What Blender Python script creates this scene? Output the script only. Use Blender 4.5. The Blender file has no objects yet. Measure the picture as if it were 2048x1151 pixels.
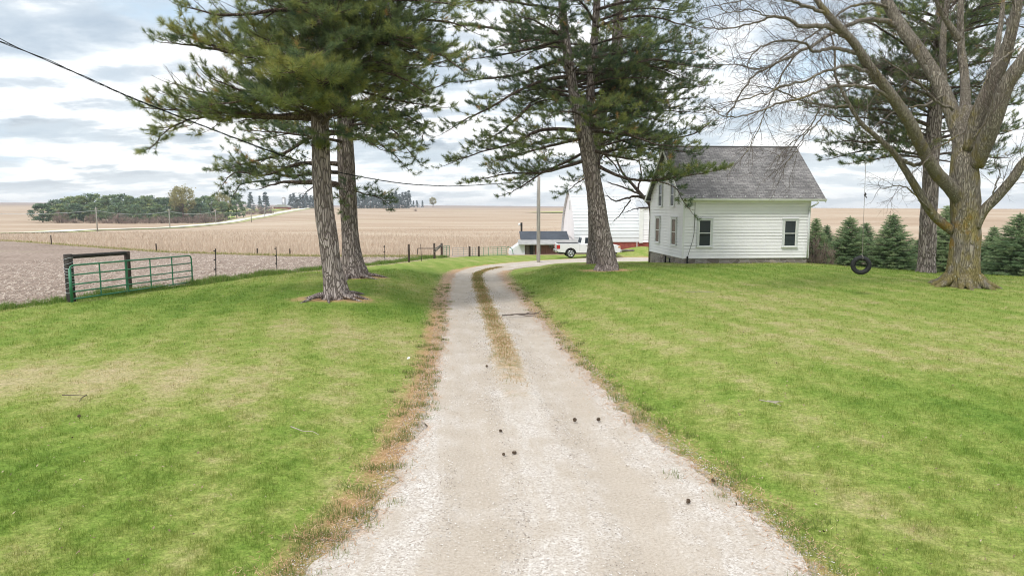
import bpy, bmesh, math, random
import numpy as np
from mathutils import Vector, Matrix, Euler

R = math.radians
SC = bpy.context.scene
COL = SC.collection
random.seed(7)
RNG = np.random.default_rng(7)

# ------------------------------------------------------------------ camera, light, sky
CAMZ = 3.2
F = 1366.0                       # focal length in photo pixels (2048 wide)
PITCH = math.atan((575.5 - 412.0) / F)
cam = bpy.data.cameras.new("camera")
cam.sensor_width = 36.0
cam.lens = 36.0 * F / 2048.0
cam.clip_start = 0.1
cam.clip_end = 20000
camo = bpy.data.objects.new("camera", cam)
camo.location = (0, 0, CAMZ)
camo.rotation_euler = (R(90) - PITCH, 0, 0)
COL.objects.link(camo)
SC.camera = camo
SC.render.resolution_x, SC.render.resolution_y = 1024, 575
SC.view_settings.view_transform = 'Standard'
SC.view_settings.look = 'None'
SC.view_settings.gamma = 1.0
SC.view_settings.exposure = 0.70

SUN_EL, SUN_AZ = R(54), R(-145)          # azimuth measured from +Y towards +X
sun = bpy.data.lights.new("sun", 'SUN')
sun.energy = 1.5
sun.angle = R(10)
sun.color = (1.0, 0.96, 0.90)
suno = bpy.data.objects.new("sun", sun)
sd = Vector((math.sin(SUN_AZ) * math.cos(SUN_EL), math.cos(SUN_AZ) * math.cos(SUN_EL), math.sin(SUN_EL)))
suno.rotation_euler = (-sd).to_track_quat('-Z', 'Y').to_euler()
suno.location = sd * 60
COL.objects.link(suno)


class NT:
    """small helper to write node trees"""
    def __init__(s, tree):
        s.t = tree; s.n = tree.nodes; s.l = tree.links
    def __call__(s, kind, _out=0, _props=None, **ins):
        nd = s.n.new(kind)
        for k, v in (_props or {}).items():
            setattr(nd, k, v)
        for k, v in ins.items():
            k = k.replace('__', ' ')
            sock = nd.inputs[int(k[1:])] if k[0] == 'i' and k[1:].isdigit() else nd.inputs[k]
            s.put(sock, v)
        return nd.outputs[_out]
    def put(s, sock, v):
        if isinstance(v, bpy.types.NodeSocket):
            s.l.new(v, sock)
        else:
            if sock.type == 'RGBA' and len(v) == 3:
                v = tuple(v) + (1,)
            sock.default_value = v
    def math(s, op, a, b=0.0, clamp=False):
        return s('ShaderNodeMath', _props={'operation': op, 'use_clamp': clamp}, i0=a, i1=b)
    def vmath(s, op, a, b=(0, 0, 0)):
        return s('ShaderNodeVectorMath', _props={'operation': op}, i0=a, i1=b)
    def noise(s, vec, scale, detail=3.0, rough=0.5, dist=0.0):
        return s('ShaderNodeTexNoise', Vector=vec, Scale=scale, Detail=detail, Roughness=rough, Distortion=dist)
    def ramp(s, fac, stops, interp='LINEAR'):
        nd = s.n.new('ShaderNodeValToRGB')
        cr = nd.color_ramp; cr.interpolation = interp
        while len(cr.elements) < len(stops):
            cr.elements.new(0.5)
        for e, (p, c) in zip(cr.elements, stops):
            e.position = p
            e.color = (c, c, c, 1) if isinstance(c, (int, float)) else tuple(c) + (1,)
        s.put(nd.inputs[0], fac)
        return nd.outputs[0]
    def mix(s, fac, a, b):
        nd = s.n.new('ShaderNodeMix'); nd.data_type = 'RGBA'
        s.put(nd.inputs[0], fac); s.put(nd.inputs[6], a); s.put(nd.inputs[7], b)
        return nd.outputs[2]
    def mul(s, a, b):
        nd = s.n.new('ShaderNodeMix'); nd.data_type = 'RGBA'; nd.blend_type = 'MULTIPLY'
        nd.inputs[0].default_value = 1.0
        s.put(nd.inputs[6], a); s.put(nd.inputs[7], b)
        return nd.outputs[2]
    def mapr(s, v, a, b, c=0.0, d=1.0):
        return s('ShaderNodeMapRange', Value=v, From__Min=a, From__Max=b, To__Min=c, To__Max=d)
    def smooth(s, v, a, b, c=0.0, d=1.0):
        return s('ShaderNodeMapRange', _props={'interpolation_type': 'SMOOTHSTEP'}, Value=v, From__Min=a, From__Max=b, To__Min=c, To__Max=d)


world = bpy.data.worlds.new("World")
SC.world = world
world.use_nodes = True
world.node_tree.nodes.clear()
w = NT(world.node_tree)
wdir = w('ShaderNodeTexCoord', 0)
wx = w('ShaderNodeSeparateXYZ', 0, Vector=wdir)
wn = w.n[-1] if False else [n for n in w.n if n.type == 'SEPXYZ'][0]
wX, wY, wZ = wn.outputs
zc = w.math('MAXIMUM', wZ, 0.0)
den = w.math('ADD', zc, 0.17)
cp = w('ShaderNodeCombineXYZ', X=w.math('DIVIDE', wX, den), Y=w.math('DIVIDE', wY, den), Z=4.4)
cpu = w.vmath('MULTIPLY', cp, (0.955, 0.955, 1.0))


def cloud_density(v):
    big = w.noise(v, 1.15, 9, 0.58, 0.15)
    veil = w.noise(w.vmath('MULTIPLY', w.vmath('ADD', v, (3.1, 9.2, 0.0)), (0.6, 1.5, 1.0)), 1.9, 6, 0.55, 0.2)
    return w.math('ADD', w.math('MULTIPLY', big, 0.72), w.math('MULTIPLY', veil, 0.28))


d0 = cloud_density(cp); d1 = cloud_density(cpu)
shade = w.math('ADD', 0.62, w.math('MULTIPLY', w.math('SUBTRACT', d0, d1), 8.0), True)
body = w.smooth(d0, 0.40, 0.56)
lit = w.ramp(shade, [(0.0, (0.36, 0.42, 0.49)), (0.35, (0.56, 0.62, 0.68)), (0.60, (0.88, 0.90, 0.92)), (0.82, (1.06, 1.06, 1.05))])
thin = w.ramp(d0, [(0.36, (0.40, 0.48, 0.57)), (0.46, (0.62, 0.69, 0.75)), (0.54, (0.93, 0.95, 0.96))])
cloud = w.mix(body, thin, lit)
hole = w.noise(w.vmath('ADD', cp, (7.3, 2.2, 5.1)), 1.0, 5, 0.55)
holef = w.smooth(hole, 0.56, 0.68, 0.0, 0.8)
skyt = w('ShaderNodeTexSky', _props={'sky_type': 'NISHITA', 'sun_disc': False, 'sun_elevation': SUN_EL, 'sun_rotation': SUN_AZ, 'air_density': 1.0, 'dust_density': 1.5})
bluec = (0.52, 0.70, 0.86)
cloudc = w.mix(holef, cloud, bluec)
hz = w.smooth(wZ, 0.0, 0.11, 0.42, 0.0)
cloudc = w.mix(hz, cloudc, (0.80, 0.85, 0.89))
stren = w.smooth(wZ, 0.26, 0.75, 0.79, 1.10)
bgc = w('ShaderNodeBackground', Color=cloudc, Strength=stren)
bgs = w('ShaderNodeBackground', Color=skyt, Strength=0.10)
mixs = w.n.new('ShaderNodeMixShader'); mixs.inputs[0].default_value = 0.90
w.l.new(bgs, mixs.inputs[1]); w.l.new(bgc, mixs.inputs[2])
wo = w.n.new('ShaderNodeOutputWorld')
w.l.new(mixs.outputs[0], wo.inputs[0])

SC.cycles.max_bounces = 6
SC.cycles.diffuse_bounces = 3
SC.cycles.glossy_bounces = 2
SC.cycles.transmission_bounces = 3
SC.cycles.transparent_max_bounces = 6
SC.cycles.use_denoising = True
SC.cycles.filter_width = 1.05
SC.cycles.caustics_reflective = False
SC.cycles.caustics_refractive = False

# ------------------------------------------------------------------ helpers
SP, CPI = math.sin(PITCH), math.cos(PITCH)


def P(px, py, Y):
    """world point seen at photo pixel (px, py) standing at distance Y in front of the viewpoint"""
    a = (px - 1024.0) / F; b = (575.5 - py) / F
    t = Y / (b * SP + CPI)
    return np.array((a * t, Y, CAMZ + t * (b * CPI - SP)))


def tag(o, label=None, cat=None, group=None, kind=None):
    if label: o['label'] = label
    if cat: o['category'] = cat
    if group: o['group'] = group
    if kind: o['kind'] = kind
    return o


def empty(name, loc=(0, 0, 0), rz=0.0):
    o = bpy.data.objects.new(name, None)
    o.location = loc; o.rotation_euler = (0, 0, rz)
    o.empty_display_size = 0.3
    COL.objects.link(o)
    return o


class MB:
    """mesh collector: adds pieces, then links them as ONE object"""
    def __init__(s):
        s.V = []; s.T = []; s.Q = []; s.n = 0; s.A = []; s.polys = []
    def add(s, V, T=None, Q=None, attr=None):
        V = np.asarray(V, dtype=np.float64).reshape(-1, 3)
        s.V.append(V)
        if T is not None and len(T): s.T.append(np.asarray(T, dtype=np.int64) + s.n)
        if Q is not None and len(Q): s.Q.append(np.asarray(Q, dtype=np.int64) + s.n)
        if attr is None: attr = 0.0
        s.A.append(np.broadcast_to(np.asarray(attr, dtype=np.float64), (len(V),)))
        s.n += len(V)
        return s
    def box(s, c, size, rz=0.0):
        x, y, z = np.array(size) / 2.0
        V = np.array([(-x, -y, -z), (x, -y, -z), (x, y, -z), (-x, y, -z), (-x, -y, z), (x, -y, z), (x, y, z), (-x, y, z)])
        if rz:
            c_, s_ = math.cos(rz), math.sin(rz)
            V = V @ np.array(((c_, s_, 0), (-s_, c_, 0), (0, 0, 1)))
        return s.add(V + np.array(c), Q=[(0, 3, 2, 1), (4, 5, 6, 7), (0, 1, 5, 4), (1, 2, 6, 5), (2, 3, 7, 6), (3, 0, 4, 7)])
    def box2(s, a, b):
        a = np.array(a, float); b = np.array(b, float)
        return s.box((a + b) / 2, np.abs(b - a))
    def quad(s, a, b, c, d):
        return s.add([a, b, c, d], Q=[(0, 1, 2, 3)])
    def poly_prism(s, pts2, y0, y1, axis='y'):
        """closed 2D outline (x,z) extruded along y (triangulated caps)"""
        s.polys.append((pts2, y0, y1)); return s
    def tube(s, pts, rad, n=8, cap=True, attr=None):
        pts = np.asarray(pts, float); m = len(pts)
        rad = np.broadcast_to(np.asarray(rad, float), (m,))
        tg = np.gradient(pts, axis=0)
        tg /= np.linalg.norm(tg, axis=1)[:, None] + 1e-12
        ref = np.array((0, 0, 1.0)) if abs(tg[0, 2]) < 0.9 else np.array((1.0, 0, 0))
        u = np.cross(ref, tg[0]); u /= np.linalg.norm(u)
        ang = np.arange(n) * 2 * math.pi / n
        ca, sa = np.cos(ang)[:, None], np.sin(ang)[:, None]
        V = np.empty((m, n, 3))
        for i in range(m):
            u = u - tg[i] * np.dot(u, tg[i]); u /= np.linalg.norm(u) + 1e-12
            v = np.cross(tg[i], u)
            V[i] = pts[i] + rad[i] * (ca * u + sa * v)
        i = np.arange(m - 1)[:, None]; j = np.arange(n)[None, :]
        a = i * n + j; b = i * n + (j + 1) % n
        Q = np.stack((a, b, b + n, a + n), -1).reshape(-1, 4)
        V = V.reshape(-1, 3); T = []
        if cap:
            V = np.vstack((V, pts[0], pts[-1]))
            c0, c1 = m * n, m * n + 1
            for k in range(n):
                T.append((c0, (k + 1) % n, k)); T.append((c1, (m - 1) * n + k, (m - 1) * n + (k + 1) % n))
        return s.add(V, T, Q, attr)
    def sticks(s, P0, P1, r0, r1, n=3):
        """many straight tapered rods at once"""
        P0 = np.asarray(P0, float); P1 = np.asarray(P1, float)
        if len(P0) == 0: return s
        k = len(P0)
        d = P1 - P0; d /= np.linalg.norm(d, axis=1)[:, None] + 1e-9
        ref = np.where(np.abs(d[:, 2:3]) < 0.9, np.array((0, 0, 1.0)), np.array((1.0, 0, 0)))
        u = np.cross(ref, d); u /= np.linalg.norm(u, axis=1)[:, None]
        v = np.cross(d, u)
        r0 = np.broadcast_to(r0, (k,)); r1 = np.broadcast_to(r1, (k,))
        V = np.empty((k, 2 * n, 3))
        for j in range(n):
            a = 2 * math.pi * j / n
            o = math.cos(a) * u + math.sin(a) * v
            V[:, j] = P0 + o * r0[:, None]; V[:, n + j] = P1 + o * r1[:, None]
        base = (np.arange(k) * 2 * n)[:, None]
        Q = np.concatenate([np.stack((base[:, 0] + j, base[:, 0] + (j + 1) % n, base[:, 0] + n + (j + 1) % n, base[:, 0] + n + j), -1) for j in range(n)])
        return s.add(V.reshape(-1, 3), Q=Q)
    def mesh(s, name, mat, smooth=False, attr=None):
        for pts2, y0, y1 in s.polys:
            bm = bmesh.new()
            vs = [bm.verts.new((x, y0, z)) for x, z in pts2]
            f = bm.faces.new(vs)
            r = bmesh.ops.extrude_face_region(bm, geom=[f])
            for g in r['geom']:
                if isinstance(g, bmesh.types.BMVert): g.co.y = y1
            bmesh.ops.recalc_face_normals(bm, faces=bm.faces)
            bmesh.ops.triangulate(bm, faces=bm.faces)
            bm.verts.index_update()
            s.add([v.co[:] for v in bm.verts], T=[[v.index for v in f_.verts] for f_ in bm.faces])
            bm.free()
        s.polys = []
        me = bpy.data.meshes.new(name)
        V = np.concatenate(s.V) if s.V else np.zeros((0, 3))
        T = np.concatenate(s.T) if s.T else np.zeros((0, 3), np.int64)
        Q = np.concatenate(s.Q) if s.Q else np.zeros((0, 4), np.int64)
        me.vertices.add(len(V)); me.vertices.foreach_set('co', V.astype(np.float32).ravel())
        nl = T.size + Q.size
        me.loops.add(nl); me.loops.foreach_set('vertex_index', np.concatenate((T.ravel(), Q.ravel())).astype(np.int32))
        npol = len(T) + len(Q)
        me.polygons.add(npol)
        st = np.concatenate((np.arange(len(T)) * 3, T.size + np.arange(len(Q)) * 4)).astype(np.int32)
        me.polygons.foreach_set('loop_start', st)
        me.polygons.foreach_set('use_smooth', np.full(npol, smooth, dtype=bool))
        if attr:
            at = me.attributes.new(attr, 'FLOAT', 'POINT')
            at.data.foreach_set('value', np.concatenate(s.A).astype(np.float32))
        me.update(calc_edges=True)
        if mat: me.materials.append(mat)
        return me
    def build(s, name, mat, parent=None, smooth=False, attr=None):
        o = bpy.data.objects.new(name, s.mesh(name, mat, smooth, attr))
        COL.objects.link(o)
        if parent: o.parent = parent
        return o


def link(name, me, parent=None, loc=None, rz=None, sc=None):
    o = bpy.data.objects.new(name, me); COL.objects.link(o)
    if parent: o.parent = parent
    if loc is not None: o.location = loc
    if rz is not None: o.rotation_euler = (0, 0, rz)
    if sc is not None: o.scale = sc if hasattr(sc, '__len__') else (sc, sc, sc)
    return o


def bevel(o, w_=0.02, seg=2):
    m = o.modifiers.new('bevel', 'BEVEL'); m.width = w_; m.segments = seg; m.limit_method = 'ANGLE'; m.angle_limit = R(40)
    return o


def children(o):
    return [c for c in bpy.data.objects if c.parent == o]


def copy_tree(o, parent=None):
    c = o.copy(); COL.objects.link(c)
    if parent: c.parent = parent
    for ch in children(o):
        if ch is not c: copy_tree(ch, c)
    return c


def catmull(pts, per=6):
    pts = np.asarray(pts, float)
    p = np.vstack((2 * pts[0] - pts[1], pts, 2 * pts[-1] - pts[-2]))
    out = []
    for i in range(1, len(p) - 2):
        for t in np.linspace(0, 1, per, endpoint=False):
            a, b, c, d = p[i - 1], p[i], p[i + 1], p[i + 2]
            out.append(0.5 * ((2 * b) + (c - a) * t + (2 * a - 5 * b + 4 * c - d) * t * t + (3 * b - a - 3 * c + d) * t ** 3))
    out.append(pts[-1])
    return np.array(out)


# ------------------------------------------------------------------ materials
def new_mat(name):
    m = bpy.data.materials.new(name); m.use_nodes = True
    m.node_tree.nodes.clear()
    t = NT(m.node_tree)
    out = t.n.new('ShaderNodeOutputMaterial')
    return m, t, out


def principled(t, out, color, rough=0.8, spec=0.3, normal=None, metal=0.0, **kw):
    b = t.n.new('ShaderNodeBsdfPrincipled')
    t.put(b.inputs['Base Color'], color); t.put(b.inputs['Roughness'], rough)
    t.put(b.inputs['Specular IOR Level'], spec); t.put(b.inputs['Metallic'], metal)
    for k, v in kw.items(): t.put(b.inputs[k.replace('_', ' ')], v)
    if normal is not None: t.l.new(normal, b.inputs['Normal'])
    t.l.new(b.outputs[0], out.inputs[0])
    return b


def bump(t, h, strength=0.5, dist=0.02):
    return t('ShaderNodeBump', Height=h, Strength=strength, Distance=dist)


def simple(name, c, rough=0.7, spec=0.3, var=0.12, scale=6.0, metal=0.0, bumps=0.0, stretch=(1, 1, 1), c2=None):
    m, t, out = new_mat(name)
    co = t('ShaderNodeTexCoord', 3)
    v = t.vmath('MULTIPLY', co, stretch)
    n = t.noise(v, scale, 5, 0.6)
    d = c2 if c2 else tuple(x * (1 - var * 1.6) for x in c)
    col = t.ramp(n, [(0.3, d), (0.68, tuple(min(1, x * (1 + var * 0.6)) for x in c))])
    nm = bump(t, n, bumps, 0.01) if bumps else None
    principled(t, out, col, rough, spec, nm, metal)
    return m


def leafmat(name, stops, attr='tint', trans=0.25, rough=0.55, spec=0.25, island=0.25, base=0.0, objvar=0.0):
    m, t, out = new_mat(name)
    a = t('ShaderNodeAttribute', 2, _props={'attribute_name': attr})
    g = t.n.new('ShaderNodeNewGeometry')
    f = t.math('ADD', t.math('ADD', a, base), t.math('MULTIPLY', t.math('SUBTRACT', g.outputs['Random Per Island'], 0.5), island))
    if objvar:
        oi = t('ShaderNodeObjectInfo', 5)
        f = t.math('ADD', f, t.math('MULTIPLY', t.math('SUBTRACT', oi, 0.5), objvar))
    col = t.ramp(f, stops)
    b = principled(t, out, col, rough, spec)
    tr = t.n.new('ShaderNodeBsdfTranslucent'); t.put(tr.inputs[0], col)
    mx = t.n.new('ShaderNodeMixShader'); mx.inputs[0].default_value = trans
    t.l.new(b.outputs[0], mx.inputs[1]); t.l.new(tr.outputs[0], mx.inputs[2])
    t.l.new(mx.outputs[0], out.inputs[0])
    return m


M = {}
M['needle'] = leafmat('pine_needles', [(0.0, (0.085, 0.137, 0.082)), (0.3, (0.165, 0.222, 0.098)), (0.6, (0.29, 0.335, 0.108)), (0.84, (0.40, 0.385, 0.12)), (0.9, (0.47, 0.32, 0.13)), (1.0, (0.52, 0.32, 0.14))], trans=0.55)
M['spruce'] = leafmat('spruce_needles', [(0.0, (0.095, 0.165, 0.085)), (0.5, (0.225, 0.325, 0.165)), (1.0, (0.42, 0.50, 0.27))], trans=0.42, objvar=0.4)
M['farleaf'] = leafmat('far_pine_needles', [(0.0, (0.10, 0.165, 0.125)), (0.45, (0.185, 0.265, 0.15)), (0.8, (0.285, 0.355, 0.155)), (1.0, (0.38, 0.41, 0.17))], trans=0.3, objvar=0.45)
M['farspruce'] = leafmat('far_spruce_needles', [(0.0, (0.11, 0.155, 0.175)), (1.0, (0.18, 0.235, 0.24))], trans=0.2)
M['brush'] = leafmat('bare_brush', [(0.0, (0.19, 0.14, 0.125)), (0.5, (0.29, 0.22, 0.19)), (1.0, (0.40, 0.31, 0.25))], trans=0.3)
M['budding'] = leafmat('budding_leaves', [(0.0, (0.26, 0.25, 0.12)), (1.0, (0.46, 0.42, 0.20))], trans=0.4)
M['twig'] = simple('grey_twig', (0.13, 0.105, 0.09), 0.9, 0.1, 0.2, 3)
M['pinetwig'] = simple('pine_twig', (0.115, 0.088, 0.072), 0.9, 0.1, 0.25, 3)


def bark(name, dark, mid, light, sc=5.0, stretch=0.28, extra=None):
    m, t, out = new_mat(name)
    pos = t.n.new('ShaderNodeNewGeometry').outputs['Position']
    v = t.vmath('MULTIPLY', pos, (1, 1, stretch))
    wv = t.vmath('ADD', v, t.vmath('SCALE', t('ShaderNodeTexNoise', 1, Vector=v, Scale=4.0, Detail=3.0)))
    # scale via math: distort by small amount
    dn = t('ShaderNodeTexNoise', 1, Vector=v, Scale=3.0, Detail=4.0)
    sc_node = t.n.new('ShaderNodeVectorMath'); sc_node.operation = 'SCALE'
    t.l.new(dn, sc_node.inputs[0]); sc_node.inputs[3].default_value = 0.35
    wv = t.vmath('ADD', v, sc_node.outputs[0])
    vo = t.n.new('ShaderNodeTexVoronoi'); vo.feature = 'DISTANCE_TO_EDGE'
    t.put(vo.inputs['Vector'], wv); vo.inputs['Scale'].default_value = sc
    vc = t.n.new('ShaderNodeTexVoronoi'); t.put(vc.inputs['Vector'], wv); vc.inputs['Scale'].default_value = sc
    e = t.smooth(vo.outputs['Distance'], 0.0, 0.17)
    n = t.noise(t.vmath('MULTIPLY', pos, (1, 1, 0.4)), 14, 5, 0.65)
    cell = t('ShaderNodeSeparateColor', 0, Color=vc.outputs['Color'])
    plate = t.ramp(t.math('ADD', t.math('MULTIPLY', cell, 0.55), t.math('MULTIPLY', n, 0.45)), [(0.25, mid), (0.75, light)])
    col = t.mix(e, dark, plate)
    if extra: col = extra(t, pos, col)
    h = t.math('ADD', t.math('MULTIPLY', e, 0.8), t.math('MULTIPLY', n, 0.35))
    principled(t, out, col, 0.95, 0.1, bump(t, h, 0.9, 0.05))
    return m


M['pinebark'] = bark('pine_bark', (0.12, 0.097, 0.088), (0.245, 0.205, 0.187), (0.43, 0.37, 0.35), 12.0, 0.22)
M['limbbark'] = bark('pine_limb_bark', (0.06, 0.045, 0.04), (0.12, 0.09, 0.075), (0.24, 0.19, 0.16), 16, 0.5)


def lichen(t, pos, col):
    n = t.noise(t.vmath('MULTIPLY', pos, (1, 1, 0.5)), 1.7, 5, 0.65)
    sep = t.n.new('ShaderNodeSeparateXYZ'); t.l.new(pos, sep.inputs[0])
    low = t.mapr(sep.outputs[2], 0.6, 8.0, 0.16, -0.02)
    f = t.smooth(t.math('ADD', n, low), 0.52, 0.72, 0, 0.85)
    col = t.mix(f, col, (0.24, 0.20, 0.075))
    n2 = t.noise(pos, 1.1, 4, 0.6)
    f2 = t.smooth(t.math('ADD', n2, t.math('MULTIPLY', t.smooth(t.math('ABSOLUTE', t.math('SUBTRACT', sep.outputs[2], 1.75)), 0.3, 1.7, 1.0, -1.0), 0.09)), 0.56, 0.70, 0, 0.7)
    col = t.mix(f2, col, (0.34, 0.20, 0.035))
    n3 = t.noise(pos, 9.0, 3, 0.5)
    return t.mix(t.smooth(n3, 0.66, 0.72, 0, 0.7), col, (0.46, 0.47, 0.42))


M['barebark'] = bark('bare_tree_bark', (0.165, 0.145, 0.118), (0.245, 0.215, 0.175), (0.33, 0.295, 0.245), 22, 0.10, lichen)

M['white_siding'] = simple('white_siding', (0.87, 0.86, 0.885), 0.5, 0.3, 0.03, 1.2)
M['white_trim'] = simple('white_trim', (0.78, 0.79, 0.78), 0.5, 0.3, 0.03, 3)
M['grey_trim'] = simple('pale_grey_trim', (0.62, 0.64, 0.64), 0.5, 0.3, 0.05, 3)
M['barn_metal'] = simple('white_barn_metal', (0.66, 0.68, 0.70), 0.45, 0.4, 0.04, 0.8)
M['red_wall'] = simple('red_block_wall', (0.30, 0.085, 0.065), 0.85, 0.2, 0.2, 3)
M['brown_wall'] = simple('weathered_red_brown_boards', (0.19, 0.10, 0.08), 0.9, 0.15, 0.3, 2.5, stretch=(6, 6, 0.4))
M['shed_roof'] = simple('grey_shed_roof', (0.36, 0.35, 0.335), 0.7, 0.3, 0.2, 2)
M['dark_roof'] = simple('dark_slate_roof', (0.065, 0.075, 0.092), 0.7, 0.2, 0.15, 1)
M['tarp'] = simple('old_grey_brown_boards', (0.16, 0.135, 0.115), 0.9, 0.1, 0.3, 2, stretch=(4, 1, 1))
M['steel'] = simple('galvanised_steel', (0.42, 0.43, 0.44), 0.4, 0.5, 0.1, 3, 0.6)
M['green_paint'] = simple('green_painted_steel', (0.04, 0.20, 0.105), 0.4, 0.5, 0.2, 5, c2=(0.03, 0.15, 0.08))
M['palegreen'] = simple('faded_green_steel', (0.10, 0.26, 0.17), 0.5, 0.4, 0.2, 5)
M['tpost'] = simple('dark_steel_post', (0.035, 0.035, 0.032), 0.7, 0.3, 0.2, 8)
M['woodpost'] = simple('weathered_dark_wood_post', (0.085, 0.066, 0.055), 0.95, 0.1, 0.35, 6, bumps=0.4, stretch=(3, 3, 0.5))
M['creosote'] = simple('black_creosote_wood', (0.055, 0.049, 0.044), 0.8, 0.2, 0.3, 6, bumps=0.3, stretch=(3, 3, 0.5))
M['polewood'] = simple('grey_utility_pole_wood', (0.36, 0.335, 0.30), 0.9, 0.1, 0.25, 4, bumps=0.3, stretch=(5, 5, 0.3))
M['wire'] = simple('black_cable', (0.012, 0.012, 0.013), 0.6, 0.3, 0.1, 3)
M['palewire'] = simple('pale_aluminium_wire', (0.5, 0.52, 0.54), 0.4, 0.5, 0.05, 3)
M['rubber'] = simple('black_rubber', (0.017, 0.018, 0.020), 0.65, 0.35, 0.2, 12)
M['rope'] = simple('grey_rope', (0.25, 0.23, 0.20), 0.9, 0.1, 0.2, 20)
M['truck_paint'] = simple('white_truck_paint', (0.74, 0.75, 0.76), 0.22, 0.5, 0.02, 1)
M['black_plastic'] = simple('black_plastic', (0.02, 0.02, 0.02), 0.6, 0.3, 0.1, 4)
M['chrome'] = simple('bright_alloy', (0.62, 0.63, 0.64), 0.25, 0.5, 0.05, 4, 0.8)
M['tail_red'] = simple('red_lens', (0.45, 0.02, 0.02), 0.2, 0.5, 0.05, 4)
M['amber'] = simple('amber_lens', (0.6, 0.25, 0.12), 0.2, 0.5, 0.05, 4)
M['glass'] = simple('dark_window_glass', (0.022, 0.030, 0.036), 0.10, 0.32, 0.1, 2)
M['blind'] = simple('slatted_blind', (0.055, 0.066, 0.075), 0.6, 0.2, 0.05, 2)
M['ceramic'] = simple('pale_lens', (0.75, 0.76, 0.74), 0.3, 0.5, 0.03, 2)
M['log'] = simple('grey_log', (0.20, 0.175, 0.15), 0.95, 0.1, 0.3, 5, bumps=0.4)
M['paletwig'] = simple('bleached_twig', (0.42, 0.37, 0.30), 0.9, 0.1, 0.15, 8)
M['cone'] = simple('brown_pine_cone', (0.19, 0.14, 0.10), 0.95, 0.1, 0.3, 20)
M['litter'] = simple('white_paper', (0.8, 0.8, 0.77), 0.8, 0.2, 0.05, 9)


def shingle_mat():
    m, t, out = new_mat('grey_asphalt_shingles')
    co = t('ShaderNodeTexCoord', 2)          # uv
    br = t.n.new('ShaderNodeTexBrick')
    t.put(br.inputs['Vector'], co)
    br.offset = 0.5; br.offset_frequency = 2
    for k, v in (('Color1', (0.30, 0.30, 0.30)), ('Color2', (0.70, 0.70, 0.70)), ('Mortar', (0.0, 0.0, 0.0))): t.put(br.inputs[k], v)
    br.inputs['Scale'].default_value = 1.0; br.inputs['Mortar Size'].default_value = 0.012
    br.inputs['Bias'].default_value = 0.0; br.inputs['Brick Width'].default_value = 0.30; br.inputs['Row Height'].default_value = 0.14
    g = t('ShaderNodeSeparateColor', 0, Color=br.outputs['Color'])
    n = t.noise(t.vmath('MULTIPLY', co, (1.0, 0.6, 1)), 1.3, 5, 0.6)
    n2 = t.noise(co, 22, 3, 0.6)
    f = t.math('ADD', t.math('ADD', t.math('MULTIPLY', g, 0.5), t.math('MULTIPLY', n, 0.5)), t.math('MULTIPLY', n2, 0.25))
    col = t.ramp(f, [(0.36, (0.10, 0.096, 0.098)), (0.58, (0.195, 0.188, 0.188)), (0.82, (0.35, 0.335, 0.33))])
    principled(t, out, col, 0.95, 0.1, bump(t, g, 0.6, 0.02))
    return m


M['shingle'] = shingle_mat()


def stone_mat():
    m, t, out = new_mat('field_stone_foundation')
    co = t('ShaderNodeTexCoord', 3)
    v = t.vmath('MULTIPLY', co, (1, 1, 1.6))
    vo = t.n.new('ShaderNodeTexVoronoi'); t.put(vo.inputs['Vector'], v); vo.inputs['Scale'].default_value = 2.2
    ve = t.n.new('ShaderNodeTexVoronoi'); ve.feature = 'DISTANCE_TO_EDGE'; t.put(ve.inputs['Vector'], v); ve.inputs['Scale'].default_value = 2.2
    g = t('ShaderNodeSeparateColor', 0, Color=vo.outputs['Color'])
    n = t.noise(co, 9, 4, 0.6)
    c = t.ramp(t.math('ADD', t.math('MULTIPLY', g, 0.6), t.math('MULTIPLY', n, 0.4)), [(0.2, (0.17, 0.145, 0.13)), (0.6, (0.30, 0.265, 0.24)), (0.9, (0.42, 0.35, 0.29))])
    e = t.smooth(ve.outputs['Distance'], 0.0, 0.07)
    c = t.mix(e, (0.33, 0.31, 0.29), c)
    principled(t, out, c, 0.95, 0.1, bump(t, t.math('ADD', e, n), 0.6, 0.03))
    return m


M['stone'] = stone_mat()

# ------------------------------------------------------------------ terrain shape
# driveway: photo rows measured on its bed -> plan positions
ZD_Y = [0, 10, 20, 30, 38, 45, 52, 62, 75]
ZD_Z = [-.12, -.15, -.28, -.55, -.82, -1.08, -1.28, -1.5, -1.65]


def hit(px, py):
    Y = 30.0
    for _ in range(60):
        z = np.interp(Y, ZD_Y, ZD_Z)
        a = (px - 1024.0) / F; b = (575.5 - py) / F
        t = (z - CAMZ) / (b * CPI - SP)
        Yn = t * (b * SP + CPI)
        Y = 0.5 * Y + 0.5 * Yn
    return a * t, Y


rows = [(1151, 611, 1649), (1100, 668, 1604), (1050, 714, 1548), (1000, 752, 1478), (950, 784, 1414), (900, 808, 1346), (850, 826, 1279), (800, 848, 1226), (750, 866, 1180), (700, 878, 1142), (650, 885, 1090), (600, 890, 1050), (570, 895, 1018), (550, 903, 1003)]
cl_pts = [(0.30, 0.0, 3.0), (0.33, 4.5, 2.6)]
for y, l, r in rows:
    xl, Y = hit(l, y); xr, _ = hit(r, y)
    cl_pts.append(((xl + xr) / 2, Y, (xr - xl) / 2))
cl_pts += [(-2.15, 43.5, 1.55), (-1.75, 47.6, 1.65), (-0.3, 51.5, 1.85), (2.4, 54.6, 2.1), (6.0, 57.5, 2.5), (9.0, 59.6, 2.9), (12.5, 60.8, 2.2), (14.5, 61.2, 1.2)]
cl_pts = np.array(cl_pts)
for _ in range(1):      # ease out small kinks
    cl_pts[1:-1] = 0.25 * cl_pts[:-2] + 0.5 * cl_pts[1:-1] + 0.25 * cl_pts[2:]
cl_pts = catmull(cl_pts, 6)
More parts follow.
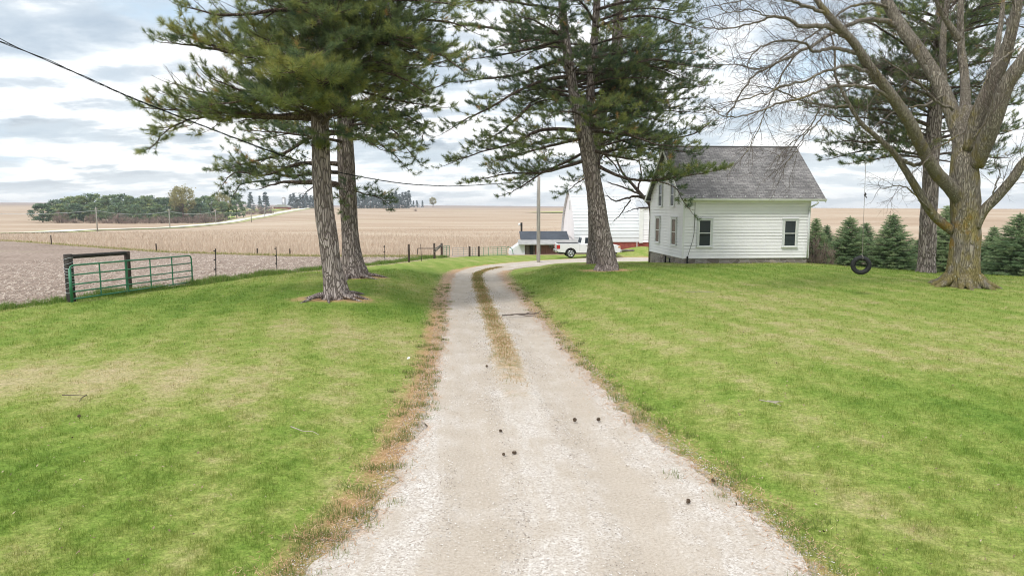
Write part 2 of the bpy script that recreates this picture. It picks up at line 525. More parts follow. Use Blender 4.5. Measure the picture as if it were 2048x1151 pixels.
DC, DW = cl_pts[:, :2], cl_pts[:, 2]
DS = np.concatenate(([0], np.cumsum(np.linalg.norm(np.diff(DC, axis=0), axis=1))))


def drive_dist(x, y):
    """signed distance beyond the driveway edge (negative inside), nearest bed height, along-distance, cross position"""
    x = np.asarray(x, float).ravel(); y = np.asarray(y, float).ravel()
    best = np.full(x.shape, 1e9); zz = np.zeros_like(x); ss = np.zeros_like(x); uu = np.zeros_like(x)
    for i in range(len(DC) - 1):
        a, b = DC[i], DC[i + 1]; d = b - a; L2 = d @ d
        t = np.clip(((x - a[0]) * d[0] + (y - a[1]) * d[1]) / L2, 0, 1)
        qx, qy = a[0] + t * d[0], a[1] + t * d[1]
        dist = np.hypot(x - qx, y - qy)
        e = dist - (DW[i] * (1 - t) + DW[i + 1] * t)
        m = e < best
        best = np.where(m, e, best)
        zz = np.where(m, np.interp(qy, ZD_Y, ZD_Z), zz)
        ss = np.where(m, DS[i] + t * math.sqrt(L2), ss)
        sg = np.sign((x - a[0]) * d[1] - (y - a[1]) * d[0])
        uu = np.where(m, dist * sg, uu)
    return best, zz, ss, uu


ctrl = []
for X in (-30, -14, -6, 0, 6, 14, 30):
    for Y in (3, 9, 16, 22):
        ctrl.append((X, Y, 0.0))
ctrl += [(-6, 27, .02), (6, 28, .08), (12, 28, .05), (20, 27, 0), (-9, 32, -.12), (5, 36, -.02), (9, 34, .08), (12, 37, .05), (16.5, 38, .02), (22, 31, -.02), (28, 32, -.3), (8, 43, -.3), (17, 45, -.7), (24, 42, -.9),
         (25, 52, -1.7), (14, 55, -1.4), (32, 62, -2.4), (16, 70, -2.2), (30, 40, -1.0),
         (-15.5, 22, 0), (-13.5, 28, -.1), (-12.7, 37, -.42), (-9.3, 50, -1.0), (-7, 61, -1.4), (-5, 66, -1.7), (-30, 32, -.45), (-32, 43, -.9), (-50, 60, -1.4), (-70, 94, -1.6), (-36, 70, -1.55), (-20, 65, -1.6), (-50, 35, -.7),
         (3, 56, -1.3), (6, 62, -1.5), (9.5, 67, -1.3), (13, 67, -.75), (15, 62, -.9), (4, 74, -1.55), (9, 80, -1.6)]
for px, lst in ((-300, ((470, 170), (462, 256), (446, 350), (432, 560), (416, 1000), (405, 1500))), (0, ((470, 150), (460, 256), (445, 350), (430, 600), (414, 1000), (405, 1500))),
                (200, ((465, 190), (461, 256), (446, 350), (430, 600), (416, 1000), (406, 1500))), (400, ((462, 190), (449, 350), (444, 440), (428, 650), (415, 1050), (408, 1500))),
                (600, ((462, 180), (441, 350), (427, 600), (415, 1050), (410.5, 1500))), (900, ((491, 92), (462, 190), (440, 350), (424, 700), (416, 1050), (411, 1500))),
                (1150, ((465, 170), (440, 330), (425, 650), (413, 1500))), (1500, ((480, 90), (445, 170), (418, 320), (418, 700), (415, 1500))),
                (1800, ((482, 90), (440, 180), (418.5, 330), (419, 700), (417, 1500))), (2100, ((485, 90), (440, 180), (419, 330), (420, 700), (418, 1500))), (2500, ((440, 180), (419, 330), (420, 1500)))):
    for py, Y in lst:
        ctrl.append(tuple(P(px, py, Y)))
    p = P(px, lst[-1][0], lst[-1][1]); ctrl.append((p[0] * 2.2, p[1] * 2.2, p[2] - 14))
ctrl = np.array(ctrl)


def uv_of(x, y):
    r = np.sqrt(x * x + y * y + 9.0)
    return np.stack((np.arctan2(x, np.maximum(y, 0.3 * r * 0 + 0.5)) * 1.6, np.log(r)), -1)


CU = uv_of(ctrl[:, 0], ctrl[:, 1])


def tps_k(d2):
    return np.where(d2 > 1e-12, 0.5 * d2 * np.log(d2 + 1e-20), 0)


def tps_fit(U, z, lam=2e-4):
    n = len(U)
    K = tps_k(((U[:, None] - U[None]) ** 2).sum(-1)) + lam * np.eye(n)
    Pm = np.hstack((np.ones((n, 1)), U))
    A = np.zeros((n + 3, n + 3)); A[:n, :n] = K; A[:n, n:] = Pm; A[n:, :n] = Pm.T
    return np.linalg.solve(A, np.concatenate((z, np.zeros(3))))


CW = tps_fit(CU, ctrl[:, 2])


def base_h(x, y):
    x = np.asarray(x, float).ravel(); y = np.asarray(y, float).ravel()
    out = np.empty(len(x))
    for i in range(0, len(x), 20000):
        xs, ys = x[i:i + 20000], y[i:i + 20000]
        U = uv_of(xs, ys); U[:, 0] = np.clip(U[:, 0], -1.5, 1.5)
        K = tps_k(((U[:, None] - CU[None]) ** 2).sum(-1))
        z = K @ CW[:-3] + CW[-3] + U @ CW[-2:]
        # ease to level ground close by and behind the viewpoint
        near = np.clip((ys - 2.0) / 6.0, 0, 1)
        out[i:i + 20000] = z * near * near * (3 - 2 * near)
    return out


def H(x, y, full=False):
    """ground height"""
    shp = np.shape(x)
    x = np.asarray(x, float).ravel(); y = np.asarray(y, float).ravel()
    b = base_h(x, y)
    e = np.full(x.shape, 1e3); zz = np.zeros_like(x); ss = np.zeros_like(x); uu = np.zeros_like(x)
    m = (np.abs(x) < 40) & (y < 80) & (y > -5)
    if m.any(): e[m], zz[m], ss[m], uu[m] = drive_dist(x[m], y[m])
    t = np.clip((e + 0.15) / 3.6, 0, 1); t = t * t * (3 - 2 * t)
    h = np.where(e > 4, b, zz * (1 - t) + b * t)
    if full: return h, e, ss, uu
    return h.reshape(shp) if shp else float(h[0])


def G(px, py, guess=30.0):
    """ground point seen at photo pixel"""
    lo, hi = 4.0, 1600.0
    Ys = np.geomspace(4, 1600, 400)
    pts = np.array([P(px, py, Y) for Y in Ys])
    d = pts[:, 2] - H(pts[:, 0], pts[:, 1])
    i = np.argmax(d < 0)
    a, b = Ys[max(i - 1, 0)], Ys[i]
    t = d[i - 1] / (d[i - 1] - d[i] + 1e-9)
    p = P(px, py, a + (b - a) * t)
    p[2] = H(p[0], p[1])
    return p


# lawn's left edge (the fence line) in plan
LX_Y = [-10, 5, 22, 28.6, 37, 50, 61, 66, 72]
LX_X = [-27, -21, -15.6, -13.5, -12.3, -9.3, -7.1, -5.6, -2.0]
# far edge of the ploughed field
FX_X = [-400, -120, -70, -36, -20, -9, -6]
FX_Y = [230, 118, 94, 70, 65, 62, 61]


def grid_sheet(name, X, Y, Z, mat, attrs=None, kind='structure', label=None, cat=None):
    r, c = X.shape
    me = bpy.data.meshes.new(name)
    V = np.stack((X, Y, Z), -1).reshape(-1, 3).astype(np.float32)
    i, j = np.meshgrid(np.arange(r - 1), np.arange(c - 1), indexing='ij')
    a = (i * c + j).ravel()
    Q = np.stack((a, a + 1, a + c + 1, a + c), -1).astype(np.int32)
    me.vertices.add(len(V)); me.vertices.foreach_set('co', V.ravel())
    me.loops.add(Q.size); me.loops.foreach_set('vertex_index', Q.ravel())
    me.polygons.add(len(Q)); me.polygons.foreach_set('loop_start', np.arange(len(Q), dtype=np.int32) * 4)
    me.polygons.foreach_set('use_smooth', np.ones(len(Q), dtype=bool))
    for k, v in (attrs or {}).items():
        at = me.attributes.new(k, 'FLOAT', 'POINT'); at.data.foreach_set('value', np.asarray(v, np.float32).ravel())
    me.update(calc_edges=True)
    me.validate()
    me.materials.append(mat)
    o = bpy.data.objects.new(name, me); COL.objects.link(o)
    tag(o, label, cat, kind=kind)
    return o


# ---- ground materials
def posn(t): return t.n.new('ShaderNodeNewGeometry').outputs['Position']
def attr(t, n): return t('ShaderNodeAttribute', 2, _props={'attribute_name': n})


def turf_colour(t, pos):
    """patchy spring lawn colour shared by the soil sheet and the blades"""
    p2 = t.vmath('MULTIPLY', pos, (1, 1, 0))
    n1 = t.noise(p2, 0.33, 4, 0.6, 0.3)
    n2 = t.noise(p2, 1.7, 4, 0.65)
    n3 = t.noise(t.vmath('ADD', p2, (31, 7, 0)), 0.12, 3, 0.5)
    n6 = t.noise(p2, 7.5, 5, 0.75)
    n7 = t.noise(t.vmath('ADD', p2, (5, 3, 0)), 15.0, 4, 0.7)
    # faint mowing stripes following the drive
    sep = t.n.new('ShaderNodeSeparateXYZ'); t.l.new(p2, sep.inputs[0])
    sx = t.math('ADD', t.math('MULTIPLY', sep.outputs[0], 4.2), t.math('MULTIPLY', sep.outputs[1], 1.0))
    stripe = t.math('MULTIPLY', t.math('SINE', t.math('ADD', sx, t.math('MULTIPLY', n1, 5.0))), 0.035)
    f = t.math('ADD', t.math('ADD', t.math('MULTIPLY', n1, 0.30), t.math('MULTIPLY', n2, 0.42)), t.math('ADD', t.math('MULTIPLY', n3, 0.22), t.math('ADD', stripe, t.math('MULTIPLY', n6, 0.26))))
    dry = attr(t, 'dry')
    f = t.math('ADD', f, t.math('MULTIPLY', dry, 0.20))
    c = t.ramp(f, [(0.43, (0.138, 0.228, 0.038)), (0.54, (0.200, 0.280, 0.056)), (0.64, (0.278, 0.320, 0.090)), (0.76, (0.395, 0.358, 0.172)), (0.88, (0.46, 0.385, 0.235))])
    # individual tussocks, darker and lighter
    return t.mul(c, t.ramp(t.math('ADD', t.math('MULTIPLY', n6, 0.5), t.math('MULTIPLY', n7, 0.5)), [(0.36, (0.70, 0.75, 0.62)), (0.5, (0.99, 0.99, 0.96)), (0.64, (1.24, 1.18, 1.2))]))


def lawn_mat():
    m, t, out = new_mat('lawn_turf')
    pos = posn(t)
    col = turf_colour(t, pos)
    n4 = t.noise(pos, 26, 4, 0.7)
    n5 = t.noise(t.vmath('MULTIPLY', pos, (1, 1, 0)), 7, 3, 0.6)
    col = t.mul(col, t.ramp(n4, [(0.3, 0.62), (0.7, 1.25)]))
    # needle litter along the drive and round the pines
    e = attr(t, 'edge'); lit = attr(t, 'litter')
    nn = t.noise(t.vmath('MULTIPLY', pos, (1, 0.45, 0)), 1.6, 5, 0.7)
    f = t.smooth(t.math('SUBTRACT', t.math('MULTIPLY', nn, 1.25), e), 0.16, 0.56, 0, 0.85)
    f = t.math('MULTIPLY', f, t.smooth(t.noise(t.vmath('MULTIPLY', pos, (1, 1, 0)), 0.9, 4, 0.7), 0.36, 0.58, 0.55, 1.0))
    f2 = t.smooth(t.math('ADD', t.math('MULTIPLY', nn, 0.7), lit), 0.75, 1.1, 0, 0.95)
    litc = t.ramp(t.noise(pos, 40, 4, 0.7), [(0.3, (0.30, 0.17, 0.09)), (0.5, (0.47, 0.285, 0.155)), (0.7, (0.60, 0.42, 0.26))])
    col = t.mix(t.math('MAXIMUM', f, f2), col, litc)
    ng = t.noise(t.vmath('MULTIPLY', pos, (1, 1, 0)), 8.0, 5, 0.8)
    spill = t.smooth(t.math('SUBTRACT', ng, t.math('MULTIPLY', attr(t, 'edge0'), 0.75)), 0.46, 0.60, 0, 0.9)
    col = t.mix(spill, col, t.ramp(n4, [(0.3, (0.30, 0.255, 0.21)), (0.5, (0.45, 0.40, 0.35)), (0.7, (0.60, 0.565, 0.52))]))
    principled(t, out, col, 0.95, 0.08, bump(t, t.math('ADD', n4, t.math('MULTIPLY', n5, 1.5)), 0.6, 0.05))
    return m


def blade_mat():
    m, t, out = new_mat('grass_blades')
    pos = posn(t)
    col = turf_colour(t, pos)
    g = t.n.new('ShaderNodeNewGeometry')
    rnd = g.outputs['Random Per Island']
    col = t.mul(col, t.ramp(rnd, [(0.0, (0.72, 0.78, 0.62)), (0.5, (1.05, 1.08, 0.95)), (0.93, (1.35, 1.28, 1.2)), (1.0, (1.9, 1.55, 1.9))]))
    b = principled(t, out, col, 0.6, 0.25)
    tr = t.n.new('ShaderNodeBsdfTranslucent'); t.put(tr.inputs[0], col)
    mx = t.n.new('ShaderNodeMixShader'); mx.inputs[0].default_value = 0.42
    t.l.new(b.outputs[0], mx.inputs[1]); t.l.new(tr.outputs[0], mx.inputs[2]); t.l.new(mx.outputs[0], out.inputs[0])
    return m


def drive_mat():
    m, t, out = new_mat('gravel_driveway')
    pos = posn(t)
    u = attr(t, 'across'); s = attr(t, 'along'); e = attr(t, 'edge')
    p2 = t.vmath('MULTIPLY', pos, (1, 1, 0))
    sv = t('ShaderNodeCombineXYZ', X=u, Y=t.math('MULTIPLY', s, 0.16), Z=0.0)
    n1 = t.noise(sv, 2.9, 5, 0.68)                     # long streaks left by wheels
    n1b = t.noise(p2, 1.3, 5, 0.65)
    n2 = t.noise(p2, 30, 4, 0.75)
    vo = t.n.new('ShaderNodeTexVoronoi'); t.put(vo.inputs['Vector'], p2); vo.inputs['Scale'].default_value = 52
    g = t('ShaderNodeSeparateColor', 0, Color=vo.outputs['Color'])
    n9 = t.noise(p2, 85, 3, 0.8)
    # packed tan fines in the wheel paths, loose white stone between them and at the edges
    au = t.math('ABSOLUTE', u)
    wheel = t.smooth(t.math('ABSOLUTE', t.math('SUBTRACT', au, 0.85)), 0.25, 0.75, 1.0, 0.0)
    loose = t.smooth(t.math('ADD', t.math('MULTIPLY', n1, 0.55), t.math('SUBTRACT', t.math('MULTIPLY', n1b, 0.45), t.math('MULTIPLY', wheel, 0.10))), 0.36, 0.60)
    fine = t.ramp(t.math('ADD', t.math('MULTIPLY', n2, 0.5), t.math('ADD', t.math('MULTIPLY', n9, 0.35), t.math('MULTIPLY', n1b, 0.15))), [(0.36, (0.35, 0.295, 0.235)), (0.5, (0.48, 0.415, 0.345)), (0.63, (0.585, 0.525, 0.455))])
    sto = t.ramp(t.math('ADD', t.math('MULTIPLY', g, 0.7), t.math('MULTIPLY', n2, 0.3)), [(0.12, (0.28, 0.24, 0.205)), (0.3, (0.47, 0.42, 0.375)), (0.6, (0.61, 0.565, 0.52)), (0.9, (0.78, 0.75, 0.72))])
    col = t.mix(t.math('MULTIPLY', loose, 0.85), fine, sto)
    # middle grass strip further on, with needle litter
    mid = t.smooth(t.math('ADD', au, t.math('MULTIPLY', t.math('SUBTRACT', n1b, 0.5), 0.6)), 0.20, 0.42, 1.0, 0.0)
    longm = t.smooth(t.math('ADD', s, t.math('MULTIPLY', t.math('SUBTRACT', n1b, 0.5), 9.0)), 11.0, 15.5)
    endm = t.smooth(s, 47.0, 52.0, 1.0, 0.0)
    mf = t.math('MULTIPLY', mid, t.math('MULTIPLY', longm, endm))
    gs = t.ramp(t.noise(p2, 3.5, 5, 0.7), [(0.33, (0.17, 0.18, 0.055)), (0.45, (0.32, 0.235, 0.11)), (0.60, (0.48, 0.35, 0.22))])
    col = t.mix(t.math('MULTIPLY', mf, 0.95), col, gs)
    # reddish needle drift along both edges
    ns = t.noise(t.vmath('MULTIPLY', p2, (1, 0.5, 0)), 1.9, 5, 0.7)
    ns2 = t.noise(p2, 8.0, 5, 0.8)
    drift = t.smooth(t.math('ADD', e, t.math('ADD', t.math('MULTIPLY', ns, 0.75), t.math('MULTIPLY', ns2, 0.55))), 0.50, 0.78)
    drift = t.math('MULTIPLY', drift, t.smooth(u, -0.5, 0.5, 1.0, 0.55))
    drift = t.math('MULTIPLY', drift, t.smooth(t.noise(p2, 0.8, 4, 0.7), 0.36, 0.58, 0.3, 1.0))
    drift = t.math('MULTIPLY', drift, t.smooth(s, 5.0, 11.0, 0.45, 1.0))
    col = t.mix(t.math('MULTIPLY', drift, 0.85), col, t.ramp(t.noise(p2, 45, 4, 0.7), [(0.3, (0.30, 0.175, 0.10)), (0.5, (0.47, 0.30, 0.18)), (0.72, (0.60, 0.46, 0.33))]))
    thin = t.smooth(t.noise(t.vmath('MULTIPLY', p2, (0.7, 4.0, 0)), 2.4, 5, 0.75), 0.60, 0.70, 0, 0.55)
    col = t.mix(t.math('MULTIPLY', thin, t.smooth(s, 14, 24)), col, (0.30, 0.17, 0.10))
    principled(t, out, col, 0.95, 0.1, bump(t, t.math('ADD', n2, t.math('MULTIPLY', g, 0.8)), 0.7, 0.02))
    return m


def prairie_mat():
    m, t, out = new_mat('dry_prairie')
    pos = posn(t)
    p2 = t.vmath('MULTIPLY', pos, (1, 1, 0))
    n1 = t.noise(t.vmath('MULTIPLY', p2, (0.4, 1.2, 0)), 0.035, 6, 0.6)
    n2 = t.noise(t.vmath('MULTIPLY', p2, (1.0, 0.35, 0)), 0.8, 5, 0.7)
    n3 = t.noise(t.vmath('MULTIPLY', p2, (0.25, 1.0, 0)), 0.006, 4, 0.5)
    f = t.math('ADD', t.math('ADD', t.math('MULTIPLY', n1, 0.50), t.math('MULTIPLY', n2, 0.20)), t.math('MULTIPLY', n3, 0.30))
    col = t.ramp(f, [(0.36, (0.31, 0.225, 0.155)), (0.48, (0.395, 0.30, 0.22)), (0.58, (0.47, 0.385, 0.295)), (0.68, (0.45, 0.395, 0.29))])
    green = t.smooth(t.noise(t.vmath('MULTIPLY', p2, (0.3, 1, 0)), 0.02, 3, 0.5), 0.66, 0.72, 0, 0.5)
    col = t.mix(green, col, (0.30, 0.33, 0.12))
    # far ploughed ground just under the skyline
    sep = t.n.new('ShaderNodeSeparateXYZ'); t.l.new(pos, sep.inputs[0])
    far = t.smooth(t.math('ADD', sep.outputs[1], t.math('MULTIPLY', t.math('SUBTRACT', n3, 0.5), 500.0)), 980, 1180, 0, 0.8)
    col = t.mix(far, col, (0.27, 0.225, 0.215))
    principled(t, out, col, 0.95, 0.05, bump(t, n2, 0.5, 0.25))
    return m


def stubble_mat():
    m, t, out = new_mat('corn_stubble_soil')
    pos = posn(t)
    p2 = t.vmath('MULTIPLY', pos, (1, 1, 0))
    n1 = t.noise(t.vmath('MULTIPLY', p2, (2.6, 0.8, 0)), 2.2, 5, 0.75)
    n2 = t.noise(p2, 0.10, 4, 0.6)
    n3 = t.noise(t.vmath('MULTIPLY', p2, (0.15, 1.6, 0)), 0.9, 3, 0.6)
    f = t.math('ADD', t.math('MULTIPLY', n1, 0.65), t.math('ADD', t.math('MULTIPLY', n2, 0.2), t.math('MULTIPLY', n3, 0.15)))
    col = t.ramp(f, [(0.36, (0.135, 0.098, 0.077)), (0.48, (0.255, 0.197, 0.160)), (0.58, (0.385, 0.315, 0.268)), (0.70, (0.54, 0.465, 0.40))])
    sep = t.n.new('ShaderNodeSeparateXYZ'); t.l.new(pos, sep.inputs[0])
    gr = t.smooth(t.noise(t.vmath('MULTIPLY', p2, (0.3, 1, 0)), 0.16, 4, 0.6), 0.60, 0.70, 0, 0.45)
    col = t.mix(gr, col, (0.30, 0.31, 0.15))
    principled(t, out, col, 0.95, 0.05, bump(t, n1, 0.6, 0.06))
    return m


M['lawn'] = lawn_mat(); M['blade'] = blade_mat(); M['drive'] = drive_mat(); M['prairie'] = prairie_mat(); M['stubble'] = stubble_mat()
M['road'] = simple('pale_limestone_road', (0.74, 0.71, 0.62), 0.95, 0.1, 0.08, 0.3)
M['verge'] = simple('green_road_verge', (0.30, 0.35, 0.13), 0.95, 0.1, 0.25, 0.06, c2=(0.42, 0.36, 0.20))
M['pasture'] = simple('bright_far_pasture', (0.34, 0.42, 0.10), 0.95, 0.1, 0.15, 0.03)

# ---- big prairie sheet out to the horizon (polar grid)
ang = np.concatenate((np.linspace(-math.pi, -0.8, 40, endpoint=False), np.linspace(-0.8, 0.8, 330), np.linspace(0.8, math.pi, 41)[1:]))
rad = np.concatenate(([0.5], np.geomspace(4, 5200, 330)))
AA, RR = np.meshgrid(ang, rad)
PX, PY = RR * np.sin(AA), RR * np.cos(AA)
PZ = H(PX, PY)
Lx = np.interp(PY, LX_Y, LX_X)
inl = (PX > Lx + 1.0) & (PY < 67) & (PX < np.where(PY < 47, 44, 22))
inf = (PX < Lx - 0.5) & (PY < np.interp(PX, FX_X, FX_Y) - 1.5)
PZ = PZ - np.where(inl | inf, 0.35, 0.0)
grid_sheet('prairie', PX, PY, PZ, M['prairie'], label='rolling tan field of dry prairie grass reaching to the skyline', cat='field')

# ---- lawn
PINES = {'A': (670, 592, 23.6), 'B': (710, 543, 31.5), 'C': (1213, 535, 34.0), 'D': (1192, 516, 41.0), 'E': (1853, 540, 33.6), 'F': (1925, 570, 27.0)}
BASE = {}
for k, (px, py, Y) in PINES.items():
    p = P(px, py, Y); BASE[k] = np.array((p[0], Y, H(p[0], Y)))
ly = np.concatenate((np.arange(-10, 4, 1.0), np.geomspace(4, 71, 240)))
tt = np.linspace(0, 1, 300)
YY = np.repeat(ly[:, None], len(tt), 1)
LL = np.interp(ly, LX_Y, LX_X)[:, None]; RRt = np.interp(ly, [-10, 46, 50, 71], [60, 46, 24, 24])[:, None]
cx = np.interp(ly, DC[:, 1], DC[:, 0])[:, None]
# columns packed about the drive
tw = np.sinh((tt * 2 - 1) * 2.2) / math.sinh(2.2)
XX = np.where(tw[None] < 0, cx + tw[None] * (cx - LL), cx + tw[None] * (RRt - cx))
ZZ, EE, SS, UU = H(XX, YY, True)
ZZ = ZZ.reshape(XX.shape); EE = EE.reshape(XX.shape)
ZZ = ZZ - 0.14 * np.clip((-EE - 0.18) / 0.2, 0, 1)
lit = np.zeros_like(XX)
for k, (rx, ry) in {'A': (2.7, 1.7), 'B': (2.6, 1.8), 'C': (2.7, 1.8), 'D': (2.2, 1.6), 'E': (1.3, 1.1), 'F': (1.9, 1.2)}.items():
    b = BASE[k]; d = np.hypot((XX - b[0]) / rx, (YY - b[1]) / ry)
    lit = np.maximum(lit, np.clip(1.15 - d, 0, 1) * (0.9 if k not in 'EF' else 0.7))


def dryness(x, y):
    x = np.asarray(x); y = np.asarray(y)
    def blob(cx_, cy_, rx, ry): return np.exp(-(((x - cx_) / rx) ** 2 + ((y - cy_) / ry) ** 2))
    d = 0.95 * blob(-8.5, 12.6, 4.4, 1.7) + 0.55 * blob(-4.5, 17.5, 2.6, 2.4) + 0.22 * blob(9, 17, 7, 3.2) + 0.30 * blob(6, 24, 6, 3) + 0.3 * blob(3.7, 15, 1.5, 4) + 0.15 * blob(14, 20, 6, 4)
    d = d - 0.55 * blob(-3.0, 22.5, 2.2, 3.5) - 0.5 * blob(-9, 24, 5, 3.5) - 0.5 * blob(2.5, 33, 3.5, 4.5) - 0.45 * blob(13, 33, 9, 3.2) - 0.4 * blob(-6.5, 8.0, 4, 1.6) - 0.35 * blob(8.5, 8.5, 4.0, 2.4) - 0.35 * blob(-5, 40, 5, 8)
    return d


lawn = grid_sheet('lawn', XX, YY, ZZ, M['lawn'], {'edge': np.maximum(EE, -0.5) + np.where(UU.reshape(XX.shape) > 0, 0.26, -0.10), 'edge0': np.maximum(EE, -0.5), 'litter': lit, 'dry': dryness(XX, YY)}, label='mown green lawn on both sides of the gravel drive', cat='lawn')

# ---- driveway
ds = np.concatenate((np.linspace(0, 4, 8, endpoint=False), np.geomspace(4, DS[-1], 330)))
ccx = np.interp(ds, DS, DC[:, 0]); ccy = np.interp(ds, DS, DC[:, 1]); cw = np.interp(ds, DS, DW)
tx, ty = np.gradient(ccx), np.gradient(ccy); tl = np.hypot(tx, ty); nx, ny = ty / tl, -tx / tl
uc = np.linspace(-1, 1, 33)
rngd = np.random.default_rng(3)


def wob(n, s_): return sum(a * np.sin(f * ds + rngd.uniform(0, 6.3)) for a, f in ((0.05, 0.9), (0.04, 2.1), (0.035, 3.7), (0.03, 6.3), (0.03, 12.0)))


wl, wr = wob(0, 1), wob(1, 1)
off = np.where(uc[None] < 0, uc[None] * (cw - 0.10 + wl)[:, None], uc[None] * (cw - 0.08 + wr)[:, None])
DX = ccx[:, None] + off * nx[:, None]; DYY = ccy[:, None] + off * ny[:, None]
DZ = np.interp(np.repeat(ccy[:, None], 33, 1), ZD_Y, ZD_Z)
rut = -0.04 * np.exp(-((np.abs(off) - 0.85) / 0.35) ** 2)
hz_, he_, _, _ = H(DX, DYY, True)
DZ = hz_.reshape(DX.shape) + 0.016 + rut * np.clip((cw[:, None] - np.abs(off) - 0.40) / 0.35, 0, 1) + np.where(np.abs(uc)[None] > 0.97, 0.0, 0.0)
edge = np.repeat((np.abs(uc))[None], len(ds), 0) * cw[:, None] - cw[:, None]
grid_sheet('driveway', DX, DYY, DZ, M['drive'], {'across': off, 'along': np.repeat(ds[:, None], 33, 1), 'edge': edge}, label='two track gravel driveway curving right to the farmyard', cat='driveway')

# ---- ploughed field
fu = np.linspace(0, 1, 170) ** 1.0
fx = -np.geomspace(2.0, 400, 190)[::-1]
FXX, FYY = [], []
for v in np.linspace(0, 1, 170):
    pass
fy = np.concatenate((np.linspace(-10, 20, 20, endpoint=False), np.geomspace(20, 230, 170)))
FY2 = np.repeat(fy[:, None], 120, 1)
lx = np.interp(fy, LX_Y, LX_X)
left = np.interp(fy, [-10, 60, 230], [-120, -200, -400])
# right limit: fence line, then the field's own far edge
far_x = np.interp(fy, FX_Y[::-1], FX_X[::-1])
rightx = np.where(fy < 61, lx - 0.35, np.minimum(far_x, -7.2))
q = np.linspace(0, 1, 120) ** 0.5
FX2 = left[:, None] + (rightx - left)[:, None] * q[None]
FZ2 = H(FX2, FY2) + 0.03
grid_sheet('ploughed_field', FX2, FY2, FZ2, M['stubble'], label='harvested field of pinkish brown corn stubble behind the green gate', cat='field')

# ---- distant limestone road with verges
road_px = [(-200, 470), (60, 466), (150, 461.5), (250, 458.5), (340, 455.5), (420, 449), (480, 440), (530, 431.5), (575, 422.5), (600, 418.5), (616, 415.5)]
rp = np.array([G(a, b) for a, b in road_px])
# keep depths rising steadily, as along a real road
rd = catmull(rp, 8)


def ribbon(name, path, half, dz, mat, label, cat, shift=0.0, cols=5):
    tx = np.gradient(path[:, 0]); ty = np.gradient(path[:, 1]); l = np.hypot(tx, ty)
    n = np.stack((ty / l, -tx / l), -1)
    u = np.linspace(-1, 1, cols)
    X = path[:, 0:1] + n[:, 0:1] * (u[None] * half + shift); Y = path[:, 1:2] + n[:, 1:2] * (u[None] * half + shift)
    return grid_sheet(name, X, Y, H(X, Y) + dz, mat, label=label, cat=cat)


ribbon('grass_verge', rd, 9.5, 0.16, M['verge'], 'green grass verge bordering the pale distant road', 'verge')
ribbon('gravel_road', rd, 4.6, 0.34, M['road'], 'pale gravel road climbing the far slope past the pine grove', 'road')

# ------------------------------------------------------------------ pines
def unit(v):
    return v / (np.linalg.norm(v) + 1e-9)


def tuft_template(n, length, axis_len, width, rng, a0=78, a1=52):
    k = np.arange(n)
    f = (k + rng.uniform(0, 1, n)) / n
    a = np.radians(a0 - a1 * f + rng.normal(0, 9, n))
    ph = rng.uniform(0, 2 * math.pi, n)
    d = np.stack((np.sin(a) * np.cos(ph), np.sin(a) * np.sin(ph), np.cos(a)), -1)
    base = np.stack((np.zeros(n), np.zeros(n), (f - 0.75) * axis_len), -1)
    L = length * rng.uniform(0.75, 1.15, n)[:, None]
    s = np.cross(d, rng.normal(0, 1, (n, 3))); s /= np.linalg.norm(s, axis=1)[:, None]
    V = np.stack((base - s * width / 2, base + s * width / 2, base + d * L), 1)
    return V.reshape(-1, 3)


def add_tufts(mb, pos, axis, scale, tint, templates, rng):
    pos = np.asarray(pos); axis = np.asarray(axis); scale = np.asarray(scale); tint = np.asarray(tint)
    if len(pos) == 0: return
    ax = axis / (np.linalg.norm(axis, axis=1)[:, None] + 1e-9)
    rv = rng.normal(0, 1, ax.shape)
    u = np.cross(ax, rv); u /= np.linalg.norm(u, axis=1)[:, None]
    v = np.cross(ax, u)
    Rm = np.stack((u, v, ax), -1)
    which = rng.integers(0, len(templates), len(pos))
    for k, T in enumerate(templates):
        m = which == k
        if not m.any(): continue
        V = np.einsum('nij,kj->nki', Rm[m], T) * scale[m][:, None, None] + pos[m][:, None, :]
        nt = len(T) // 3 * m.sum()
        mb.add(V.reshape(-1, 3), T=np.arange(nt * 3).reshape(-1, 3), attr=np.repeat(tint[m], len(T)))


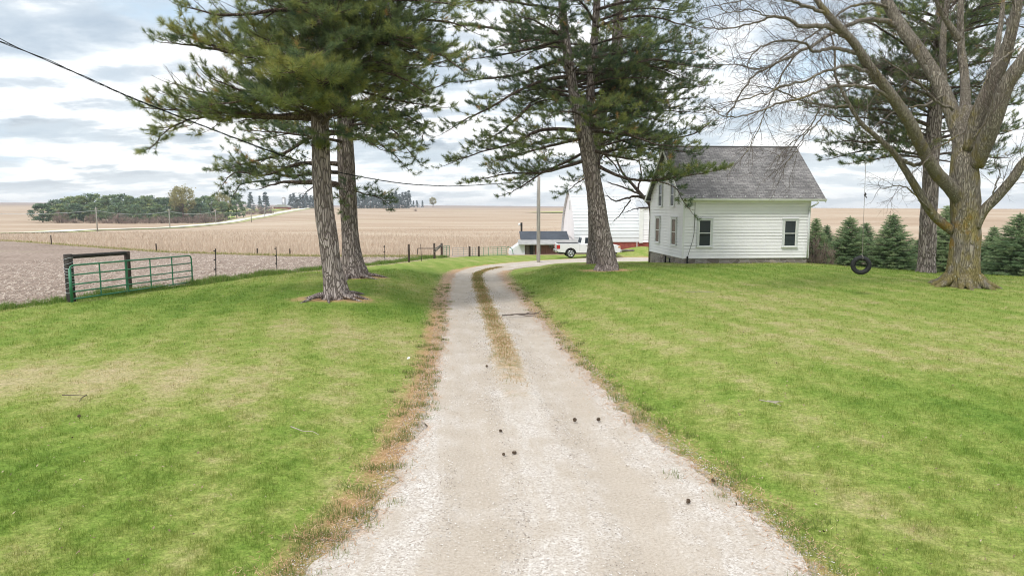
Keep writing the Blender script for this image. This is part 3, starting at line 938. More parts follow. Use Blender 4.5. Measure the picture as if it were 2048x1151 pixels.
class PineBuild:
    def __init__(s, rng):
        s.rng = rng; s.s0 = []; s.s1 = []; s.r0 = []; s.r1 = []; s.tp = []; s.ta = []; s.ts = []; s.tt = []
        s.wood = MB()
    def stick(s, a, b, r0, r1):
        s.s0.append(a); s.s1.append(b); s.r0.append(r0); s.r1.append(r1)
    def tuft(s, p, a, sc, t):
        s.tp.append(p); s.ta.append(a); s.ts.append(sc); s.tt.append(t)
    def limb(s, path, r0, r1=0.012, dens=4.2, spread=1.0, t0=0.2, tsc=1.0, tint=0.35, bare=0.0, brown=0.02, droop=0.0, thick=True):
        rng = s.rng
        path = catmull(path, 5)
        m = len(path)
        path = path + rng.normal(0, 0.018, path.shape) * np.linspace(0, 1, m)[:, None]
        s.wood.tube(path, np.linspace(r0, r1, m) ** 1.0, 7 if thick else 5)
        seg = np.linalg.norm(np.diff(path, axis=0), axis=1); cum = np.concatenate(([0], np.cumsum(seg))); L = cum[-1]
        ns = max(4, int(L * dens))
        ltint0 = tint + rng.normal(0, 0.09)
        sgn = 1
        for i in range(ns + 1):
            ltint = ltint0 + rng.normal(0, 0.10)
            f = t0 + (1 - t0) * (i + rng.uniform(-0.3, 0.3)) / ns
            f = min(max(f, 0.05), 1.0)
            d = f * L
            p = np.array([np.interp(d, cum, path[:, k]) for k in range(3)])
            j = min(np.searchsorted(cum, d), m - 1); j = max(j, 1)
            tg = unit(path[j] - path[j - 1])
            side = unit(np.cross(tg, (0, 0, 1.0)))
            sgn = -sgn
            al = rng.uniform(0.55, 1.15) if i < ns else rng.uniform(-0.1, 0.1)
            dr = unit(tg * math.cos(al) + side * sgn * math.sin(al) + np.array((0, 0, rng.uniform(-0.22, 0.42) - droop)))
            ln = min(2.0, (L * (1 - f) * 0.42 + 0.5) * rng.uniform(0.65, 1.2)) * spread
            q = p; dd = dr; nseg = 3
            r = 0.011 + 0.004 * ln
            pts = [p]
            for kk in range(nseg):
                dd = unit(dd + np.array((0, 0, 0.10)) + rng.normal(0, 0.13, 3))
                q2 = q + dd * ln / nseg
                s.stick(q, q2, r * (1 - kk / nseg * 0.6), r * (1 - (kk + 1) / nseg * 0.6))
                q = q2; pts.append(q)
            isb = rng.uniform() < bare
            nt = max(2, int(ln / 0.23))
            for kk in range(nt):
                ff = 0.22 + 0.78 * (kk + rng.uniform(0, 1)) / nt
                x = ff * nseg; a = min(int(x), nseg - 1)
                o = pts[a] + (pts[a + 1] - pts[a]) * (x - a)
                g = unit(pts[a + 1] - pts[a])
                sd2 = unit(np.cross(g, (0.1, 0, 1.0)))
                al2 = rng.uniform(0.3, 1.1) * (1 if rng.uniform() < 0.5 else -1)
                td = unit(g * math.cos(al2) + sd2 * math.sin(al2) + np.array((0, 0, rng.uniform(-0.15, 0.5))))
                tl = rng.uniform(0.12, 0.42) * min(1.0, 0.5 + ln * 0.5)
                e = o + td * tl
                s.stick(o, e, 0.006, 0.004)
                if not isb:
                    tn = min(0.74, ltint + rng.normal(0, 0.12))
                    if rng.uniform() < brown: tn = rng.uniform(0.86, 1.0)
                    ax = td + np.array((0, 0, 0.35))
                    s.tuft(e, ax, tsc * rng.uniform(0.75, 1.15), tn)
                    if tl > 0.3 and rng.uniform() < 0.6: s.tuft(o + td * tl * 0.5, ax + rng.normal(0, 0.3, 3), tsc * rng.uniform(0.6, 0.9), tn)
            if not isb:
                s.tuft(q, dd + np.array((0, 0, 0.25)), tsc * rng.uniform(0.9, 1.2), min(0.74, ltint + rng.normal(0, 0.08)))


def trunk_mesh(mb, pts, rad, n=22, rough=0.05, rng=None, flare=0.0, seed=0):
    """tapered trunk with uneven, buttressed cross-section"""
    rng = rng or np.random.default_rng(seed)
    pts = np.asarray(pts); m = len(pts)
    start = mb.n
    mb.tube(pts, rad, n)
    V = mb.V[-1]
    ph = rng.uniform(0, 6.3, 8)
    for i in range(m):
        c = pts[i]; h = c[2] - pts[0][2]
        for j in range(n):
            k = i * n + j
            a = 2 * math.pi * j / n
            f = 1 + rough * (0.6 * math.sin(2 * a + ph[0] + h * 0.5) + 0.5 * math.sin(3 * a + ph[1] - h * 0.8) + 0.5 * math.sin(5 * a + ph[2] + h * 1.7) + 0.5 * math.sin(7 * a + ph[3] + 2.5 * h) + rng.normal(0, 0.35))
            f += flare * math.exp(-h / 0.32) * (1 + 0.55 * math.sin(5 * a + ph[4]) + 0.35 * math.sin(3 * a + ph[5]))
            V[k] = c + (V[k] - c) * f
    mb.V[-1] = V


def trunk_path(spec, Y0, per=7, lean=0.0):
    pts = []; rad = []
    for i, (px, py, wd) in enumerate(spec):
        Y = Y0 + lean * i
        pts.append(P(px, py, Y)); rad.append(wd / 2.0 * Y / F)
    c = catmull(np.column_stack((np.array(pts), rad)), per)
    return c[:, :3], c[:, 3]


def at_height(pts, z):
    return np.array([np.interp(z, pts[:, 2], pts[:, k]) for k in range(3)])


def pine(key, spec, Y0, limbs, fill, label, tmpl, seed, stems=(), tint=0.35, group='tall old pines along the drive', roots=True, fill_bare=0.05, tscale=1.0):
    rng = np.random.default_rng(seed)
    root = empty('pine_tree', BASE[key])
    tag(root, label, 'pine tree', group)
    inv = -BASE[key]
    tp, tr = trunk_path(spec, Y0)
    # sink the foot into the ground
    foot = BASE[key].copy()
    tp = np.vstack((foot + np.array((0, 0, -0.35)), foot, tp[2:])); tr = np.concatenate(([tr[0] * 1.05, tr[0]], tr[2:]))
    wood = MB()
    trunk_mesh(wood, tp + inv, tr, 26, 0.045, rng, 0.22, seed)
    for st, sy in stems:
        sp, sr = trunk_path(st, sy)
        trunk_mesh(wood, sp + inv, sr, 16, 0.04, rng)
    if roots:
        for k in range(7):
            a = k * 2 * math.pi / 7 + rng.uniform(-0.3, 0.3); ln = rng.uniform(0.7, 1.5)
            pts = []
            for f in (0, 0.3, 0.6, 1.0):
                d = tr[1] * 0.75 + f * ln
                x = foot[0] + math.cos(a + 0.25 * f) * d; y = foot[1] + math.sin(a + 0.25 * f) * d
                pts.append((x, y, H(x, y) + (0.12, 0.06, 0.03, -0.04)[int(f * 3 + 0.1)]))
            wood.tube(catmull(np.array(pts) + inv, 4), np.linspace(0.10, 0.025, 13), 7)
    wood.build('trunk', M['pinebark'], root, True)
    pb = PineBuild(rng)
    allt = [(tp, tr)] + [trunk_path(st, sy) for st, sy in stems]
    for lb in limbs:
        pts = [P(px, py, Y0 + dy) for px, py, dy in lb['p']]
        L = np.linalg.norm(np.array(pts[-1]) - pts[0])
        pb.limb(np.array(pts) , lb.get('r', 0.035 + 0.012 * L), tint=lb.get('tint', tint), dens=lb.get('dens', 4.2), spread=lb.get('spread', 1.0), t0=lb.get('t0', 0.2), tsc=lb.get('tsc', 1.0) * tscale, bare=lb.get('bare', 0.04), droop=lb.get('droop', 0.0), brown=lb.get('brown', 0.025))
    for z0, z1, n, l0, l1, slope, a0, a1 in fill:
        for k in range(n):
            z = rng.uniform(z0, z1); t_, r_ = allt[rng.integers(0, len(allt))]
            if z > t_[-1, 2] or z < t_[0, 2]: t_, r_ = allt[0]
            b = at_height(t_, min(z, t_[-1, 2] - 0.1))
            az = R(rng.uniform(a0, a1)); ln = rng.uniform(l0, l1)
            d = np.array((math.sin(az), math.cos(az), 0))
            e = b + d * ln + np.array((0, 0, slope * ln + rng.normal(0, 0.25)))
            mid = (b + e) / 2 + np.array((0, 0, 0.10 * ln)) + rng.normal(0, 0.12, 3)
            pb.limb(np.array((b, mid, e)), 0.028 + 0.010 * ln, tint=tint, bare=fill_bare, dens=4.0, tsc=tscale, thick=False)
    pb.wood.V = [v + inv for v in pb.wood.V]
    if pb.s0: pb.wood.sticks(np.array(pb.s0) + inv, np.array(pb.s1) + inv, np.array(pb.r0), np.array(pb.r1), 3)
    pb.wood.build('branches', M['limbbark'], root, True)
    nd = MB()
    add_tufts(nd, np.array(pb.tp) + inv, np.array(pb.ta), np.array(pb.ts), np.array(pb.tt), tmpl, rng)
    nd.build('needles', M['needle'], root, False, 'tint')
    return root, len(pb.tp)


rt = np.random.default_rng(11)
TM_NEAR = [tuft_template(58, 0.195, 0.13, 0.0115, rt, 98, 88) for _ in range(8)]
TM_MID = [tuft_template(42, 0.190, 0.13, 0.0145, rt, 98, 88) for _ in range(8)]


def L_(*p, **k):
    d = dict(k); d['p'] = list(p); return d


# nearest pine left of the drive
tA = [(674, 598, 54), (670, 572, 46), (664, 535, 38), (657, 480, 38), (649, 425, 38), (643, 340, 37), (642, 290, 35), (641, 230, 34), (646, 150, 32), (650, 80, 29), (651, 0, 26), (652, -110, 22), (654, -230, 14), (655, -330, 6)]
limbsA = [
    L_((645, 60, 0), (600, 75, -.6), (540, 108, -1), (440, 95, -1.4), (345, 62, -1.6), r=.12, dens=4.6),
    L_((645, 150, 0), (560, 110, -.4), (470, 105, -.8), (390, 92, -1.0), (328, 84, -1.2), r=.10, dens=4.6),
    L_((650, 20, 0), (560, 20, -1), (450, 30, -1.6), (350, 8, -2.0), r=.09),
    L_((650, -10, 0), (580, 0, 1), (480, -5, 1.2), (380, -20, 1.6), r=.09),
    L_((641, 232, 0), (560, 232, -.2), (470, 226, -.4), (380, 222, -.7), (280, 214, -1.0), r=.09, dens=5.2),
    L_((641, 240, 0), (540, 236, .6), (430, 232, .4), (350, 250, .2), (305, 292, 0), r=.06, dens=6.0, droop=.12),
    L_((642, 215, 0), (560, 190, -.8), (480, 180, -1.4), (410, 150, -1.6), r=.08),
    L_((642, 200, 0), (540, 180, .8), (440, 190, 1.0), (335, 165, 1.0), r=.06, bare=.8, dens=4.5),
    L_((642, 205, 0), (540, 200, .4), (440, 205, .6), (330, 190, .6), r=.05, bare=.75, dens=4.5),
    L_((641, 225, 0), (550, 200, -1.2), (460, 205, -1.8), (400, 215, -2), r=.06, dens=4.5),
    # bough reaching towards the viewer, its sunlit brightness put into the needle tint
    L_((645, 175, 0), (630, 160, -1.4), (605, 150, -2.8), (585, 145, -4.2), r=.08, tint=.60, dens=7, tsc=1.15, spread=1.0, brown=.05),
    L_((645, 190, 0), (650, 180, -1.4), (645, 170, -2.8), (640, 160, -4.0), r=.07, tint=.58, dens=7, tsc=1.15, brown=.05),
    L_((644, 215, 0), (600, 205, -1.4), (560, 195, -2.6), (545, 190, -3.6), r=.07, tint=.52, dens=6, tsc=1.1),
    L_((642, 240, 0), (620, 225, -1.4), (600, 215, -2.6), (590, 205, -3.6), r=.06, tint=.48, dens=6, tsc=1.1),
    L_((642, 250, 0), (660, 235, -1.2), (675, 225, -2.0), (682, 215, -3.0), r=.06, tint=.48, dens=6),
    L_((650, 70, 0), (645, 60, -1.2), (640, 52, -2.2), (628, 50, -3.0), r=.06, dens=6, tint=.44), L_((651, 30, 0), (660, 25, -1.2), (668, 20, -2.2), (672, 22, -3.0), r=.06, dens=6, tint=.42),
    L_((651, 0, 0), (640, -2, -1.2), (625, 0, -2.2), (612, 8, -3.0), r=.06, dens=6, tint=.40), L_((649, 100, 0), (665, 88, -1.2), (680, 80, -2.0), (695, 84, -2.8), r=.06, dens=6, tint=.42),
    # right side
    L_((646, 150, 0), (720, 140, -.6), (790, 150, -1.0), (850, 185, -1.3), r=.08, tint=.42),
    L_((648, 110, 0), (720, 90, -.6), (800, 90, -1.0), (880, 110, -1.2), (925, 140, -1.4), r=.09, tint=.42),
    L_((650, 60, 0), (730, 45, 0), (820, 40, 0), (900, 45, 0), (940, 60, 0), r=.09, tint=.42),
    L_((650, 20, 0), (740, 5, -1), (830, 0, -1.4), (910, 10, -1.8), r=.08, tint=.42),
    L_((645, 170, 0), (710, 180, .6), (790, 200, 1.0), (880, 215, 1.2), r=.07, droop=.1),
    L_((641, 230, 0), (710, 230, -.4), (770, 250, -.6), (822, 290, -.8), r=.06, droop=.12),
    L_((642, 260, 0), (690, 265, -.8), (730, 280, -1.4), (760, 300, -1.8), r=.04, tint=.42),
    L_((641, 300, 0), (650, 295, -.5), (650, 300, -.8), r=.03, spread=.5), L_((641, 285, 0), (625, 290, -.4), (622, 292, -.8), r=.03, spread=.5),
]
fillA = [(9.0, 14.5, 31, 2.0, 4.4, 0.02, 0, 360), (7.4, 9.4, 13, 2.0, 4.2, -0.02, 100, 430), (6.2, 7.6, 10, 1.5, 3.2, -0.06, 120, 400), (6.0, 8.5, 8, 2.4, 4.0, 0.0, 60, 120), (9.2, 12.5, 16, 1.4, 3.4, 0.05, 110, 250)]
_, na = pine('A', tA, 23.6, limbsA, fillA, 'leaning pine with a bright bough nearest the camera, left of the drive', TM_NEAR, 21, tint=.40)

# second pine behind it
tB = [(709, 546, 54), (705, 520, 42), (701, 476, 33), (698, 425, 32), (693, 340, 33), (690, 290, 31), (689, 230, 28), (688, 150, 26), (689, 60, 23), (690, -20, 20), (692, -130, 13), (692, -210, 6)]
limbsB = [
    L_((692, 262, 0), (620, 275, 0), (570, 305, 0), (500, 325, 0), (428, 342, 0), r=.12, dens=4.4),
    L_((694, 330, 0), (640, 325, 0), (590, 330, 0), (530, 350, 0), (470, 345, 0), (440, 378, 0), r=.12, dens=3.6),
    L_((695, 375, 0), (650, 365, -.3), (600, 365, -.6), (560, 365, -.8), (515, 380, -1), r=.17, dens=3.0),
    L_((694, 345, 0), (640, 345, .6), (580, 352, .9), (530, 345, 1.2), (490, 352, 1.4), r=.10),
    L_((560, 358, 0), (520, 362, 0), (480, 370, -.2), (462, 400, -.4), r=.05, dens=5), 
    L_((640, 355, .2), (625, 375, 0), (612, 385, 0), (606, 393, 0), r=.03, bare=1.0, dens=1.0),
    L_((692, 285, 0), (640, 275, -1.5), (560, 265, -2), (490, 262, -2.2), r=.08),
    L_((690, 250, 0), (640, 255, 1), (560, 270, 1.4), (480, 285, 1.6), r=.07),
    L_((691, 250, 0), (740, 250, -.8), (790, 275, -1.2), (835, 320, -1.5), r=.07, droop=.12),
    L_((692, 280, 0), (730, 275, -1.2), (770, 295, -2), (810, 330, -2.4), r=.06, droop=.12),
    L_((690, 230, 0), (750, 220, 0), (800, 225, 0), (845, 255, 0), (838, 300, 0), r=.06, droop=.1),
    L_((689, 180, 0), (760, 175, 0), (830, 185, 0), (900, 165, 0), r=.08),
    L_((689, 140, 0), (770, 130, 0), (850, 130, 0), (930, 110, 0), r=.08),
    L_((695, 375, 0), (720, 385, -.5), (750, 392, -.8), (778, 408, -1), r=.05, dens=5),
    L_((694, 360, 0), (700, 370, -.8), (690, 395, -1.2), (688, 430, -1.2), r=.03, spread=.5, dens=4), 
    L_((696, 400, 0), (665, 395, -.5), (650, 400, -.5), (642, 415, -.6), r=.025, spread=.5, dens=4),
]
fillB = [(8.5, 16, 32, 2.5, 5.2, 0.0, 0, 360), (6.3, 8.6, 13, 2.0, 4.4, -0.03, 0, 360)]
_, nb = pine('B', tB, 31.5, limbsB, fillB, 'upright pine with long low limbs, close behind the leaning left pine', TM_MID, 22, tint=.30)

# big forked pine right of the drive
tC = [(1216, 540, 46), (1214, 525, 38), (1209, 490, 34), (1202, 455, 33), (1196, 420, 33), (1187, 365, 32), (1175, 300, 30), (1168, 266, 31), (1159, 235, 25), (1150, 200, 22), (1140, 140, 19), (1131, 80, 17), (1125, 10, 15), (1120, -80, 12), (1117, -170, 6)]
stC = [((1172, 275, 20), (1177, 235, 20), (1181, 180, 17), (1184, 120, 16), (1191, 60, 14), (1194, -10, 13), (1197, -90, 9), (1198, -150, 5))]
limbsC = [
    L_((1145, 153, 0), (1100, 158, -.5), (1050, 175, -1), (980, 215, -1.4), (930, 240, -1.6), (885, 268, -1.8), r=.10, dens=3.6),
    L_((1142, 115, 0), (1090, 130, .2), (1040, 148, .4), (970, 158, .6), (910, 165, .8), r=.12, dens=3.2),
    L_((1165, 262, 0), (1110, 258, -.4), (1070, 264, -.8), (1030, 285, -1.2), (960, 305, -1.4), (892, 330, -1.6), r=.11, dens=4.6),
    L_((1178, 318, 0), (1130, 333, -.2), (1080, 345, -.5), (1010, 348, -.8), (935, 366, -1), r=.10, dens=4.6),
    L_((1176, 300, 0), (1130, 325, 1), (1085, 345, 1.5), (1040, 375, 1.8), (1010, 388, 2), r=.08, dens=4.4),
    L_((1170, 275, 0), (1100, 292, -1.5), (1040, 308, -2), (985, 325, -2.2), r=.08, dens=5, tint=.3),
    L_((1060, 210, .5), (1040, 230, 0), (1000, 265, -.5), (960, 285, -.8), r=.09, dens=4.2),
    L_((1135, 65, 0), (1080, 65, 0), (1010, 60, 0), (940, 50, 0), (895, 55, 0), r=.12, dens=4.2, tint=.3),
    L_((1137, 75, 0), (1070, 95, .8), (1000, 110, 1.2), (930, 120, 1.4), r=.09, dens=3.4),
    L_((1126, 20, 0), (1060, 10, -.6), (990, 0, -1), (910, 5, -1.4), r=.08),
    L_((1125, 0, 0), (1060, -10, 1), (980, -20, 1.2), (900, -10, 1.4), r=.08),
    L_((1131, 85, 0), (1080, 80, -2), (1030, 85, -3), (990, 95, -3.6), r=.07),
    # right side
    L_((1183, 322, 0), (1215, 342, -.4), (1260, 358, -.7), (1310, 360, -1), (1380, 350, -1.2), (1445, 340, -1.4), r=.10, dens=7.0, t0=.35, spread=.8, tint=.28, tsc=1.1),
    L_((1310, 360, -1), (1350, 375, -1.1), (1365, 400, -1.2), (1382, 424, -1.2), r=.03, dens=4.5, spread=.6),
    L_((1180, 300, 0), (1220, 310, -.6), (1260, 318, -.9), (1305, 322, -1.2), r=.09, dens=5.5, tint=.26),
    L_((1178, 262, 0), (1240, 268, 0), (1310, 280, 0), (1380, 270, 0), (1420, 250, 0), r=.08, dens=4.4),
    L_((1180, 250, 0), (1240, 262, -1), (1310, 288, -1.4), (1380, 295, -1.8), r=.07, dens=4.4),
    L_((1181, 225, 0), (1250, 220, 0), (1330, 222, 0), (1400, 225, 0), r=.08),
    L_((1181, 195, 0), (1250, 198, .6), (1330, 200, .8), (1390, 195, 1), r=.08, dens=4.6),
    L_((1184, 138, 0), (1240, 138, -.6), (1300, 120, -1), (1360, 128, -1.2), (1418, 140, -1.4), r=.09),
    L_((1185, 115, 0), (1250, 105, .6), (1330, 100, 1), (1420, 115, 1.2), r=.08),
    L_((1190, 55, 0), (1240, 40, -.4), (1290, 32, -.8), (1350, 45, -1), (1400, 60, -1.2), r=.09),
    L_((1192, 20, 0), (1250, 5, 0), (1310, 0, 0), (1375, 10, 0), r=.08),
    L_((1181, 215, 0), (1195, 215, -1.2), (1210, 212, -2), (1220, 212, -2.8), r=.05, dens=6, tint=.45),
    L_((1178, 255, 0), (1195, 258, -1.2), (1215, 255, -2.2), (1225, 262, -2.8), r=.05, dens=6, tint=.42),
    L_((1186, 90, 0), (1220, 80, -1.6), (1260, 70, -2.8), (1290, 75, -3.5), r=.06, tint=.42),
    L_((1135, 60, 0), (1120, 40, -1.6), (1110, 30, -2.6), (1095, 35, -3.4), r=.06, tint=.44),
    L_((1177, 240, 0), (1150, 225, -1.4), (1120, 225, -2.4), (1100, 235, -3.0), r=.05, dens=5.5, tint=.36),
]
fillC = [(9.3, 16.5, 34, 2.5, 5.4, 0.0, 0, 360), (7.6, 9.6, 14, 2.6, 5.0, -0.02, -80, 100), (6.4, 8.4, 8, 2.0, 4.4, -0.04, -80, 100), (7.0, 9.5, 8, 2.5, 4.6, 0.0, 60, 120)]
_, nc = pine('C', tC, 34.0, limbsC, fillC, 'big pine whose trunk forks in two, in front on the right of the drive', TM_MID, 23, stems=[(stC[0], 34.3)], tint=.30, roots=False)

tD = [(1189, 520, 36), (1191, 480, 30), (1190, 420, 27), (1186, 340, 26), (1196, 250, 25), (1222, 160, 23), (1232, 110, 22), (1236, 40, 20), (1238, -60, 13), (1239, -120, 6)]
fillD = [(8.0, 17, 24, 2.6, 5.6, 0.0, 0, 360), (6.0, 8.4, 10, 2.6, 5.0, -0.04, 20, 110)]
limbsD = [L_((1215, 270, 0), (1270, 290, 0), (1340, 300, 0), (1400, 310, 0), r=.07), L_((1225, 180, 0), (1300, 180, 0), (1380, 175, 0), (1425, 170, 0), r=.08), L_((1212, 300, 0), (1180, 345, -.5), (1150, 370, -.8), (1120, 392, -1), r=.06, dens=3.6),
          L_((1210, 310, 0), (1230, 330, -.8), (1240, 350, -.9), (1252, 372, -.9), r=.05, dens=3.2, spread=.7)]
_, nd_ = pine('D', tD, 41.0, limbsD, fillD, 'pine mostly hidden behind the forked pine right of the drive', TM_MID, 24, tint=.22, roots=False)

# pine behind the bare tree
tE = [(1853, 546, 35), (1853, 520, 32), (1856, 450, 31), (1860, 380, 29), (1864, 310, 27), (1870, 220, 25), (1877, 120, 22), (1882, 20, 18), (1886, -70, 12), (1888, -140, 5)]
limbsE = [
    L_((1868, 255, 0), (1790, 225, -.4), (1720, 215, -.6), (1650, 215, -.8), (1612, 212, -.9), r=.10, dens=5),
    L_((1866, 275, 0), (1790, 250, .5), (1720, 235, .8), (1655, 232, 1), r=.08, dens=5),
    L_((1864, 300, 0), (1800, 282, 0), (1740, 285, -.2), (1690, 282, -.4), (1650, 285, -.5), r=.09, dens=4.6),
    L_((1863, 315, 0), (1800, 302, .4), (1740, 300, .6), (1690, 310, .6), (1655, 318, .6), r=.07, dens=4.6),
    L_((1862, 318, 0), (1800, 310, -.8), (1750, 318, -1), (1700, 328, -1.2), r=.06, dens=4.4),
    L_((1872, 185, 0), (1800, 150, 0), (1740, 130, 0), (1690, 150, 0), r=.08),
    L_((1875, 130, 0), (1810, 90, -.5), (1750, 50, -.8), (1710, 40, -1), r=.08),
    L_((1880, 60, 0), (1820, 30, .5), (1760, 15, .8), (1720, 30, 1), r=.07),
    L_((1868, 240, 0), (1930, 220, 0), (1990, 215, 0), (2050, 205, 0), r=.08),
    L_((1866, 280, 0), (1930, 265, 0), (1985, 270, 0), (2040, 258, 0), r=.08, dens=5),
    L_((1863, 310, 0), (1920, 305, .3), (1980, 315, .5), (2020, 315, .5), r=.06),
    L_((1863, 318, 0), (1910, 325, -.5), (1950, 335, -.8), (1985, 340, -.8), r=.04),
    L_((1874, 160, 0), (1940, 130, 0), (2000, 120, 0), (2060, 110, 0), r=.08),
    L_((1880, 50, 0), (1950, 20, 0), (2010, 10, 0), (2070, 0, 0), r=.08),
]
fillE = [(7.4, 13.5, 44, 1.8, 4.6, 0.05, 0, 360), (6.0, 7.6, 8, 1.6, 3.4, 0.0, 0, 360)]
_, ne = pine('E', tE, 33.6, limbsE, fillE, 'pine standing behind the big bare tree on the right lawn', TM_MID, 25, tint=.27, roots=False)
print('tufts', na, nb, nc, nd_, ne)


# ------------------------------------------------------------------ bare trees
class Bare:
    def __init__(s, rng):
        s.rng = rng; s.a = []; s.b = []; s.r0 = []; s.r1 = []
    def twig(s, p, d, ln, r, level, droop=0.0):
        rng = s.rng
        n = 3 if level > 1 else 2
        q = p; pts = [p]; dirs = []
        for k in range(n):
            d = unit(d + rng.normal(0, 0.16, 3) + np.array((0, 0, -droop + 0.06)))
            q2 = q + d * ln / n
            ra, rb = r * (1 - 0.75 * k / n), r * (1 - 0.75 * (k + 1) / n)
            s.a.append(q); s.b.append(q2); s.r0.append(ra); s.r1.append(rb)
            q = q2; pts.append(q); dirs.append(d)
        if level <= 0: return
        nc = max(2, int(ln / (0.22 if level > 1 else 0.15)))
        for k in range(nc):
            f = 0.2 + 0.8 * (k + rng.uniform(0, 1)) / nc
            x = min(f * n, n - 1e-3); i = int(x)
            o = pts[i] + (pts[i + 1] - pts[i]) * (x - i)
            ax = unit(np.cross(dirs[i], rng.normal(0, 1, 3)))
            al = rng.uniform(0.45, 1.0)
            dd = unit(dirs[i] * math.cos(al) + ax * math.sin(al))
            s.twig(o, dd, ln * rng.uniform(0.32, 0.6) * (1.1 - 0.5 * f), max(r * 0.5, 0.0032), level - 1, droop)


def bare_tree(name, base, trunk_parts, branches, label, mat, twigmat, seed, Y0, group=None, twig_r=0.014, twig_len=1.6, dens=4.3, flare=0.0, cat='bare tree', roots=0):
    """trunk_parts / branches: lists of photo-traced axes (px, py, width px, depth offset)"""
    rng = np.random.default_rng(seed)
    root = empty(name, base); tag(root, label, cat, group)
    inv = -base
    wood = MB(); limb = MB(); bt = Bare(rng)
    for i, sp in enumerate(trunk_parts):
        c = catmull(np.array([np.append(P(px, py, Y0 + dy), wd / 2 * (Y0 + dy) / F) for px, py, wd, dy in sp]), 6)
        pts, rad = c[:, :3].copy(), c[:, 3]
        if i == 0:
            pts[0] = base + np.array((0, 0, -0.3)); 
            trunk_mesh(wood, pts + inv, rad, 34, 0.035, rng, flare)
        else:
            trunk_mesh(limb, pts + inv, rad, 16, 0.03, rng)
            # twigs along the upper part
            for k in range(int(len(pts) * 0.35), len(pts) - 1):
                if rng.uniform() < 0.55:
                    tg = unit(pts[k + 1] - pts[k]); ax = unit(np.cross(tg, rng.normal(0, 1, 3)))
                    al = rng.uniform(0.5, 1.1)
                    bt.twig(pts[k] + inv, unit(tg * math.cos(al) + ax * math.sin(al)), twig_len * rng.uniform(0.5, 1.3), twig_r, 2, 0.02)
    for k in range(roots):
        a = k * 2 * math.pi / roots + rng.uniform(-0.25, 0.25); ln = rng.uniform(0.5, 0.95)
        pts = []
        for f in (0, 0.35, 0.7, 1.0):
            d = 0.5 + f * ln
            x = base[0] + math.cos(a) * d; y = base[1] + math.sin(a) * d
            pts.append((x, y, H(x, y) + (0.42, 0.16, 0.05, -0.08)[int(f * 3 + 0.1)]))
        wood.tube(catmull(np.array(pts) + inv, 4), np.linspace(0.19, 0.06, 13), 9)
    for sp, dr in branches:
        c = catmull(np.array([np.append(P(px, py, Y0 + dy), wd / 2 * (Y0 + dy) / F) for px, py, wd, dy in sp]), 5)
        pts, rad = c[:, :3], c[:, 3]
        pts = pts + rng.normal(0, 0.02, pts.shape)
        limb.tube(pts + inv, rad, 7)
        seg = np.linalg.norm(np.diff(pts, axis=0), axis=1); cum = np.concatenate(([0], np.cumsum(seg))); L = cum[-1]
        n = int(L * dens)
        for k in range(n + 1):
            f = 0.16 + 0.84 * (k + rng.uniform(-0.4, 0.4)) / max(n, 1); f = min(f, 1.0)
            d = f * L; j = max(1, min(np.searchsorted(cum, d), len(pts) - 1))
            p = np.array([np.interp(d, cum, pts[:, q]) for q in range(3)])
            tg = unit(pts[j] - pts[j - 1]); ax = unit(np.cross(tg, rng.normal(0, 1, 3)))
            al = rng.uniform(0.35, 0.95) if k < n else 0.1
            bt.twig(p + inv, unit(tg * math.cos(al) + ax * math.sin(al)), twig_len * rng.uniform(0.55, 1.25) * (1.15 - 0.4 * f), twig_r * 0.8, 2, dr)
    wood.build('trunk', mat, root, True)
    limb.build('limbs', mat, root, True)
    tw = MB(); tw.sticks(np.array(bt.a), np.array(bt.b), np.array(bt.r0), np.array(bt.r1), 3)
    tw.build('twigs', twigmat, root, False)
    print(name, 'twigs', len(bt.a))
    return root


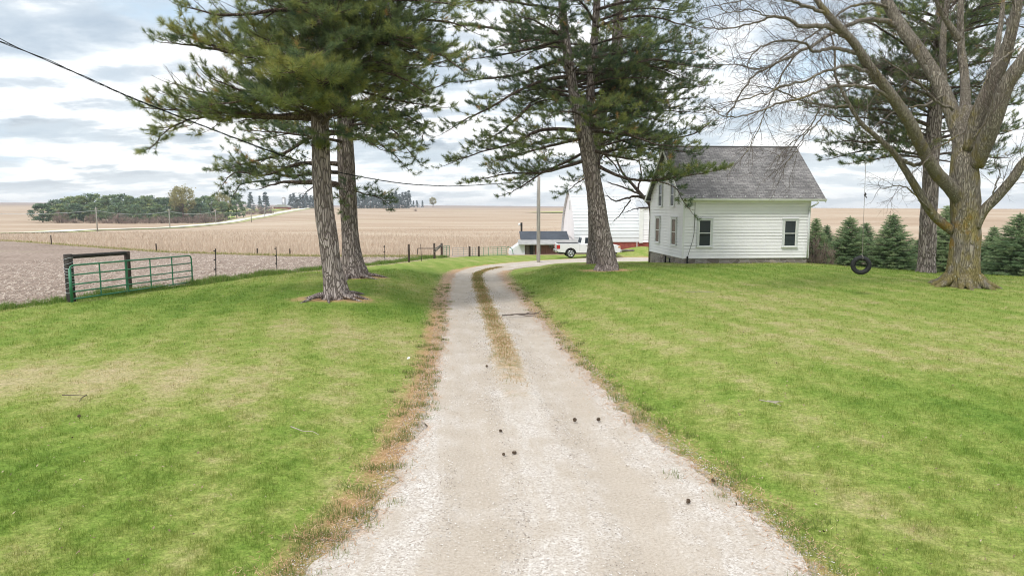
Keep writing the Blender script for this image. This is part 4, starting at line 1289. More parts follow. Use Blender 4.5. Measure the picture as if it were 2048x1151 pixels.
F0 = 27.0
partsF = [
    [(1925, 580, 74, 0), (1926, 545, 66, 0), (1929, 500, 60, 0), (1931, 450, 58, 0), (1930, 405, 60, 0), (1929, 350, 58, 0), (1930, 300, 50, .1), (1932, 250, 44, .3), (1932, 215, 30, .5)],
    # great left limb
    [(1922, 405, 34, 0), (1898, 372, 36, -.3), (1872, 345, 33, -.6), (1842, 292, 31, -1.2), (1818, 243, 30, -1.7), (1778, 185, 27, -2.2), (1738, 133, 24, -2.7), (1712, 92, 21, -3.0), (1690, 66, 19, -3.2), (1656, 29, 17, -3.4), (1632, -2, 13, -3.5), (1600, -50, 9, -3.5)],
    # low left limb
    [(1905, 462, 24, .1), (1869, 432, 23, 0), (1841, 390, 21, -.2), (1812, 342, 17, -.4), (1784, 302, 14, -.6), (1749, 270, 12, -.8), (1722, 246, 11, -1), (1698, 208, 9, -1.1), (1685, 183, 8, -1.1), (1671, 152, 6, -1.1), (1669, 103, 5, -1.0), (1660, 60, 3, -1)],
    # middle limb up left
    [(1925, 290, 42, .2), (1908, 235, 38, .7), (1878, 165, 35, 1.2), (1845, 112, 33, 1.6), (1808, 62, 31, 2.0), (1781, 18, 28, 2.3), (1765, -20, 24, 2.4), (1730, -100, 14, 2.6)],
    # central uprights
    [(1930, 240, 30, .5), (1930, 160, 22, .9), (1923, 103, 19, 1.2), (1921, 46, 16, 1.4), (1924, -30, 13, 1.6), (1930, -120, 6, 1.8)],
    [(1918, 250, 20, 1.0), (1893, 190, 17, 1.6), (1886, 137, 16, 1.8), (1887, 69, 15, 2.0), (1895, 0, 12, 2.2), (1900, -80, 6, 2.3)],
    # dead stub leaning
    [(1917, 80, 20, .9), (1905, 60, 16, .8), (1890, 38, 12, .7), (1878, 15, 10, .6), (1865, -15, 6, .5)],
    # right limbs
    [(1940, 300, 42, -.2), (1957, 228, 37, -.5), (1987, 160, 35, -.9), (2010, 110, 30, -1.2), (2027, 46, 25, -1.5), (2038, -5, 20, -1.7), (2060, -90, 10, -2)],
    [(1950, 330, 44, -.3), (1972, 280, 42, -.8), (1992, 228, 40, -1.2), (2012, 171, 37, -1.5), (2046, 122, 33, -1.9), (2085, 60, 26, -2.3), (2140, -20, 14, -2.8)],
    [(1958, 245, 16, .3), (1975, 165, 14, .7), (1991, 114, 13, 1.0), (2003, 34, 11, 1.3), (2010, -30, 7, 1.5)],
    # low right limb
    [(1950, 455, 26, -.3), (1968, 421, 25, -.5), (1994, 394, 25, -.8), (2027, 355, 24, -1.2), (2050, 322, 22, -1.5), (2110, 270, 16, -2.2), (2180, 200, 8, -2.8)],
]
brF = [
    ([(1778, 14, 7, 2.2), (1758, 9, 6, 1.8), (1728, 8, 6, 1.2), (1690, 20, 5, .6), (1660, 45, 4, 0), (1610, 80, 3, -.4), (1560, 118, 2.2, -.8), (1530, 150, 1.6, -1)], .06),
    ([(1790, 52, 13, 1.6), (1773, 43, 12, 1.2), (1730, 40, 10, .4), (1672, 63, 8, -.6), (1621, 92, 7, -1.4), (1578, 115, 6, -2), (1526, 140, 5, -2.5), (1500, 160, 4, -2.8), (1466, 212, 3, -3), (1452, 236, 2, -3)], .07),
    ([(1712, 106, 10, -2.9), (1690, 101, 9, -3), (1658, 97, 8, -3.1), (1629, 103, 7, -3.2), (1612, 89, 6, -3.3), (1578, 80, 5, -3.4), (1535, 88, 4, -3.5), (1505, 110, 3, -3.6), (1495, 140, 2, -3.7)], .06),
    ([(1690, 72, 13, -3.1), (1670, 60, 12, -3.2), (1644, 52, 11, -3.4), (1601, 52, 9, -3.7), (1572, 37, 7, -4), (1543, 34, 6, -4.2), (1509, 46, 4, -4.4), (1457, 59, 3, -4.7), (1409, 54, 2, -5)], .02),
    ([(1735, 143, 9, -2.7), (1722, 140, 8, -2.9), (1698, 132, 7, -3), (1658, 140, 6, -3.3), (1612, 160, 5, -3.6), (1558, 175, 4, -3.9), (1500, 196, 3, -4.2), (1455, 205, 2, -4.4)], .05),
    ([(1812, 240, 12, -1.8), (1796, 212, 11, -2), (1770, 190, 9, -2.3), (1744, 178, 8, -2.6), (1701, 172, 7, -3), (1658, 175, 6, -3.3), (1618, 192, 5, -3.6), (1572, 203, 5, -3.9), (1523, 221, 4, -4.2), (1486, 231, 3, -4.4), (1452, 234, 2.4, -4.6), (1424, 216, 1.8, -4.7)], .07),
    ([(1694, 212, 6, -1.1), (1675, 213, 5, -1.3), (1652, 212, 5, -1.5), (1606, 203, 4, -1.9), (1555, 181, 3, -2.3), (1515, 172, 2, -2.6)], .04),
    ([(1660, 32, 9, -3.4), (1630, 18, 8, -3.6), (1601, 9, 7, -3.8), (1575, 0, 6, -4), (1540, -12, 4, -4.2), (1490, 0, 3, -4.4), (1440, 10, 2, -4.6)], .02),
    ([(1642, 212, 4, -1.6), (1625, 245, 3, -1.8), (1605, 270, 2.4, -2), (1575, 295, 1.8, -2.1), (1550, 320, 1.2, -2.2)], .1),
    ([(1656, 222, 4, -2.4), (1630, 250, 3, -2.6), (1612, 268, 3, -2.7), (1605, 285, 2, -2.8), (1590, 305, 1.5, -2.8), (1570, 330, 1.2, -2.9)], .1),
    ([(1600, 100, 4, -1.8), (1570, 140, 4, -2.2), (1550, 180, 3, -2.6), (1530, 225, 2.4, -3), (1515, 262, 2, -3.2), (1490, 310, 1.4, -3.4)], .1),
    ([(1545, 34, 3, -4.2), (1500, 20, 3, -4.5), (1460, 25, 2, -4.8), (1425, 5, 1.6, -5)], .0),
    ([(1552, 130, 3, -2.2), (1510, 138, 3, -2.6), (1470, 130, 2, -3), (1420, 130, 1.6, -3.3)], .03),
    ([(1790, 310, 7, -.5), (1810, 322, 8, -.6), (1832, 330, 9, -.6), (1850, 322, 9, -.7)], .0),
    ([(1700, 245, 4, -1), (1680, 238, 3, -1.1), (1665, 230, 2.5, -1.2), (1640, 232, 2, -1.3)], .02),
    ([(1985, 395, 4, -.8), (1990, 375, 3, -.9), (2000, 350, 2, -1), (1990, 325, 1.4, -1)], .0),
    ([(1945, 280, 6, -1.2), (1975, 240, 4, -1.6), (1985, 200, 3, -1.8), (1970, 165, 2, -2)], .03),
    ([(1925, 265, 5, -1), (1900, 280, 4, -1.5), (1870, 300, 3, -1.8), (1845, 330, 2, -2)], .06),
    ([(1905, 220, 6, 0), (1870, 200, 5, -.6), (1840, 170, 4, -1), (1800, 140, 3, -1.3), (1760, 110, 2, -1.6)], .02),
    ([(1885, 190, 6, .8), (1850, 210, 5, .4), (1810, 215, 4, 0), (1770, 235, 3, -.3), (1740, 260, 2, -.5)], .06),
    ([(1860, 420, 4, -.2), (1820, 380, 3, -.6), (1790, 372, 2, -.8), (1755, 380, 1.4, -1)], .04),
    ([(2030, 100, 6, -1.4), (2000, 120, 4, -1.9), (1975, 150, 3, -2.2), (1960, 190, 2, -2.3)], .05),
    ([(1995, 150, 5, -1), (2010, 100, 4, -.8), (2015, 60, 3, -.6), (2005, 20, 2, -.5)], .0),
]
partsF = [[(a, b, c * 0.88, d) for a, b, c, d in partsF[0]]] + [[(a, b, c * 0.74, d) for a, b, c, d in q] for q in partsF[1:]]
brF = [([(a, b, c * 0.85, d) for a, b, c, d in q], dr) for q, dr in brF]
bare_tree('bare_tree', BASE['F'], partsF, brF, 'massive leafless tree with orange lichen on its trunk, holding the tire swing', M['barebark'], M['twig'], 31, F0, flare=.30, roots=11)

# small leafless tree between barn and house
pg = P(1303, 505, 50.0); bg = np.array((pg[0], 50.0, H(pg[0], 50.0)))
partsG = [[(1303, 505, 12, 0), (1303, 470, 11, 0), (1304, 430, 10, 0), (1300, 408, 9, 0), (1288, 392, 7, 0)],
          [(1300, 408, 8, 0), (1285, 392, 7, -.3), (1268, 372, 6, -.6), (1245, 345, 4, -1), (1230, 310, 3, -1.2), (1222, 280, 2, -1.3)],
          [(1303, 415, 7, 0), (1312, 385, 6, .4), (1316, 350, 5, .6), (1320, 300, 3, .8), (1318, 262, 2, 1)]]
brG = [([(1296, 400, 5, 0), (1275, 393, 5, -.3), (1255, 396, 4, -.5), (1232, 402, 3, -.8), (1214, 392, 2, -1), (1200, 388, 1.6, -1.2)], .03),
       ([(1285, 392, 4, -.3), (1265, 382, 4, -.8), (1240, 372, 3, -1.2), (1215, 365, 2, -1.6)], .02),
       ([(1262, 400, 3, -.5), (1250, 415, 2.5, -.6), (1240, 430, 2, -.7), (1228, 442, 1.4, -.8)], .05),
       ([(1275, 380, 4, -.5), (1282, 350, 3, -.5), (1278, 320, 2, -.6), (1270, 295, 1.4, -.7)], .0),
       ([(1302, 415, 3, 0), (1285, 415, 3, -.5), (1268, 418, 2, -.9), (1250, 425, 1.4, -1.2)], .03)]
bare_tree('bare_tree', bg, partsG, brG, 'small leafless tree showing past the left gable of the white house', M['limbbark'], M['twig'], 33, 50.0, twig_r=.012, twig_len=1.2, dens=2.2)

# ------------------------------------------------------------------ white house
HA = P(1365, 521, 39.0); HA[2] = H(HA[0], HA[1])
HRZ = 0.088
house = empty('farmhouse', HA, HRZ)
tag(house, 'white clapboard farmhouse with a steep grey shingled roof', 'house')
HL, HD, ZF, ZS, EO = 7.45, 6.5, 0.28, 3.58, 0.35      # length, depth, foundation top, soffit, eave overhang
SL = (6.85 - 3.72) / (HD / 2 + EO)
def zroof(y): return 3.72 + (min(y, HD - y) + EO) * SL
fm = MB(); fm.box2((0.03, 0.03, -1.2), (HL - 0.03, HD - 0.03, ZF + 0.02))
fo = fm.build('foundation', M['stone'], house)
wl_ = MB(); rh = 0.182; O1 = 0.030; GAP = 0.025
z = ZF
wl_.box2((0.03, 0.03, ZF - 0.01), (HL - 0.03, HD - 0.03, ZS - 0.01))
k = 0
while z < 6.7:
    z1 = z + rh
    if z1 <= ZS + 0.1:
        zt = min(z1, ZS)
        for yb_, sg in ((0.0, -1), (HD, 1)):
            yo = yb_ + sg * O1; yi = yb_ - sg * 0.012
            q = [(0, yo, z + GAP), (HL, yo, z + GAP), (HL, yb_ + sg * .012, zt), (0, yb_ + sg * .012, zt)]
            wl_.add(q if sg < 0 else q[::-1], Q=[(0, 1, 2, 3)])
            wl_.add([(0, yi, z + GAP), (HL, yi, z + GAP), (HL, yo, z + GAP), (0, yo, z + GAP)], Q=[(0, 1, 2, 3)])
            wl_.add([(0, yi, z), (HL, yi, z), (HL, yi, z + GAP), (0, yi, z + GAP)], Q=[(0, 1, 2, 3)])
    def lim(zz):
        return max(0.0, (zz - 3.72) / SL - EO + 0.06)
    y0, y1 = lim(z), lim(z1)
    if HD - 2 * y0 > 0.05:
        y1 = min(y1, HD / 2)
        for xx, o in ((0.0, -O1), (HL, O1)):
            sg = np.sign(o); xi = xx - sg * 0.012
            q = [(xx + o, y0, z + GAP), (xx + o, HD - y0, z + GAP), (xx + sg * .012, HD - y1, z1), (xx + sg * .012, y1, z1)]
            wl_.add(q if xx > 0 else q[::-1], Q=[(0, 1, 2, 3)])
            wl_.add([(xi, y0, z + GAP), (xi, HD - y0, z + GAP), (xx + o, HD - y0, z + GAP), (xx + o, y0, z + GAP)], Q=[(0, 1, 2, 3)])
            wl_.add([(xi, y0, z), (xi, HD - y0, z), (xi, HD - y0, z + GAP), (xi, y0, z + GAP)], Q=[(0, 1, 2, 3)])
    z = z1
wl_.build('wall', M['white_siding'], house)
for cx_, cy_ in ((0, 0), (HL, 0), (0, HD), (HL, HD)):
    cb = MB(); cb.box((cx_, cy_, (ZF + ZS) / 2), (0.085, 0.085, ZS - ZF)); cb.build('corner_trim', M['white_trim'], house)
# roof: two slabs with thickness
rf = MB(); GO = 0.32; TH = 0.10
x0, x1 = -GO, HL + 0.72
ze, zr = 3.72, zroof(HD / 2)
for s_ in (0, 1):
    def yy(y): return HD - y if s_ else y
    e0, r0_ = (-EO - 0.06), HD / 2
    top = [(x0, yy(e0), ze - 0.05), (x1, yy(e0), ze - 0.05), (x1, yy(r0_), zr + 0.02), (x0, yy(r0_), zr + 0.02)]
    bot = [(a, b, c - TH) for a, b, c in top]
    rf.add(top + bot, Q=[(0, 1, 2, 3), (7, 6, 5, 4), (0, 4, 5, 1), (1, 5, 6, 2), (3, 7, 4, 0)])
roof = rf.build('roof', M['shingle'], house)
def planar_uv(o, f):
    me = o.data; uvl = me.uv_layers.new(name='uv')
    co = np.empty(len(me.vertices) * 3); me.vertices.foreach_get('co', co); co = co.reshape(-1, 3)
    li = np.empty(len(me.loops), np.int32); me.loops.foreach_get('vertex_index', li)
    uvl.data.foreach_set('uv', f(co[li]).astype(np.float32).ravel())
planar_uv(roof, lambda c: np.stack((c[:, 0], np.minimum(c[:, 1], HD - c[:, 1]) * 1.33), -1))
rdg = MB(); rdg.tube([(x0, HD / 2, zr + 0.02), (x1, HD / 2, zr + 0.02)], 0.055, 8); rdg.build('ridge_cap', M['shingle'], roof)
# rakes, soffits, gutter
for xx in (x0 - 0.012, x1 + 0.012):
    for s_ in (0, 1):
        rk = MB()
        pts = []
        for y, zz in ((-EO - 0.02, ze - 0.02), (HD / 2, zr + 0.0)):
            pts.append((HD - y if s_ else y, zz))
        (ya, za), (yb, zb) = pts
        V = [(xx - 0.02, ya, za - 0.24), (xx + 0.02, ya, za - 0.24), (xx + 0.02, yb, zb - 0.24), (xx - 0.02, yb, zb - 0.24),
             (xx - 0.02, ya, za - 0.035), (xx + 0.02, ya, za - 0.035), (xx + 0.02, yb, zb - 0.035), (xx - 0.02, yb, zb - 0.035)]
        rk.add(V, Q=[(0, 3, 2, 1), (4, 5, 6, 7), (0, 1, 5, 4), (1, 2, 6, 5), (2, 3, 7, 6), (3, 0, 4, 7)])
        rk.build('rake_board', M['white_trim'], house)
for ya_, yb_ in ((-EO, 0.01), (HD - 0.01, HD + EO)):
    sf = MB(); sf.box2((x0 + 0.03, ya_, ZS - 0.012), (x1 - 0.03, yb_, ZS + 0.03)); sf.build('soffit', M['white_trim'], house)
gt = MB()
ga = -EO - 0.06
gt.add([(x0, ga, 3.56), (x1, ga, 3.545), (x1, ga - 0.09, 3.575), (x0, ga - 0.09, 3.59), (x0, ga - 0.12, 3.69), (x1, ga - 0.12, 3.675), (x0, ga, 3.69), (x1, ga, 3.675), (x0, ga - .105, 3.69), (x1, ga - .105, 3.675), (x0, ga - .08, 3.60), (x1, ga - .08, 3.585)],
       Q=[(0, 3, 2, 1), (3, 4, 5, 2), (0, 1, 7, 6), (4, 8, 9, 5), (8, 10, 11, 9)], T=[(0, 6, 3), (6, 4, 3), (1, 2, 7), (7, 2, 5)])
gut = gt.build('gutter', M['white_trim'], house)
dp = MB(); dx = HL + 0.02
dp.tube(catmull([(HL + 0.22, ga - 0.05, 3.56), (HL + 0.2, ga - 0.04, 3.42), (dx - 0.06, -0.10, 3.18), (dx - 0.08, -0.075, 3.0)], 5), 0.045, 8)
dp.tube([(dx - 0.08, -0.075, 3.0), (dx - 0.08, -0.075, 0.3)], 0.042, 8)
dp.build('downspout', M['grey_trim'], house, True)
for i in range(10):
    g_ = MB(); gx = 0.15 + i * (HL - 0.1) / 9.0; y = -EO + 0.02; zz = zroof(-0.05) + 0.0
    zz = ze - 0.05 + (0.08 / (HD / 2 + EO)) * (zr - ze) + 0.03
    g_.box((gx, y - 0.02, zz + 0.05), (0.025, 0.03, 0.10)); g_.box((gx, y + 0.04, zz + 0.035), (0.03, 0.12, 0.02))
    g_.build('snow_guard', M['white_trim'], house)


def window(parent, c, w_, h_, ax, blind=True):
    """double hung window; ax 'y' on the long wall, 'x' on the gable; c = centre of the sill line on the wall face"""
    def bx(u0, u1, z0, z1, d0, d1):
        if ax == 'y': return ((c[0] + u0, c[1] - d1, c[2] + z0), (c[0] + u1, c[1] - d0, c[2] + z1))
        return ((c[0] - d1, c[1] + u0, c[2] + z0), (c[0] - d0, c[1] + u1, c[2] + z1))
    t_ = 0.11; f = MB()
    f.box2(*bx(-w_ / 2, -w_ / 2 + t_, 0, h_, -0.02, 0.085)); f.box2(*bx(w_ / 2 - t_, w_ / 2, 0, h_, -0.02, 0.085))
    f.box2(*bx(-w_ / 2 + t_, w_ / 2 - t_, h_ - t_, h_, -0.02, 0.085))
    f.box2(*bx(-w_ / 2 - 0.03, w_ / 2 + 0.03, h_, h_ + 0.04, -0.02, 0.115))
    fr = f.build('window', M['grey_trim'], parent)
    s = MB(); s.box2(*bx(-w_ / 2 - 0.03, w_ / 2 + 0.03, -0.05, 0.0, -0.02, 0.13)); s.box2(*bx(-w_ / 2 + t_, w_ / 2 - t_, 0, 0.05, -0.02, 0.08))
    s.build('sill', M['white_trim'], fr)
    iw = w_ / 2 - t_; hh = (h_ - t_ - 0.05) / 2
    r = MB()
    r.box2(*bx(-iw, iw, 0.05 + hh - 0.022, 0.05 + hh + 0.022, 0.05, 0.080))
    for q in (-1, 1): r.box2(*bx(min(q * iw, q * (iw - 0.035)), max(q * iw, q * (iw - 0.035)), 0.05, h_ - t_, 0.05, 0.074))
    r.build('sash', M['white_trim'], fr)
    p = MB(); p.box2(*bx(-iw, iw, 0.05, h_ - t_, 0.030, 0.056)); p.build('pane', M['glass'], fr)
    if blind:
        b = MB(); n = int((h_ - t_) / 0.055)
        for i in range(n):
            zz = 0.06 + i * 0.055
            if 0.36 < i / n < 0.47: continue
            b.box2(*bx(-iw + 0.05, iw - 0.05, zz, zz + 0.030, 0.0562, 0.059))
        b.build('blind', M['blind'], fr)
    return fr


window(house, (1.24, 0, 0.98), 0.92, 1.58, 'y'); window(house, (6.30, 0, 0.95), 0.92, 1.58, 'y')
window(house, (0, 1.55, 0.98), 0.95, 1.62, 'x', False); window(house, (0, 4.75, 0.98), 0.95, 1.62, 'x', False)
window(house, (0, 1.95, 3.25), 0.82, 1.45, 'x', False); window(house, (0, 4.30, 3.25), 0.82, 1.45, 'x', False)
cv = MB(); cv.tube(catmull([(0.62, -0.05, 3.5), (0.62, -0.055, 2.0), (0.55, -0.06, 1.4), (0.30, -0.06, 0.5), (0.27, -0.06, 0.35)], 4), 0.012, 5); cv.build('service_cable', M['wire'], house)
cb2 = MB(); cb2.box((0.26, -0.06, 0.22), (0.09, 0.08, 0.40)); bevel(cb2.build('meter_box', M['black_plastic'], house), 0.01)
vn = MB(); vn.box((-0.0, 3.1, 0.02), (0.12, 0.06, 0.42)); vn.build('vent_pipe', M['black_plastic'], fo)
bw = MB(); bw.box((0.0, 2.55, 0.02), (0.10, 0.5, 0.25)); bw.build('cellar_window', M['glass'], fo)

# ------------------------------------------------------------------ white gothic roofed barn
BRZ = 0.10
B0 = np.array((6.85, 72.5, -1.5))
barn = empty('barn', B0, BRZ)
tag(barn, 'white barn with a pointed arched roof behind the pickup', 'barn')
BW, BL, BZ0, BZT = 8.2, 6.9, 0.95, 6.35


def gothic(n=16):
    """half outline (distance from centre line, height) from the eave up to the peak"""
    out = []
    for i in range(n + 1):
        t = i / n
        d = BW / 2 * math.cos(t * math.pi / 2 * 0.98) ** 0.78
        z_ = BZ0 + (BZT - BZ0) * (t ** 0.93)
        out.append((d if i < n else 0.0, z_))
    return out


prof = gothic()
near = [(BW / 2 - d, z_) for d, z_ in prof]           # y from 0 (near side) to the middle
farp = [(BW / 2 + d, z_) for d, z_ in prof][::-1]
farp[-1] = (BW + 0.55, BZ0 + 0.05); farp.insert(-1, (BW + 0.10, BZ0 + 0.9))
full = near + farp[1:]
rm = MB()
LAP = 0.048
seq = []
for (ya, za), (yb, zb) in zip(full[:-1], full[1:]):
    L = math.hypot(yb - ya, zb - za); n = max(1, round(L / 0.34))
    for i in range(n):
        f0, f1 = i / n, (i + 1) / n
        seq.append(((ya + (yb - ya) * f0, za + (zb - za) * f0), (ya + (yb - ya) * f1, za + (zb - za) * f1)))
for (ya, za), (yb, zb) in seq:
    ny_, nz_ = -(zb - za), (yb - ya); l = math.hypot(ny_, nz_); ny_, nz_ = ny_ / l, nz_ / l
    up = zb >= za
    oa, ob = (LAP, 0.0) if up else (0.0, LAP)
    a0 = (ya + ny_ * oa, za + nz_ * oa); b0 = (yb + ny_ * ob, zb + nz_ * ob)
    rm.quad((-0.25, a0[0], a0[1]), (BL, a0[0], a0[1]), (BL, b0[0], b0[1]), (-0.25, b0[0], b0[1]))
    e = a0 if up else b0; base_ = (ya, za) if up else (yb, zb)
    rm.quad((-0.25, base_[0], base_[1]), (BL, base_[0], base_[1]), (BL, e[0], e[1]), (-0.25, e[0], e[1]))
rm.build('roof', M['barn_metal'], barn)
for xx in (0.0, BL - 0.02):
    ew = MB(); pts = [(xx, y, z_) for y, z_ in full]
    ew.add(pts, T=[(0, i, i + 1) for i in range(1, len(pts) - 1)])
    ew.build('end_wall', M['white_siding'], barn)
wn_ = MB(); wn_.box2((-0.03, BW / 2 - 0.35, 4.3), (0.02, BW / 2 + 0.35, 5.3)); wn_.build('window', M['grey_trim'], barn)
br_ = MB(); br_.box2((0.05, 0.06, -0.9), (BL - 0.05, BW - 0.06, BZ0 - 0.05)); br_.build('wall', M['red_wall'], barn)
tr_ = MB(); tr_.box2((-0.2, -0.03, BZ0 - 0.06), (BL, 0.10, BZ0 + 0.02)); tr_.build('eave_board', M['white_trim'], barn)
# boxy side wing
wg = MB(); wx0, wx1, wz = BL + 0.02, BL + 7.2, 4.42
wg.box2((wx0, 0.05, 0.85), (wx1, 5.5, wz))
for i in range(13):
    z_ = 0.85 + i * 0.27
    wg.add([(wx0 + .3, 0.015, z_), (wx1, 0.015, z_), (wx1, 0.045, z_ + 0.26), (wx0 + .3, 0.045, z_ + 0.26)], Q=[(0, 1, 2, 3)])
wing = wg.build('wing', M['white_siding'], barn)
w2 = MB(); w2.box2((wx0 - 0.14, -0.06, 0.80), (wx0 + 0.28, 0.3, wz + 0.05)); w2.build('corner_trim', M['white_trim'], wing)
w3 = MB(); w3.box2((wx0 - 0.1, -0.1, wz + 0.01), (wx1 + 0.1, 5.6, wz + 0.12)); w3.build('roof', M['barn_metal'], wing)
w4 = MB(); w4.box2((wx0, 0.12, -0.9), (wx1, 5.4, 0.84)); w4.build('wall', M['red_wall'], wing)
w5 = MB(); w5.tube([(wx0 - 0.4, -0.15, -0.5), (wx0 - 0.4, -0.15, 1.0)], 0.04, 6); w5.build('pipe', M['white_trim'], barn)

# ------------------------------------------------------------------ low shed in front of the barn
S0 = np.array((0.75, 68.5, H(0.75, 68.5)))
shed = empty('shed', S0, 0.06)
tag(shed, 'low red brown cattle shed with a dark slate upper roof, left of the pickup', 'shed')
gz = -0.3
sw = MB(); sw.box2((0.6, 0.3, gz), (6.3, 4.6, 1.02)); sw.build('wall', M['brown_wall'], shed)
s1 = MB(); s1.add([(-0.1, -0.25, 1.02), (6.6, -0.25, 1.02), (6.6, 2.6, 1.32), (0.0, 2.6, 1.32), (-0.1, -0.25, 1.10), (6.6, -0.25, 1.10), (6.6, 2.6, 1.40), (0.0, 2.6, 1.40)], Q=[(0, 3, 2, 1), (4, 5, 6, 7), (0, 1, 5, 4), (1, 2, 6, 5), (2, 3, 7, 6), (3, 0, 4, 7)])
s1.build('lean_to_roof', M['shed_roof'], shed)
s2 = MB(); s2.add([(0.30, 2.55, 1.30), (5.4, 2.55, 1.30), (5.4, 4.6, 2.12), (0.30, 4.6, 2.12), (0.30, 2.55, 1.42), (5.4, 2.55, 1.42), (5.4, 4.6, 2.22), (0.30, 4.6, 2.22)], Q=[(0, 3, 2, 1), (4, 5, 6, 7), (0, 1, 5, 4), (1, 2, 6, 5), (2, 3, 7, 6), (3, 0, 4, 7)])
s2.build('roof', M['dark_roof'], shed)
s3 = MB(); s3.box2((0.62, 0.24, gz), (1.02, 0.29, 0.9)); s3.box2((1.45, 0.24, gz), (1.62, 0.29, 0.98)); s3.box2((2.1, 0.24, gz), (2.2, 0.29, 0.98)); s3.build('door_frame', M['tarp'], shed)
s4 = MB(); s4.box2((1.66, 0.26, gz), (2.06, 0.295, 0.95)); s4.build('door', M['red_wall'], shed)
s6 = MB(); s6.box2((1.04, 0.265, gz), (1.42, 0.296, 0.96)); s6.build('doorway', M['black_plastic'], shed)
s5 = MB(); s5.add([(-1.0, 0.6, gz), (0.55, 0.2, gz), (0.55, 0.2, 1.0), (0.1, 0.3, 1.15), (-0.9, 0.6, 0.45), (-1.0, 3.0, gz), (0.55, 3.0, gz), (0.55, 3.0, 1.0), (0.1, 3.0, 1.15), (-0.9, 3.0, 0.45)], T=[(0, 1, 2), (0, 2, 3), (0, 3, 4)], Q=[(0, 4, 9, 5), (4, 3, 8, 9), (3, 2, 7, 8)])
s5.build('side_wing', M['barn_metal'], shed)
s7 = MB(); s7.box2((3.0, 0.05, 0.72), (6.5, 0.26, 1.0)); s7.build('fascia', M['tarp'], shed)

# yard light behind the shed
yp = P(1043, 466, 77); yl = empty('yard_light', (yp[0], 77, H(yp[0], 77)))
tag(yl, 'thin dark yard light pole standing behind the low shed', 'yard light')
ht = P(1043, 445, 77)[2] - yl.location.z
m_ = MB(); m_.tube([(0, 0, -0.3), (0, 0, ht)], 0.11, 8); m_.build('pole', M['tpost'], yl)
m_ = MB(); m_.tube([(0, 0, ht - 0.15), (-0.22, 0, ht - 0.10)], 0.03, 6); m_.build('bracket', M['steel'], yl)
m_ = MB(); m_.tube([(-0.24, 0, ht - 0.05), (-0.24, 0, ht - 0.16), (-0.24, 0, ht - 0.34)], [0.06, 0.12, 0.16], 10); m_.build('lamp', M['ceramic'], yl, True)

# ------------------------------------------------------------------ pickup truck
T0 = np.array((4.05, 61.2, 0.0)); T0[2] = H(6.8, 61.4) + 0.02
truck = empty('pickup_truck', T0, 0.05)
tag(truck, 'white pickup truck parked behind the forked pine', 'pickup truck')
TL, TWd = 5.75, 1.98
RW, FW = 1.22, 4.78          # wheel centres
def arc(cx_, r, a0, a1, n=9, cz=0.40): return [(cx_ + r * math.cos(R(a0 + (a1 - a0) * i / n)), cz + r * math.sin(R(a0 + (a1 - a0) * i / n))) for i in range(n + 1)]
side = [(0.0, 0.60), (0.10, 0.52)] + [(RW - 0.52, 0.46)] + arc(RW, 0.48, 172, 8) + [(RW + 0.55, 0.44), (FW - 0.55, 0.44)] + arc(FW, 0.48, 172, 8) + [(FW + 0.53, 0.46), (5.68, 0.50), (5.75, 0.62), (5.73, 0.95), (5.62, 1.08), (5.3, 1.14), (4.25, 1.22), (4.10, 1.24), (2.05, 1.24), (2.03, 1.26), (0.03, 1.26), (0.0, 1.20)]
bd = MB(); bd.poly_prism(side, 0.0, TWd); body = bevel(bd.build('body', M['truck_paint'], truck), 0.035, 2)
cab = MB()
prof_c = [(2.12, 1.20), (2.28, 1.86), (2.45, 1.90), (3.55, 1.90), (3.75, 1.84), (4.45, 1.20)]
V = []
for x, z_ in prof_c:
    ins = 0.03 + (z_ - 1.2) * 0.22
    V += [(x, ins, z_), (x, TWd - ins, z_)]
n_ = len(prof_c)
Qs = [(2 * i, 2 * i + 2, 2 * i + 3, 2 * i + 1) for i in range(n_ - 1)]
cab.add(V, Q=Qs, T=[(0, 2 * i + 2, 2 * i) for i in range(1, n_ - 1)] + [(1, 2 * i + 1, 2 * i + 3) for i in range(1, n_ - 1)])
cb_ = bevel(cab.build('cab', M['truck_paint'], truck), 0.03, 2)
def sidewin(pts, near_=True):
    mbx = MB(); vv = []
    for x, z_ in pts:
        ins = 0.03 + (z_ - 1.2) * 0.22 - 0.012
        vv.append((x, ins if near_ else TWd - ins, z_))
    for x, z_ in pts:
        ins = 0.03 + (z_ - 1.2) * 0.22 + 0.02
        vv.append((x, ins if near_ else TWd - ins, z_))
    n = len(pts)
    mbx.add(vv, T=[(0, i, i + 1) for i in range(1, n - 1)], Q=[(i, (i + 1) % n, n + (i + 1) % n, n + i) for i in range(n)])
    return mbx.build('side_window', M['glass'], truck)
for nr in (True, False):
    sidewin([(2.50, 1.30), (3.10, 1.30), (3.10, 1.80), (2.55, 1.80)], nr); sidewin([(3.18, 1.30), (4.12, 1.30), (3.66, 1.78), (3.18, 1.80)], nr)
ws = MB(); ws.add([(3.80, 0.22, 1.82), (4.42, 0.08, 1.25), (4.42, TWd - 0.08, 1.25), (3.80, TWd - 0.22, 1.82)], Q=[(0, 1, 2, 3)]); 
ws.V[-1] = ws.V[-1] + np.array((0.025, 0, 0.02)); ws.build('windscreen', M['glass'], truck)
rw_ = MB(); rw_.add([(2.13, 0.16, 1.34), (2.13, TWd - 0.16, 1.34), (2.23, TWd - 0.22, 1.78), (2.23, 0.22, 1.78)], Q=[(0, 1, 2, 3)]); rw_.build('rear_window', M['glass'], truck)
bedm = MB(); bedm.box2((0.10, 0.10, 1.262), (2.0, TWd - 0.10, 1.30)); bedm.build('dark_bed_cap', M['black_plastic'], truck)  # flat dark cap added in place of the open bed's dark inside
